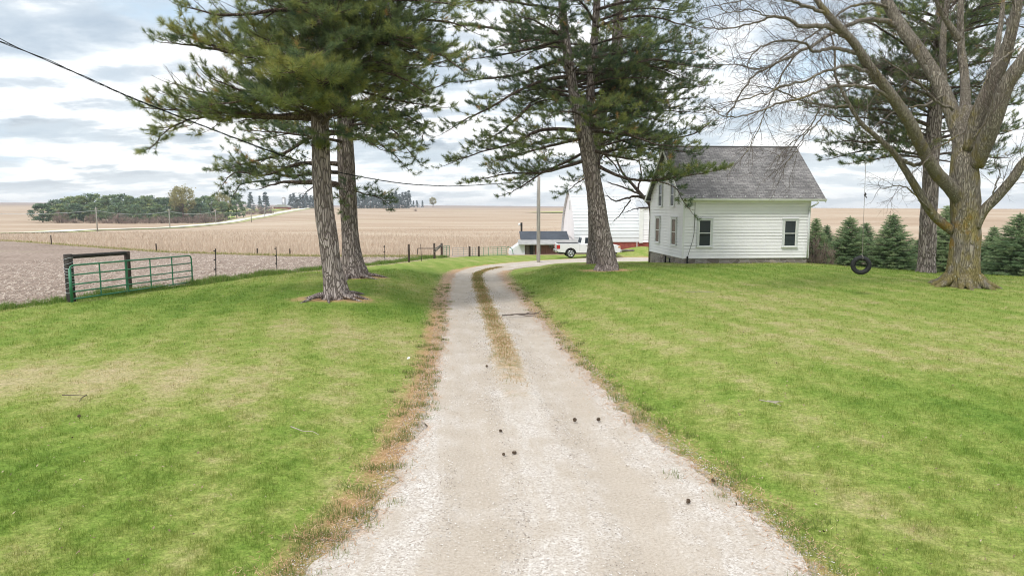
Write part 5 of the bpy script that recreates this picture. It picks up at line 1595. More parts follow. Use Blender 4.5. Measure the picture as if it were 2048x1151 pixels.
bp = MB(); bp.box2((-0.16, 0.08, 0.50), (0.03, TWd - 0.08, 0.72)); bevel(bp.build('rear_bumper', M['chrome'], truck), 0.03)
bp = MB(); bp.box2((5.70, 0.06, 0.48), (5.86, TWd - 0.06, 0.70)); bevel(bp.build('front_bumper', M['chrome'], truck), 0.04)
tg_ = MB(); tg_.box2((-0.022, 0.16, 0.76), (0.02, TWd - 0.16, 1.22)); tgo = bevel(tg_.build('tailgate', M['truck_paint'], truck), 0.02)
for yy_ in (0.0, TWd):
    t_ = MB(); sgn = -1 if yy_ == 0 else 1
    t_.box2((-0.035, yy_ + sgn * 0.014, 0.80), (0.26, yy_ - sgn * 0.15, 1.16)); bevel(t_.build('tail_light', M['tail_red'], truck), 0.01)
    h_ = MB(); h_.box2((5.52, yy_ + sgn * 0.012, 0.88), (5.74, yy_ - sgn * 0.35, 1.04)); bevel(h_.build('headlight', M['amber'], truck), 0.02)
    m2 = MB(); m2.box2((3.98, yy_ + sgn * 0.20, 1.26), (4.10, yy_ - sgn * 0.02, 1.46)); bevel(m2.build('mirror', M['black_plastic'], truck), 0.02)
    for hx in (2.62, 3.26):
        hd_ = MB(); hd_.box2((hx, yy_ + sgn * 0.035, 1.08), (hx + 0.2, yy_, 1.12)); bevel(hd_.build('door_handle', M['chrome'], truck), 0.008)
    for dxx in (2.04, 3.14, 4.16):
        dl = MB(); dl.box2((dxx, yy_ + sgn * 0.004, 0.56), (dxx + 0.014, yy_, 1.22)); dl.build('door_gap', M['black_plastic'], truck)
    for cxw in (RW, FW):
        wy = yy_ - sgn * 0.13
        al = MB(); al.tube([(cxw, wy - 0.11, 0.40), (cxw, wy - 0.09, 0.40), (cxw, wy + 0.09, 0.40), (cxw, wy + 0.11, 0.40)], [0.34, 0.40, 0.40, 0.34], 28)
        wh = al.build('wheel', M['rubber'], truck, False)
        rim = MB(); fy_ = wy + sgn * 0.116
        rim.tube([(cxw, fy_ - sgn * 0.05, 0.40), (cxw, fy_ - sgn * 0.045, 0.40)], 0.20, 24)
        ring = [(cxw + 0.25 * math.cos(a), fy_, 0.40 + 0.25 * math.sin(a)) for a in np.linspace(0, 2 * math.pi, 25)]
        rim.tube(ring, 0.025, 6)
        for q in range(6):
            a = q * math.pi / 3
            rim.tube([(cxw, fy_, 0.40), (cxw + 0.25 * math.cos(a), fy_, 0.40 + 0.25 * math.sin(a))], 0.035, 6)
        rim.build('rim', M['chrome'], wh)
        ar = MB(); ar.tube([(cxw + 0.47 * math.cos(R(a)), yy_ + sgn * 0.004, 0.40 + 0.47 * math.sin(R(a))) for a in range(5, 180, 10)], 0.035, 6); ar.build('wheel_arch', M['black_plastic'], truck)
un = MB(); un.box2((0.2, 0.35, 0.32), (5.5, TWd - 0.35, 0.5)); un.build('underbody', M['black_plastic'], truck)

# log lying by the yard
lp = G(1254, 503); lg = MB()
lg.tube(catmull([(-0.72, 0, 0.10), (0, 0.02, 0.10), (0.68, 0.05, 0.09)], 4), 0.11, 10)
tag(lg.build('log', M['log'], None, True), 'grey log lying on the ground between the pickup and the white house', 'log').location = lp

# ------------------------------------------------------------------ pole and service cable
pp = G(1077, 524); pole = empty('utility_pole', pp)
tag(pole, 'tall grey wooden utility pole at the bend of the drive', 'utility pole')
PH = P(1077, 352, pp[1])[2] - pp[2]
m_ = MB(); m_.tube([(0, 0, -0.6), (0, 0, 0), (0, 0, PH * .5), (0, 0, PH)], [0.155, 0.15, 0.13, 0.115], 14); m_.build('shaft', M['polewood'], pole, True)
m_ = MB(); m_.tube([(-0.15, -0.06, 0.2), (-0.15, -0.06, PH - 0.4)], 0.022, 6); m_.build('conduit', M['steel'], pole)
m_ = MB(); m_.tube([(-0.12, 0, PH - 0.42), (-0.26, 0, PH - 0.40)], 0.03, 6); m_.build('insulator', M['ceramic'], pole)
tip = pp + np.array((-0.25, 0, PH - 0.40))


def cab_pt(px, py):
    Y = 22.44 / (0.4968 + (1024 - px) / F); return P(px, py, Y)


cpx = [(-260, -60), (-120, 18), (0, 78), (140, 140), (250, 190), (330, 222), (420, 257), (540, 302), (640, 335), (715, 352), (800, 366), (870, 371), (935, 371)]
cpts = catmull(np.array([cab_pt(*q) for q in cpx] + [tip]), 10)
cb = MB(); nC = len(cpts)
phs = np.linspace(0, 95, nC)
split = np.clip((np.linspace(1, 0, nC) - 0.72) / 0.2, 0, 1)
for k in range(3):
    a = phs + k * 2.1
    sep_ = 0.017 + split * np.array((0.02, 0.10, 0.22))[k] * np.abs(np.sin(np.linspace(0, 7 + 2 * k, nC)))
    off_ = np.stack((np.cos(a) * 0.017, np.zeros(nC), np.sin(a) * 0.017 - split * (0, 0.10, 0.17)[k] * np.abs(np.sin(np.linspace(0.4, 8 + 3 * k, nC)))), -1)
    cb.tube(cpts + off_, 0.0105, 5)
tag(cb.build('service_cable', M['wire'], None, True), 'black twisted overhead cable sagging from the upper left to the pole at the bend', 'cable')

# ------------------------------------------------------------------ green gate with its wooden brace
g0 = P(143.6, 598, 22.5); g1 = P(385, 563, 29.0)
gl = math.hypot(g1[0] - g0[0], g1[1] - g0[1]); grz = math.atan2(g1[1] - g0[1], g1[0] - g0[0])
gate = empty('farm_gate', (g0[0], g0[1], g0[2]), grz)
tag(gate, 'long green tubular steel gate beside the ploughed field', 'gate')
dz = g1[2] - g0[2]; GH = 1.12
def gp(x, z_): return (x, 0, z_ + dz * x / gl)
m_ = MB()
c_ = 0.14
fr_ = [gp(0.0, -0.10), gp(0.0, GH - c_), gp(c_ * .3, GH - c_ * .3), gp(c_, GH), gp(gl * .5, GH), gp(gl - c_, GH), gp(gl - c_ * .3, GH - c_ * .3), gp(gl, GH - c_), gp(gl, 0.05), gp(gl, -0.02)]
m_.tube(fr_, 0.030, 10)
m_.build('frame', M['green_paint'], gate, True)
m_ = MB(); m_.tube([gp(0.0, -0.10), gp(0.0, GH * .9)], 0.047, 10); m_.build('hinge_post', M['green_paint'], gate, True)
for z_ in (0.0, 0.24, 0.48, 0.80):
    m_ = MB(); m_.tube([gp(0, z_), gp(gl / 2, z_), gp(gl, z_)], 0.025, 8); m_.build('rail', M['green_paint'], gate, True)
for f in (0.2, 0.4, 0.6, 0.8):
    m_ = MB()
    for dxx in ((-0.02, 0.03) if f == 0.4 else (0.0,)):
        m_.tube([(gl * f + dxx, -0.012, -0.03 + dz * f), (gl * f + dxx, -0.012, GH + 0.02 + dz * f)], 0.026, 6)
    m_.build('upright', M['green_paint'], gate)
rgw = MB(); rgw.tube([gp(gl, GH * .62), gp(gl + .06, GH * .60), gp(gl + 0.05, GH * .42), gp(gl, GH * .40)], 0.012, 5); rgw.build('latch', M['steel'], gate)

pA = P(141.5, 585, 22.95); pB = P(258, 570, 26.4)
zA = P(141.5, 508, 22.95)[2]; zB = P(258, 502.5, 26.4)[2]
def post(name, x, y, top, r, mat, label, cat, group=None, lean=(0, 0), n=12, parts=True):
    gz_ = H(x, y)
    o = MB(); hh = top - gz_
    o.tube([(0, 0, -0.4), (0, 0, 0), (lean[0] * .5, lean[1] * .5, hh * .5), (lean[0], lean[1], hh)], [r * 1.05, r * 1.03, r, r * .97], n)
    ob = o.build(name, mat, None, True)
    ob.location = (x, y, gz_)
    return tag(ob, label, cat, group)
pa = post('gate_post', pA[0], pA[1], zA, 0.135, M['creosote'], 'stout black wooden post wound with wire at the left end of the green gate', 'post')
pb_ = post('gate_post', pB[0], pB[1], zB, 0.105, M['woodpost'], 'dark brown wooden post behind the middle of the green gate', 'post')
wr_ = MB()
for i, zz in enumerate(np.linspace(0.35, 1.45, 9)):
    a = np.linspace(0, 2 * math.pi, 15)
    wr_.tube(np.stack((np.cos(a) * 0.145, np.sin(a) * 0.145, zz + 0.05 * np.sin(a + i) + 0 * a), -1), 0.008, 4)
wr_.build('wire_wrap', M['palewire'], pa)
m_ = MB(); va = np.array((pA[0], pA[1], zA - 0.09)); vb = np.array((pB[0], pB[1], zB - 0.06))
u_ = unit(vb - va); m_.tube([va + u_ * 0.15 - va, (va + vb) / 2 - va, vb - u_ * 0.12 - va], 0.075, 10)
bo = m_.build('brace_rail', M['creosote'], None, True); bo.location = va
tag(bo, 'black round rail joining the tops of the two gate posts', 'rail')

# fence along the lawn's edge
def tpost(px, yt, yb, label, lean=0.0, ins=True, thin=1.0):
    p = G(px, yb); top = P(px, yt, p[1])[2]; hh = max(top - p[2], 0.6)
    o = MB(); w_ = 0.017 * thin
    o.box((0, 0, hh / 2 - 0.15), (2.6 * w_, w_, hh + 0.3)); o.box((0, -w_, hh / 2 - 0.15), (w_, 1.4 * w_, hh + 0.3))
    if lean:
        V = o.V; o.V = [v + np.outer(v[:, 2], (lean, 0, 0)) for v in V]
    root = o.build('fence_post', M['tpost']); root.location = p
    tag(root, label, 'fence post', 'fence posts along the lawn edge')
    if ins:
        for q in (0.30, 0.62, 0.92):
            k = MB(); k.box((-0.05 + lean * hh * q, -0.02, hh * q), (0.07, 0.05, 0.06)); k.build('insulator', M['black_plastic'], root)
    return root
tpost(432, 497, 556, 'thin steel fence post just right of the green gate', 0.035)
tpost(554, 493, 541, 'thin steel fence post midway between the green gate and the leaning pine', 0.0)
tpost(770, 490, 525, 'thin steel fence post right of the left pair of pines', 0.0)
tpost(843, 488, 522, 'thin steel fence post in front of the bent pipe rail', -0.03, False)
for px, yt, yb, r, lab in ((818, 488, 524, .085, 'thick wooden fence post standing alone left of the pipe rail'), (869, 486, 517, .095, 'wooden post at the left of the braced pair near the drive'), (883.5, 486, 514, .11, 'taller dark wooden post at the right of the braced pair near the drive')):
    p = G(px, yb); post('fence_post', p[0], p[1], P(px, yt, p[1])[2], r, M['woodpost'], lab, 'fence post', 'fence posts along the lawn edge', n=10)
p1 = G(869, 517); p2 = G(883.5, 514)
z1_ = P(869, 503, p1[1])[2]; z2_ = P(883.5, 491, p2[1])[2]
m_ = MB(); a = np.array((p1[0], p1[1] - .12, z1_)); b = np.array((p2[0], p2[1] - .15, z2_))
m_.tube([a - a, b - a], 0.075, 8); m_.tube([(0.05, 0, 0.25), (b - a) + (0, 0, 0.12)], 0.05, 8)
o_ = m_.build('brace_board', M['log']); o_.location = a; tag(o_, 'grey slanting brace boards between the paired wooden posts', 'brace')
pr0 = G(835.5, 512); pz = P(835.5, 496.5, pr0[1])[2]; pr1 = np.array(P(866, 496.5, pr0[1] + 2.0))
m_ = MB(); m_.tube([(0, 0, -0.2), (0, 0, pz - pr0[2] - 0.05), (0.05, 0, pz - pr0[2]), (pr1[0] - pr0[0], 2.0, pr1[2] - pr0[2])], 0.04, 8)
o_ = m_.build('pipe_rail', M['tpost']); o_.location = pr0; tag(o_, 'bent dark pipe rail in the dry grass left of the paired posts', 'pipe rail')
for px, yt, yb, lab in ((103, 470, 489, 'leftmost post beyond the ploughed field'), (313, 487, 503, 'short post beyond the field above the green gate'), (515, 496, 509, 'stubby post beyond the field, left of the pines'), (580, 497, 510, 'stubby post beyond the field, nearest the left pines')):
    p = G(px, yb); post('fence_post', p[0], p[1], P(px, yt, p[1])[2], 0.07, M['woodpost'], lab, 'fence post', 'fence posts beyond the ploughed field', n=8)

# corral panels by the yard
def panel(xa, ya, xb, yb, hgt, mat, label, nr=5, nv=2, up=0.03):
    za, zb = H(xa, ya) + 0.05, H(xb, yb) + 0.05
    root = empty('corral_fence', (xa, ya, za)); tag(root, label, 'corral panel', 'corral panels by the yard')
    d = np.array((xb - xa, yb - ya, zb - za))
    f = MB(); f.tube([(0, 0, 0), (0, 0, hgt), tuple(d + (0, 0, hgt)), tuple(d), (0, 0, 0)], up, 6); f.build('frame', mat, root)
    for i in range(1, nr):
        r_ = MB(); z_ = hgt * i / nr; r_.tube([(0, 0, z_), tuple(d + (0, 0, z_))], up * .8, 5); r_.build('rail', mat, root)
    for i in range(1, nv + 1):
        r_ = MB(); q = d * i / (nv + 1); r_.tube([tuple(q), tuple(q + (0, 0, hgt))], up * .8, 5); r_.build('upright', mat, root)
    return root
CY = 67.5
def cxp(px, Y): return (px - 1024) * Y / F
panel(cxp(888, CY), CY - .3, cxp(899, CY + 1), CY + .9, 0.95, M['palegreen'], 'narrow green panel at the left end of the corral', 5, 1)
pxs = [905, 938, 958, 986, 1012]
labs = ['grey green corral panel right after the narrow green one', 'corral panel between the two dark posts', 'long corral panel right of the dark posts', 'last corral panel beside the low shed']
for i in range(4):
    panel(cxp(pxs[i], CY + i * .2), CY + i * .2, cxp(pxs[i + 1], CY + i * .2 + .2), CY + i * .2 + .2, 0.80, M['steel'] if i < 2 else M['palegreen'], labs[i], 4, 2)
m_ = MB(); xq = cxp(1012, 68.3); m_.tube(catmull([(0, 0, -0.1), (0, 0, .75), (.2, .1, .8), (.5, .2, .62), (.62, .2, .1)], 5), 0.035, 6); o_ = m_.build('corral_hoop', M['green_paint']); o_.location = (xq + .1, 68.4, H(xq, 68.4)); tag(o_, 'curved green tube rail closing the corral next to the shed', 'rail')
for px, lab in ((939, 'left dark wooden post of the corral'), (957.5, 'right dark wooden post of the corral')):
    post('corral_post', cxp(px, CY - .2), CY - .2, H(cxp(px, CY), CY) + 1.02, 0.10, M['woodpost'], lab, 'post', 'corral posts', n=8)

# ------------------------------------------------------------------ tyre swing
tw_ = P(1722, 530, 24.3)
rope_top = P(1737, 140, 24.35)
sw_ = empty('tyre_swing', (tw_[0], tw_[1], tw_[2])); tag(sw_, 'black tyre swing hanging on a long rope from the bare tree', 'tyre swing')
RO, RI = 0.335, 0.195
a = np.linspace(0, 2 * math.pi, 49)[:-1]
prof_t = [(RI, -0.055), (RI - 0.012, -0.075), (RI + 0.05, -0.095), (RO - 0.035, -0.085), (RO, -0.055), (RO + .004, 0.0), (RO, 0.055), (RO - 0.035, 0.085), (RI + 0.05, 0.095), (RI - 0.012, 0.075), (RI, 0.055), (RI + .05, 0.06), (RO - 0.03, 0.05), (RO - .03, -0.05), (RI + .05, -.06)]
V = np.array([[(r * math.cos(t), y, r * math.sin(t)) for r, y in prof_t] for t in a]); npf = len(prof_t)
Q = [(i * npf + j, ((i + 1) % 48) * npf + j, ((i + 1) % 48) * npf + (j + 1) % npf, i * npf + (j + 1) % npf) for i in range(48) for j in range(npf)]
tb = MB(); tb.add(V.reshape(-1, 3), Q=Q); ty_ = tb.build('tyre', M['rubber'], sw_, True); ty_.rotation_euler = (0.04, 0, R(-21))
rp_ = MB(); rel = rope_top - tw_
rp_.tube(np.array([(0, 0, RI - 0.03), (0.02, 0, RI + .3), rel * .5 + (0.03, 0, 0), rel]), 0.0075, 6)
th = np.linspace(0, 2 * math.pi, 14); mid_r = (RO + RI) / 2
rp_.tube(np.stack((0 * th, np.cos(th) * 0.115, mid_r + np.sin(th) * 0.10), -1), 0.010, 5)
ro = rp_.build('rope', M['rope'], sw_)
kn = MB(); kz = P(1730, 389, 24.3) - tw_; kn.tube(catmull([kz + (0, 0, .06), kz + (.03, 0, .01), kz + (-.01, 0, -.02), kz + (0.07, 0, -.11)], 4), [0.02] * 4 + [0.03] * 5 + [0.018] * 4, 6); kn.build('knot', M['tpost'], ro)
brd = MB(); brd.box((0.09, 0, -RI + 0.06 + 0.20), (0.11, 0.10, 0.05)); brd.build('seat_block', M['log'], sw_)

# ------------------------------------------------------------------ spruces at the lawn's far edge
def spruce_mesh(seed, h=1.0, rad_=0.45):
    """height-1 spruce built from short needle sprays"""
    rng = np.random.default_rng(seed)
    tm = [tuft_template(20, 0.030, 0.060, 0.0046, rng) for _ in range(6)]
    ps, ax, sc, tn = [], [], [], []
    st0, st1 = [], []
    zz = 0.03
    while zz < 0.97:
        R_ = rad_ * (1 - zz) ** 0.80 * (0.86 + 0.24 * rng.uniform()) * (0.75 + 0.25 * min(1, zz / 0.12)) + 0.012
        nb_ = max(5, int(17 * (1 - zz) + 5)); o = rng.uniform(0, 6.3)
        for i in range(nb_):
            az = o + i * 2 * math.pi / nb_ + rng.normal(0, 0.15); Rr = R_ * rng.uniform(0.72, 1.14)
            d = np.array((math.cos(az), math.sin(az), 0.0)); sd = np.array((-math.sin(az), math.cos(az), 0))
            p0 = np.array((0, 0, zz)); tip_ = p0 + d * Rr + np.array((0, 0, 0.05 * Rr - 0.25 * Rr * (1 - zz) + 0.02))
            st0.append(p0); st1.append(tip_)
            n = max(2, int(Rr / 0.028)); tb_ = rng.normal(0.5, 0.16)
            for k in range(n):
                f = (k + 1) / n
                if f < 0.25: continue
                q = p0 + (tip_ - p0) * f + np.array((0, 0, -0.02 * math.sin(f * 3.1)))
                wdt = 0.055 * (1.25 - f) * (Rr / 0.3 + 0.4)
                for s_ in (-1, 0, 1):
                    if s_ and rng.uniform() < 0.25: continue
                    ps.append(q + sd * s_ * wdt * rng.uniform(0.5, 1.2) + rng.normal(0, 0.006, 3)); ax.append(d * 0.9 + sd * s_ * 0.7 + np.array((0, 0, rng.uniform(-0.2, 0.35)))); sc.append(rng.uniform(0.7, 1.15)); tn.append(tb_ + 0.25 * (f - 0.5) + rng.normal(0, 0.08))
        zz += 0.034 + 0.012 * rng.uniform()
    for k in range(6): ps.append(np.array((0, 0, 0.95 + 0.008 * k))); ax.append(np.array((0, 0, 1.0))); sc.append(0.9); tn.append(0.6)
    mb = MB(); add_tufts(mb, ps, ax, sc, tn, tm, rng)
    wd = MB(); wd.tube([(0, 0, -0.08), (0, 0, 0.3), (0, 0, 0.97)], [0.022, 0.015, 0.003], 8); wd.sticks(np.array(st0), np.array(st1), 0.004, 0.0015, 3)
    return mb.mesh('spruce_crown', M['spruce'], False, 'tint'), wd.mesh('spruce_trunk', M['limbbark'], True)
SPM = [spruce_mesh(41), spruce_mesh(42), spruce_mesh(43)]
spr = [(1630, 437, 46, 0.75, 0, 'narrow spruce half hidden behind the right corner of the white house'),
       (1652, 449, 48, 0.7, 1, 'small spruce with brown brush in front, second right of the white house'),
       (1697, 432, 46, 1.0, 2, 'bushy green spruce left of the tyre swing rope'),
       (1730, 446, 49, 0.9, 0, 'spruce tucked behind the tyre swing rope'),
       (1783, 427, 45, 1.05, 1, 'broad dark spruce right of the tyre swing'),
       (1835, 478, 47, 0.9, 2, 'low spruce just left of the far pine trunk'),
       (1889, 412, 46, 0.95, 0, 'tall spruce between the far pine and the bare tree'),
       (1985, 452, 45, 0.8, 1, 'spruce immediately right of the bare tree trunk'),
       (2035, 425, 42, 1.15, 2, 'large spruce at the right edge of the picture')]
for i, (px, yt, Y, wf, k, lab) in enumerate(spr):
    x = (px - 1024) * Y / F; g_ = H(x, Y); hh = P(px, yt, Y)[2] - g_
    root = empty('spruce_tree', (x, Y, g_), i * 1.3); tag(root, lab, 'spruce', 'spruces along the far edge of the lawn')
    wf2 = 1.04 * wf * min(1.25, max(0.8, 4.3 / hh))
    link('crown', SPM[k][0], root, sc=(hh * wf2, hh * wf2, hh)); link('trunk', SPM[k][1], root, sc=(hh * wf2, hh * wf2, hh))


# ------------------------------------------------------------------ shrubs, grove and far country
def clump_mesh(seed, kind):
    """height-1 far tree crown of many small leaf faces gathered in boughs"""
    rng = np.random.default_rng(seed); mb = MB()
    cs = []
    if kind == 'pine':
        for i in range(70):
            z_ = rng.uniform(0.12, 0.96) ; rr = 0.40 * math.sin(math.pi * min(1, (z_ * 0.80 + 0.20))) ** 0.75 + 0.03
            a = rng.uniform(0, 6.28); r_ = rr * math.sqrt(rng.uniform(0.25, 1)); cs.append((r_ * math.cos(a), r_ * math.sin(a), z_, rng.uniform(0.06, 0.11), 0.4))
        per, sz = 44, 0.048
    elif kind == 'spruce':
        for i in range(80):
            z_ = rng.uniform(0.04, 0.98); rr = 0.24 * (1 - z_) ** 0.8 + 0.015
            a = rng.uniform(0, 6.28); r_ = rr * math.sqrt(rng.uniform(0.3, 1)); cs.append((r_ * math.cos(a), r_ * math.sin(a), z_, 0.05, 0.3))
        per, sz = 30, 0.036
    elif kind == 'brush':
        for i in range(60):
            a = rng.uniform(0, 6.28); r_ = 0.85 * math.sqrt(rng.uniform(0, 1)); z_ = rng.uniform(0.05, 0.95) * math.sqrt(max(0.05, 1 - (r_ / 0.95) ** 2)); cs.append((r_ * math.cos(a), r_ * math.sin(a), z_, 0.14, 0.8))
        per, sz = 42, 0.05
    else:
        for i in range(60):
            d = rng.normal(0, 1, 3); d /= np.linalg.norm(d); q = d * 0.36 * rng.uniform(0.5, 1) ** 0.5
            cs.append((q[0] * 1.1, q[1] * 1.1, 0.62 + q[2], 0.08, 0.9))
        per, sz = 44, 0.036
    Vs, At = [], []
    for x, y, z_, s_, fl in cs:
        tb_ = rng.normal(0.45, 0.17)
        c = np.array((x, y, z_)) + rng.normal(0, 1, (per, 3)) * s_ * np.array((1, 1, fl)) * 0.6
        u = rng.normal(0, 1, (per, 3)); u /= np.linalg.norm(u, axis=1)[:, None]
        if kind in ('brush',): u[:, 2] = np.abs(u[:, 2]) + 0.8; u /= np.linalg.norm(u, axis=1)[:, None]
        v = np.cross(u, rng.normal(0, 1, (per, 3))); v /= np.linalg.norm(v, axis=1)[:, None]
        l_ = sz * rng.uniform(0.6, 1.4, per)[:, None]; wd_ = l_ * (0.16 if kind == 'brush' else 0.55)
        if kind == 'brush': l_ = l_ * 2.2
        Vs.append(np.stack((c - v * wd_, c + v * wd_, c + u * l_), 1)); At.append(np.repeat(tb_ + rng.normal(0, 0.1, per), 3))
    V = np.concatenate(Vs); V = V.reshape(-1, 3); V[:, 2] = np.maximum(V[:, 2], -0.01)
    mb.add(V, T=np.arange(len(V)).reshape(-1, 3), attr=np.concatenate(At))
    mat = {'pine': 'farleaf', 'spruce': 'farspruce', 'brush': 'brush'}.get(kind, 'budding')
    me = mb.mesh(kind + '_crown', M[mat], False, 'tint')
    tr = MB()
    if kind == 'brush':
        q0 = rng.normal(0, 0.25, (40, 3)) * (1, 1, 0); q1 = q0 * 2.2 + np.array((0, 0, 1)) * rng.uniform(0.4, 0.95, 40)[:, None]; tr.sticks(q0, q1, 0.012, 0.004)
    elif kind == 'budding':
        tr.tube([(0, 0, -0.05), (0, 0, 0.3), (0.01, 0, 0.5)], [0.035, 0.028, 0.02], 8)
        q0 = np.repeat(np.array([(0, 0, 0.3)]), 26, 0); d = rng.normal(0, 1, (26, 3)); d[:, 2] = np.abs(d[:, 2]); d /= np.linalg.norm(d, axis=1)[:, None]; tr.sticks(q0, q0 + d * 0.5, 0.012, 0.003)
    else:
        tr.tube([(0, 0, -0.05), (0, 0, 0.4), (0, 0, 0.9)], [0.022, 0.016, 0.004], 7)
    return me, tr.mesh(kind + '_trunk', M['limbbark'], True)
CM = {'pine': [clump_mesh(s_, 'pine') for s_ in (51, 52, 53, 54)], 'spruce': [clump_mesh(s_, 'spruce') for s_ in (55, 56, 57)], 'brush': [clump_mesh(s_, 'brush') for s_ in (58, 59, 60)], 'budding': [clump_mesh(61, 'budding'), clump_mesh(62, 'budding')]}


def far_tree(kind, name, px, ytop, ybase, wpx, label, cat, group, i, Y=None, tr='trunk', base_w=None):
    p = G(px, ybase) if Y is None else P(px, ybase, Y)
    if Y is not None: p[2] = H(p[0], p[1])
    hh = max(P(px, ytop, p[1])[2] - p[2], 0.8)
    wm = wpx * p[1] / F
    bw = {'pine': 0.84, 'spruce': 0.5, 'brush': 1.9, 'budding': 0.86}[kind]
    root = empty(name, p, i * 2.1); tag(root, label, cat, group)
    me = CM[kind][i % len(CM[kind])]
    link('crown', me[0], root, sc=(wm / bw, wm / bw, hh)); link(tr, me[1], root, sc=(wm / bw, wm / bw, hh))
    return root


gp_ = 'pines of the distant grove'
far_tree('pine', 'pine_tree', 86, 406, 445, 46, 'lone rounded pine at the left end of the far grove', 'pine tree', gp_, 0)
GLAB = 'dark green pine among the others of the far grove'
rg = np.random.default_rng(77)
grove = [(114, 398, 42), (128, 396, 34), (146, 391, 40), (163, 390, 36), (180, 386, 42), (197, 387, 36), (212, 389, 34), (227, 388, 42), (247, 386.5, 38), (263, 391, 36), (278, 394, 36), (293, 390, 36), (305, 389.5, 34), (320, 394, 34), (334, 393, 34), (350, 399, 34), (365, 397, 34), (381, 400, 32), (397, 394, 36), (411, 390, 36), (424, 391, 34)]
for i, (px, yt, wd) in enumerate(grove):
    far_tree('pine', 'pine_tree', px, yt + 1, 443.5 + rg.uniform(-2.5, 0.5), wd, GLAB, 'pine tree', gp_, i + 1)
for i, (px, yt, wd) in enumerate([(120, 408, 38), (152, 406, 38), (190, 404, 40), (236, 405, 42), (276, 408, 38), (314, 408, 38), (356, 409, 36), (402, 406, 38)]):
    far_tree('pine', 'pine_tree', px, yt, 445.0, wd, GLAB, 'pine tree', gp_, i + 2)
far_tree('budding', 'budding_tree', 367, 370, 440, 52, 'tall pale yellow budding tree rising above the far grove', 'tree', None, 0, Y=420)
far_tree('budding', 'budding_tree', 446, 384, 436, 34, 'thin greyish budding tree at the right end of the far grove', 'tree', None, 1, Y=470)
far_tree('pine', 'pine_tree', 474, 386, 437, 34, 'dark pine standing alone on the green bank by the road', 'pine tree', None, 2)
far_tree('pine', 'pine_tree', 447, 402, 441, 26, 'small dark pine where the grove meets the road', 'pine tree', None, 3)
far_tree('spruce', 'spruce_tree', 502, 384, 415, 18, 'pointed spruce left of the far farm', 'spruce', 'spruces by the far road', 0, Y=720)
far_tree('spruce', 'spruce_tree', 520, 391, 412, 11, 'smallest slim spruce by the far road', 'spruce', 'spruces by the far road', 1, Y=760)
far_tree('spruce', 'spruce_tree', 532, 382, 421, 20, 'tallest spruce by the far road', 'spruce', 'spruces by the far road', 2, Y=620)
BL_ = 'brown leafless brush along the foot of the far grove'
for i, (px, yt, yb, wd) in enumerate([(122, 421, 446, 30), (150, 436, 446, 30), (184, 428, 446, 28), (212, 436, 446.5, 30), (240, 425, 447, 50), (268, 434, 447, 34), (295, 431, 447, 36), (325, 430, 446.5, 44), (352, 433, 446.5, 34), (380, 427, 446.5, 44), (412, 424.5, 446, 50), (438, 427, 444, 34)]):
    far_tree('brush', 'brush', px, yt, yb, wd, BL_, 'shrub', 'brush along the far grove', i, tr='stems')
for i, (px, yt, yb, wd, lab) in enumerate([(497, 416, 431, 30, 'brown brush on the bank left of the tall far spruce'), (523, 411, 428, 28, 'brown brush under the tall far spruce'), (541, 413, 424, 16, 'small brown brush right of the tall far spruce')]):
    far_tree('brush', 'brush', px, yt, yb, wd, lab, 'shrub', 'brush by the far road', i, Y=600, tr='stems')
far_tree('brush', 'brush', 831, 417, 422, 7, 'tiny dark bush alone on the open prairie', 'shrub', None, 0, tr='stems')
sh = far_tree('brush', 'brush', 1637, 470, 518, 62, 'bare brown shrub at the right corner of the white house', 'shrub', None, 1, Y=43.5, tr='stems')
WB = 'bluish spruce in the far windbreak row'
k = 0
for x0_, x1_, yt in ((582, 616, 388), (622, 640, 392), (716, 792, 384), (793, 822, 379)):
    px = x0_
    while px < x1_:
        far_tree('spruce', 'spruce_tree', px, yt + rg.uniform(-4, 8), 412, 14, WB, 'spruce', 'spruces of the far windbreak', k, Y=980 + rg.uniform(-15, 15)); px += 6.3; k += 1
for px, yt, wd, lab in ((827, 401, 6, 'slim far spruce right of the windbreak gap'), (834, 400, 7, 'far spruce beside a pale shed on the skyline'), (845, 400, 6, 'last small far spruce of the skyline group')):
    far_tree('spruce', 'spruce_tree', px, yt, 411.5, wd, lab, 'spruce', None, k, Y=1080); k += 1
far_tree('budding', 'skyline_tree', 866, 394, 411, 15, 'lone hazy grey tree on the skyline above the pipe rail', 'tree', None, 1, Y=1150)

# far farmstead
fp = P(562, 410, 900); fp[2] = H(fp[0], 900)
fs = empty('far_barn', fp); tag(fs, 'small dark red barn on the far hill beside a silo', 'barn')
m_ = MB(); m_.box2((-10, 0, -3), (10, 9, 3.2)); m_.build('wall', M['red_wall'], fs)
m_ = MB(); m_.poly_prism([(-11, 3.0), (11, 3.0), (5, 6.0), (-4, 6.2)], -1, 10); m_.build('roof', M['shed_roof'], fs)
sl = empty('silo', (fp[0], 912, fp[2])); tag(sl, 'grey silo standing over the far red barn', 'silo')
m_ = MB(); m_.tube([(0, 0, -3), (0, 0, 14.5)], 2.7, 16); m_.build('shaft', M['steel'], sl, True)
m_ = MB(); m_.tube([(0, 0, 14.5), (0, 0, 15.6), (0, 0, 16.2)], [2.7, 1.9, 0.2], 16); m_.build('dome', M['shed_roof'], sl, True)
ps_ = P(839, 408, 1085); ps_[2] = H(ps_[0], 1085); m_ = MB(); m_.poly_prism([(-4, -2), (4, -2), (4, 3), (0, 5), (-4, 3)], 0, 6); o_ = m_.build('far_shed', M['white_siding']); o_.location = ps_; tag(o_, 'tiny pale shed among the far spruces on the skyline', 'shed')
pz_ = np.array([G(a, b) for a, b in ((540, 431), (556, 425), (590, 416.5))])
past = [(478, 431), (500, 425), (548, 421), (592, 415.5)]
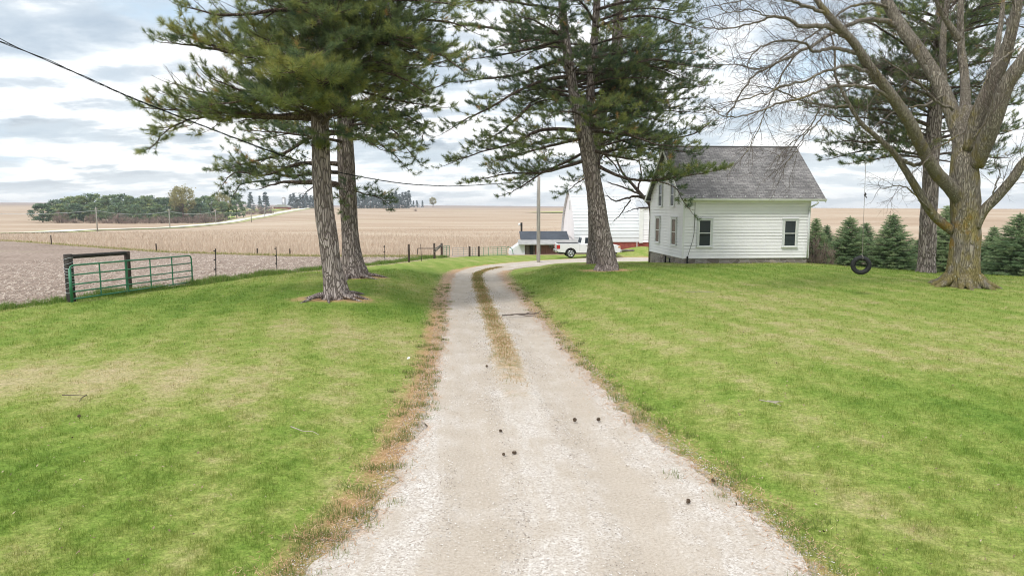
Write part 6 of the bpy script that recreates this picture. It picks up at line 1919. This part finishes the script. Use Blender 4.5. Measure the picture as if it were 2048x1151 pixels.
ribbon('pasture', catmull(np.array([P(a, b, Y) for a, b, Y in ((548, 421, 700), (570, 418, 800), (590, 415, 900))]), 5), 26, 0.6, M['pasture'], 'bright green pasture strip beside the far road', 'pasture', shift=-34)
ribbon('pasture', catmull(np.array([P(a, b, Y) for a, b, Y in ((452, 440, 455), (475, 437, 490), (492, 434, 530))]), 5), 14, 0.6, M['pasture'], 'green grassy bank by the lone dark pine near the road', 'pasture', shift=-20)
ribbon('pasture', catmull(np.array([P(a, b, Y) for a, b, Y in ((1080, 422.5, 640), (1105, 421.5, 650), (1145, 421, 660))]), 5), 22, 0.6, M['pasture'], 'green patch of far pasture left of the barn peak', 'pasture')

# roadside poles with wires
poles = [(195, 414, 462.5), (340, 417, 456), (432, 418, 447.5), (503, 416, 444), (529, 415, 433), (552, 416, 429)]
plab = ['tall pale power pole before the left part of the far grove', 'pale power pole before the middle of the far grove', 'power pole at the right end of the far grove', 'power pole beside the left far spruce', 'power pole before the tallest far spruce', 'farthest power pole by the far road']
tops = []
for (px, yt, yb), lab in zip(poles, plab):
    p = G(px, yb); h_ = P(px, yt, p[1])[2] - p[2]
    root = empty('power_pole', p); tag(root, lab, 'power pole', 'power poles along the far road')
    m_ = MB(); m_.tube([(0, 0, -0.5), (0, 0, h_)], [0.22, 0.16], 8); m_.build('shaft', M['polewood'], root, True)
    m_ = MB(); m_.box((0, 0, h_ - 0.5), (1.6, 0.12, 0.14)); m_.build('crossarm', M['polewood'], root)
    tops.append(p + np.array((0, 0, h_ * 0.86)))
left_end = P(-160, 418, 190)
allp = [left_end] + tops
m_ = MB()
for a, b in zip(allp[:-1], allp[1:]):
    t_ = np.linspace(0, 1, 14)[:, None]; q = a + (b - a) * t_; q[:, 2] -= (4 * t_ * (1 - t_))[:, 0] * 1.3
    m_.tube(q, 0.05, 4)
tag(m_.build('power_line', M['palewire'], None, True), 'pale power line slung between the far roadside poles', 'power line')

# ------------------------------------------------------------------ small things lying about
def fallen(name, px, py, pts, r, mat, label, cat):
    p = G(px, py); m_ = MB()
    for line in pts:
        l_ = np.array(line, float); m_.tube(catmull(l_, 4), np.linspace(r, r * .35, (len(l_) - 1) * 4 + 1), 6)
    o = m_.build(name, mat, None, True); o.location = p + np.array((0, 0, 0.03)); return tag(o, label, cat)
fallen('fallen_branch', 1043, 633, [[(-0.62, .1, 0), (-.2, .0, .05), (.25, -.02, .06), (.5, .2, .05), (.65, .7, .06)], [(-.1, 0, .05), (.15, -.2, .04), (.45, -.15, .03)], [(.1, 0, .05), (.3, .2, .08), (.62, .12, .05)], [(-.35, .04, .02), (-.1, .15, .04), (.2, .3, .03)]], .022, M['twig'], 'dark forked branch lying across the right wheel track', 'branch')
fallen('fallen_twig', 1548, 814, [[(-.16, .22, .03), (-.02, .0, .05), (.06, -.12, .04)], [(-.02, 0, .05), (.16, .03, .06)], [(-.08, .1, .05), (.02, .05, .06), (.12, -.02, .07)]], .010, M['paletwig'], 'pale forked twig lying on the right lawn', 'twig')
fallen('fallen_twig', 608, 872, [[(-.25, .2, .05), (-.1, .05, .06), (.0, -.03, .06), (.14, -.05, .06), (.26, -.16, .05)]], .009, M['paletwig'], 'pale bent twig lying in the left lawn near the drive', 'twig')
fallen('fallen_twig', 160, 802, [[(-.35, .1, .05), (-.1, .05, .06), (.12, .02, .06)], [(.05, .1, .05), (.1, -.1, .06), (.18, -.3, .05)]], .009, M['twig'], 'grey thin twig lying on the dry patch of the left lawn', 'twig')
fallen('fallen_twig', 1400, 588, [[(-.5, .1, .05), (.0, .02, .06), (.5, -.05, .05)]], .014, M['paletwig'], 'straight pale stick on the lawn in front of the house', 'twig')
cone_m = MB(); rc = np.random.default_rng(5)
for i in range(60):
    a = i * 2.4; z_ = i / 60 * 0.085; r_ = 0.028 * math.sin(math.pi * (0.12 + 0.86 * i / 60)) + 0.006
    d = np.array((math.cos(a), math.sin(a), 0.35)); c = np.array((0, 0, z_)); s_ = np.array((-math.sin(a), math.cos(a), 0)) * 0.012
    cone_m.add([c - s_, c + s_, c + d * r_ * 1.25 + s_ * .6, c + d * r_ * 1.25 - s_ * .6, c + d * r_ * 1.1 + (0, 0, -.010)], Q=[(0, 1, 2, 3)], T=[(2, 4, 3)])
cone_m.tube([(0, 0, 0), (0, 0, 0.045), (0, 0, 0.088)], [0.010, 0.022, 0.006], 7)
CMESH = cone_m.mesh('pine_cone', M['cone'])
cones = [(1007, 912, 'left of the two pine cones side by side on the gravel'), (1024, 909, 'right of the two pine cones side by side on the gravel'), (974, 735, 'pine cone left of the end of the grass strip'), (1004, 865, 'pine cone on loose gravel above the pair'), (1194, 843, 'pine cone near the right side of the drive'), (1374, 1011, 'cone on the white gravel at the right edge'), (1430, 967, 'cone at the grass edge low on the right'), (1152, 842, 'small cone left of the one near the right side'), (885, 680, 'cone at the left edge of the gravel by the needles'), (155, 837, 'dark cone on the left lawn below the grey twig')]
for i, (px, py, lab) in enumerate(cones):
    p = G(px, py); o = link('pine_cone', CMESH, None, p + np.array((0, 0, 0.035))); o.rotation_euler = (R(75 + 20 * math.sin(i)), 0.3, i * 1.7); sc_ = 0.50 + 0.3 * ((i * 37) % 10) / 10; o.scale = (sc_,) * 3
    tag(o, lab, 'pine cone', 'pine cones on the ground')
m_ = MB(); m_.add([(-.05, -.03, 0), (.06, -.04, .03), (.05, .05, .05), (-.06, .04, .02), (0, 0, .07), (-.05, -.03, -.02), (.06, -.04, .01), (.05, .05, .03), (-.06, .04, 0.0)], T=[(0, 1, 4), (1, 2, 4), (2, 3, 4), (3, 0, 4)], Q=[(0, 5, 6, 1), (1, 6, 7, 2), (2, 7, 8, 3), (3, 8, 5, 0)])
o_ = m_.build('paper_scrap', M['litter']); o_.scale = (.6, .6, .6); o_.location = G(817, 721) + np.array((0, 0, .05)); tag(o_, 'small crumpled white scrap in the grass left of the drive', 'litter')

# ------------------------------------------------------------------ ground cover nobody could count
def blades(name, x, y, hgt, wid, lean, mat, label, cat, rng, zoff=0.0, attrs=True, curve=False):
    n = len(x)
    z = H(x, y) + zoff
    a = rng.uniform(0, 2 * math.pi, n); l = np.abs(rng.normal(0, lean, n)); la = rng.uniform(0, 2 * math.pi, n)
    dx_, dy_ = np.cos(a) * wid / 2, np.sin(a) * wid / 2
    tx_, ty_ = np.cos(la) * l * hgt, np.sin(la) * l * hgt
    hz_ = hgt * np.sqrt(np.maximum(0.08, 1 - np.minimum(l, 0.95) ** 2))
    V = np.empty((n, 3, 3))
    V[:, 0] = np.stack((x - dx_, y - dy_, z - 0.01), -1); V[:, 1] = np.stack((x + dx_, y + dy_, z - 0.01), -1); V[:, 2] = np.stack((x + tx_, y + ty_, z + hz_), -1)
    mb = MB(); mb.add(V.reshape(-1, 3), T=np.arange(3 * n).reshape(-1, 3))
    at = dryness(np.repeat(x, 3), np.repeat(y, 3)); mb.A = [at]
    o = mb.build(name, mat, None, False, 'dry')
    return tag(o, label, cat, kind='stuff')


rb = np.random.default_rng(101)
def scatter(n, y0, y1, power, halfw=0.80):
    """positions thinning with distance"""
    u = rb.uniform(0, 1, n)
    if power == 2: y = y0 * (y1 / y0) ** u
    else: y = y0 + (y1 - y0) * u
    x = rb.uniform(-1, 1, n) * (halfw * y + 0.4)
    return x, y


def on_lawn(x, y, e): 
    return (e > -0.12) & (x > np.interp(y, LX_Y, LX_X))


x, y = scatter(760000, 4.6, 40, 2)
e, zz, ss, uu = drive_dist(x, y)
wig = 0.13 * np.sin(y * 5.1 + x * 3) + 0.14 * np.sin(y * 2.3) + 0.10 * np.sin(y * 11 + x * 7) + 0.08 * np.sin(y * 23 - x * 17) - np.where(uu > 0, -0.05, 0.24)
keep = on_lawn(x, y, e) & (rb.uniform(0, 1, len(x)) < np.clip((e + wig + 0.02) / 0.55, 0, 1) ** 0.8)
# worn ground under the pines
for k, rr in (('A', 2.2), ('B', 1.8), ('C', 1.7), ('D', 1.4), ('F', 1.2)):
    b = BASE[k]; d = np.hypot(x - b[0], (y - b[1]) * 1.25); keep &= rb.uniform(0, 1, len(x)) < np.clip((d - 0.55 * rr) / (0.6 * rr), 0.04, 1)
# tufty: thin out by a coarse pattern
pat = np.sin(x * 7.3 + 2 * np.sin(y * 3.1)) * np.sin(y * 6.1 + 2 * np.sin(x * 2.7)) + 0.6 * np.sin(x * 17 + y * 9) * np.sin(y * 15 - x * 5)
keep &= rb.uniform(0, 1, len(x)) < np.clip(0.62 + 0.42 * pat - 0.35 * dryness(x, y), 0.12, 1)
x, y = x[keep], y[keep]; pat = pat[keep]
hgt = (0.046 + 0.020 * pat + 0.018 * rb.uniform(-1, 1, len(x))) * np.clip(1 - 0.3 * dryness(x, y), 0.6, 1.3)
hgt = np.clip(hgt, 0.02, 0.1) * np.interp(y, [5, 12, 40], [1.0, 1.0, 1.25])
wid = np.interp(y, [5, 10, 20, 40], [0.0045, 0.0065, 0.013, 0.024])
blades('lawn_grass', x, y, hgt, wid, 0.75, M['blade'], 'short green grass blades of the mown lawn', 'grass', rb)

# single tufts creeping into the gravel and along its edge
nt_ = 260; sc0 = 5 * (34 / 5) ** rb.uniform(0, 1, nt_); sd_ = np.where(rb.uniform(0, 1, nt_) < 0.6, -1, 1); e0 = rb.normal(0.16, 0.20, nt_)
sT = np.repeat(sc0, 46) + rb.normal(0, 0.06, nt_ * 46); eT = np.repeat(e0 * 1.0, 46) + rb.normal(0, 0.07, nt_ * 46); dT = np.repeat(sd_, 46)
oT = dT * (np.interp(sT, DS, DW) + eT); gxx = np.gradient(DC[:, 0], DS); gyy = np.gradient(DC[:, 1], DS)
xT = np.interp(sT, DS, DC[:, 0]) + oT * np.interp(sT, DS, gyy); yT = np.interp(sT, DS, DC[:, 1]) - oT * np.interp(sT, DS, gxx)
blades('edge_grass', xT, yT, 0.055 + 0.045 * rb.uniform(0, 1, len(xT)), np.interp(yT, [5, 10, 35], [0.006, 0.009, 0.022]), 0.8, leafmat('edge_grass_blades', [(0.0, (0.10, 0.16, 0.035)), (0.6, (0.20, 0.26, 0.06)), (1.0, (0.42, 0.36, 0.19))], attr='none', trans=0.35, island=0.9, base=0.45), 'ragged grass tufts creeping into the edges of the gravel drive', 'grass', rb, 0.012)

# dead leaves and bits of bark on the turf
n = 2600
y = 4.8 * (40 / 4.8) ** rb.uniform(0, 1, n); x = rb.uniform(-1, 1, n) * 0.8 * y
e, zz, ss, uu = drive_dist(x, y); ok = (e > -0.3) & (x > np.interp(y, LX_Y, LX_X)); x, y = x[ok], y[ok]; n = len(x)
c0 = np.stack((x, y, H(x, y) + rb.uniform(0.02, 0.06, n)), -1); an = rb.uniform(0, 6.28, n); ln_ = rb.uniform(0.006, 0.019, n) * np.interp(y, [5, 40], [1, 1.8]); tl_ = rb.normal(0, 0.4, n)
d1 = np.stack((np.cos(an) * ln_, np.sin(an) * ln_, tl_ * ln_), -1); w1 = np.stack((-np.sin(an) * ln_ * .5, np.cos(an) * ln_ * .5, rb.normal(0, 0.3, n) * ln_), -1)
mb = MB(); mb.add(np.stack((c0 - d1, c0 - w1, c0 + d1, c0 + w1), 1).reshape(-1, 3), Q=np.arange(4 * n).reshape(-1, 4))
tag(mb.build('dead_leaves', leafmat('dead_leaf', [(0.0, (0.10, 0.07, 0.045)), (0.5, (0.26, 0.18, 0.11)), (1.0, (0.50, 0.41, 0.29))], attr='none', trans=0.15, island=1.0, base=0.5)), 'small dead leaves and bark bits scattered over the lawn', 'leaf litter', kind='stuff')

# rough grass under the fence and gate
ys = np.concatenate((rb.uniform(19, 37, 16000), rb.uniform(37, 64, 14000)))
xs = np.interp(ys, LX_Y, LX_X) + rb.normal(-0.1, 0.24, len(ys))
clump = np.sin(ys * 3.1) + np.sin(ys * 1.27 + 1) + np.sin(ys * 7.7)
hg = np.clip(0.17 + 0.07 * clump + rb.normal(0, 0.05, len(ys)), 0.06, 0.5)
blades('fence_grass', xs, ys, hg, np.interp(ys, [20, 60], [0.014, 0.04]), 0.45, leafmat('rank_grass', [(0.0, (0.10, 0.20, 0.035)), (0.6, (0.20, 0.30, 0.06)), (1.0, (0.40, 0.34, 0.16))], attr='dry', trans=0.35, island=1.0, base=0.42), 'longer rough grass left standing under the fence and gate', 'grass', rb)

# middle strip of the drive
sm = rb.uniform(12.5, 50, 28000); um = rb.normal(0, 0.15, len(sm))
cxm = np.interp(sm, DS, DC[:, 0]); cym = np.interp(sm, DS, DC[:, 1]); gx_ = np.gradient(DC[:, 0], DS); gy_ = np.gradient(DC[:, 1], DS)
txm = np.interp(sm, DS, gx_); tym = np.interp(sm, DS, gy_)
xm = cxm + um * tym; ym = cym - um * txm
kp = rb.uniform(0, 1, len(sm)) < np.clip((sm - 11) / 9, 0.05, 1) * np.clip(0.55 + 0.45 * np.sin(sm * 2.1) * np.sin(sm * 0.9 + 1), 0.15, 1)
blades('drive_strip_grass', xm[kp], ym[kp], 0.035 + 0.025 * rb.uniform(0, 1, kp.sum()), np.interp(ym[kp], [15, 50], [0.012, 0.03]), 0.7, leafmat('strip_grass', [(0.0, (0.09, 0.15, 0.03)), (0.45, (0.22, 0.25, 0.06)), (0.75, (0.38, 0.26, 0.12)), (1.0, (0.44, 0.28, 0.15))], attr='dry', trans=0.35, island=1.1, base=0.78), 'thin grass and brown needles on the strip between the wheel tracks', 'grass', rb, 0.02)

# needle litter scattered on the drive edges
sn = rb.uniform(5, 46, 30000); side_ = np.where(rb.uniform(0, 1, len(sn)) < 0.55, -1, 1)
wn2 = np.interp(sn, DS, DW); en = rb.normal(0.0, 0.20, len(sn)) + np.where(side_ < 0, 0.16, 0.04)
xm = np.interp(sn, DS, DC[:, 0]) + side_ * (wn2 + en) * np.interp(sn, DS, gy_); ym = np.interp(sn, DS, DC[:, 1]) - side_ * (wn2 + en) * np.interp(sn, DS, gx_)
n = len(sn); zc0 = H(xm, ym) + 0.022
an = rb.uniform(0, math.pi, n); ln_ = rb.uniform(0.05, 0.11, n); wv = np.interp(ym, [5, 40], [0.003, 0.012])
d1 = np.stack((np.cos(an) * ln_, np.sin(an) * ln_, rb.uniform(-0.004, 0.02, n)), -1); w1 = np.stack((-np.sin(an) * wv, np.cos(an) * wv, 0 * an), -1); c0 = np.stack((xm, ym, zc0), -1)
mb = MB(); mb.add(np.stack((c0 - w1, c0 + w1, c0 + d1), 1).reshape(-1, 3), T=np.arange(3 * n).reshape(-1, 3))
tag(mb.build('needle_litter', leafmat('dry_needles', [(0.0, (0.28, 0.15, 0.08)), (0.5, (0.46, 0.275, 0.15)), (1.0, (0.62, 0.44, 0.28))], attr='none', trans=0.0, island=1.0, base=0.5)), 'reddish fallen pine needles drifted along the drive edges', 'needle litter', kind='stuff')

# loose stones on the drive
ns = 70000
ss_ = 4.8 * (30 / 4.8) ** rb.uniform(0, 1, ns); wS = np.interp(ss_, DS, DW)
uu_ = rb.uniform(-1, 1, ns)
loose = np.abs(np.abs(uu_) * wS - 0.85) / 0.6 + 0.25 * np.sin(ss_ * 1.3 + uu_ * 4)
kp = rb.uniform(0, 1, ns) < np.clip(loose - 0.1, 0.08, 1)
ss_, uu_, wS = ss_[kp], uu_[kp], wS[kp]
xs = np.interp(ss_, DS, DC[:, 0]) + uu_ * (wS + 0.22) * np.interp(ss_, DS, gy_); ys = np.interp(ss_, DS, DC[:, 1]) - uu_ * (wS + 0.22) * np.interp(ss_, DS, gx_)
n = len(xs); zs = H(xs, ys) + 0.012
r_ = rb.uniform(0.0035, 0.0105, n) * np.interp(ys, [5, 30], [0.9, 1.9])
oct_ = np.array([(1, 0, 0), (0, 1, 0), (-1, 0, 0), (0, -1, 0), (0, 0, 0.75), (0, 0, -0.4)], float)
V = oct_[None] * r_[:, None, None] * rb.uniform(0.6, 1.35, (n, 6, 1))
a = rb.uniform(0, 6.28, n); ca, sa = np.cos(a)[:, None], np.sin(a)[:, None]
V = np.stack((V[..., 0] * ca - V[..., 1] * sa, V[..., 0] * sa + V[..., 1] * ca, V[..., 2]), -1) + np.stack((xs, ys, zs), -1)[:, None]
tri = np.array([(0, 1, 4), (1, 2, 4), (2, 3, 4), (3, 0, 4), (1, 0, 5), (2, 1, 5), (3, 2, 5), (0, 3, 5)])
mb = MB(); mb.add(V.reshape(-1, 3), T=(tri[None] + (np.arange(n) * 6)[:, None, None]).reshape(-1, 3))
tag(mb.build('gravel', leafmat('loose_stones', [(0.0, (0.20, 0.165, 0.135)), (0.3, (0.40, 0.35, 0.30)), (0.7, (0.52, 0.475, 0.43)), (1.0, (0.72, 0.70, 0.67))], attr='none', trans=0.0, island=1.0, base=0.5)), 'loose pale crushed stones lying on the drive', 'gravel', kind='stuff')

# corn stalk litter on the ploughed field
n = 34000
y = 16 * (80 / 16) ** rb.uniform(0, 1, n); x = np.interp(y, LX_Y, LX_X) - 0.2 - rb.uniform(0, 1, n) ** 1.2 * (0.45 * y + 6)
ok = (y < np.interp(x, FX_X, FX_Y) - 0.5); x, y = x[ok], y[ok]; n = len(x)
z = H(x, y) + 0.045
an = rb.uniform(0, math.pi, n); ln_ = rb.uniform(0.06, 0.30, n); wv = rb.uniform(0.008, 0.022, n) * np.interp(y, [20, 70], [1, 1.8])
d1 = np.stack((np.cos(an) * ln_, np.sin(an) * ln_, rb.uniform(-0.01, 0.06, n)), -1); w1 = np.stack((-np.sin(an) * wv, np.cos(an) * wv, rb.uniform(0, 0.01, n)), -1); c0 = np.stack((x, y, z), -1)
mb = MB(); mb.add(np.stack((c0 - w1, c0 + w1, c0 + w1 * .7 + d1, c0 - w1 * .7 + d1), 1).reshape(-1, 3), Q=np.arange(4 * n).reshape(-1, 4))
tag(mb.build('corn_litter', leafmat('corn_husks', [(0.0, (0.17, 0.12, 0.09)), (0.5, (0.36, 0.275, 0.22)), (1.0, (0.58, 0.50, 0.42))], attr='none', trans=0.1, island=1.0, base=0.5)), 'broken pale corn stalks strewn over the ploughed field', 'crop litter', kind='stuff')

# standing dry prairie grass beyond the field and yard
n = 64000
y = 62 * (240 / 62) ** rb.uniform(0, 1, n); x = rb.uniform(-0.80, 0.16, n) * y
far_y = np.interp(x, FX_X, FX_Y); ok = (rb.uniform(0, 1, n) < np.interp(y, [62, 90, 240], [1, .9, .05])) & (y > far_y + rb.normal(2.4, 0.5, n)) & ((x < -8) | (y > 80)); x2, y2 = x[ok], y[ok]
hp = np.interp(y2, [62, 130, 240], [0.85, 0.6, 0.2]) * rb.uniform(0.5, 1.25, len(x2)) * (0.85 + 0.25 * np.sin(x2 * 0.7) * np.sin(x2 * 0.23 + y2 * .1))
blades('prairie_grass', x2, y2, hp, np.interp(y2, [60, 240], [0.05, 0.16]), 0.38, leafmat('dry_grass', [(0.0, (0.44, 0.33, 0.25)), (0.5, (0.56, 0.45, 0.35)), (1.0, (0.66, 0.57, 0.46))], attr='none', trans=0.3, island=1.0, base=0.55), 'tall dry tan prairie grass standing beyond the ploughed field', 'grass', rb)
yv = None
# green headland strip round the far edge of the ploughed field
xs = -np.geomspace(7, 90, 9000) * rb.uniform(0.98, 1.02, 9000); ysn = np.interp(xs, FX_X, FX_Y) + rb.normal(0.9, 0.5, len(xs))
blades('headland_grass', xs, ysn, rb.uniform(0.1, 0.32, len(xs)), np.full(len(xs), 0.06), 0.4, leafmat('headland', [(0.0, (0.18, 0.22, 0.06)), (0.5, (0.33, 0.33, 0.13)), (1.0, (0.52, 0.42, 0.25))], attr='none', trans=0.3, island=1.0, base=0.55), 'greenish grass strip along the far edge of the ploughed field', 'grass', rb)

# ------------------------------------------------------------------ air
hzm, ht_, hout = new_mat('thin_air_haze')
pv = ht_.n.new('ShaderNodeVolumePrincipled')
pv.inputs['Color'].default_value = (0.93, 0.96, 1.0, 1); pv.inputs['Density'].default_value = 0.00017; pv.inputs['Anisotropy'].default_value = 0.2
ht_.l.new(pv.outputs[0], hout.inputs['Volume'])
m_ = MB(); m_.box2((-5600, -5600, -60), (5600, 5600, 40))
hz_o = m_.build('haze', hzm)
tag(hz_o, 'thin pale air haze over the far fields', 'haze', kind='stuff')
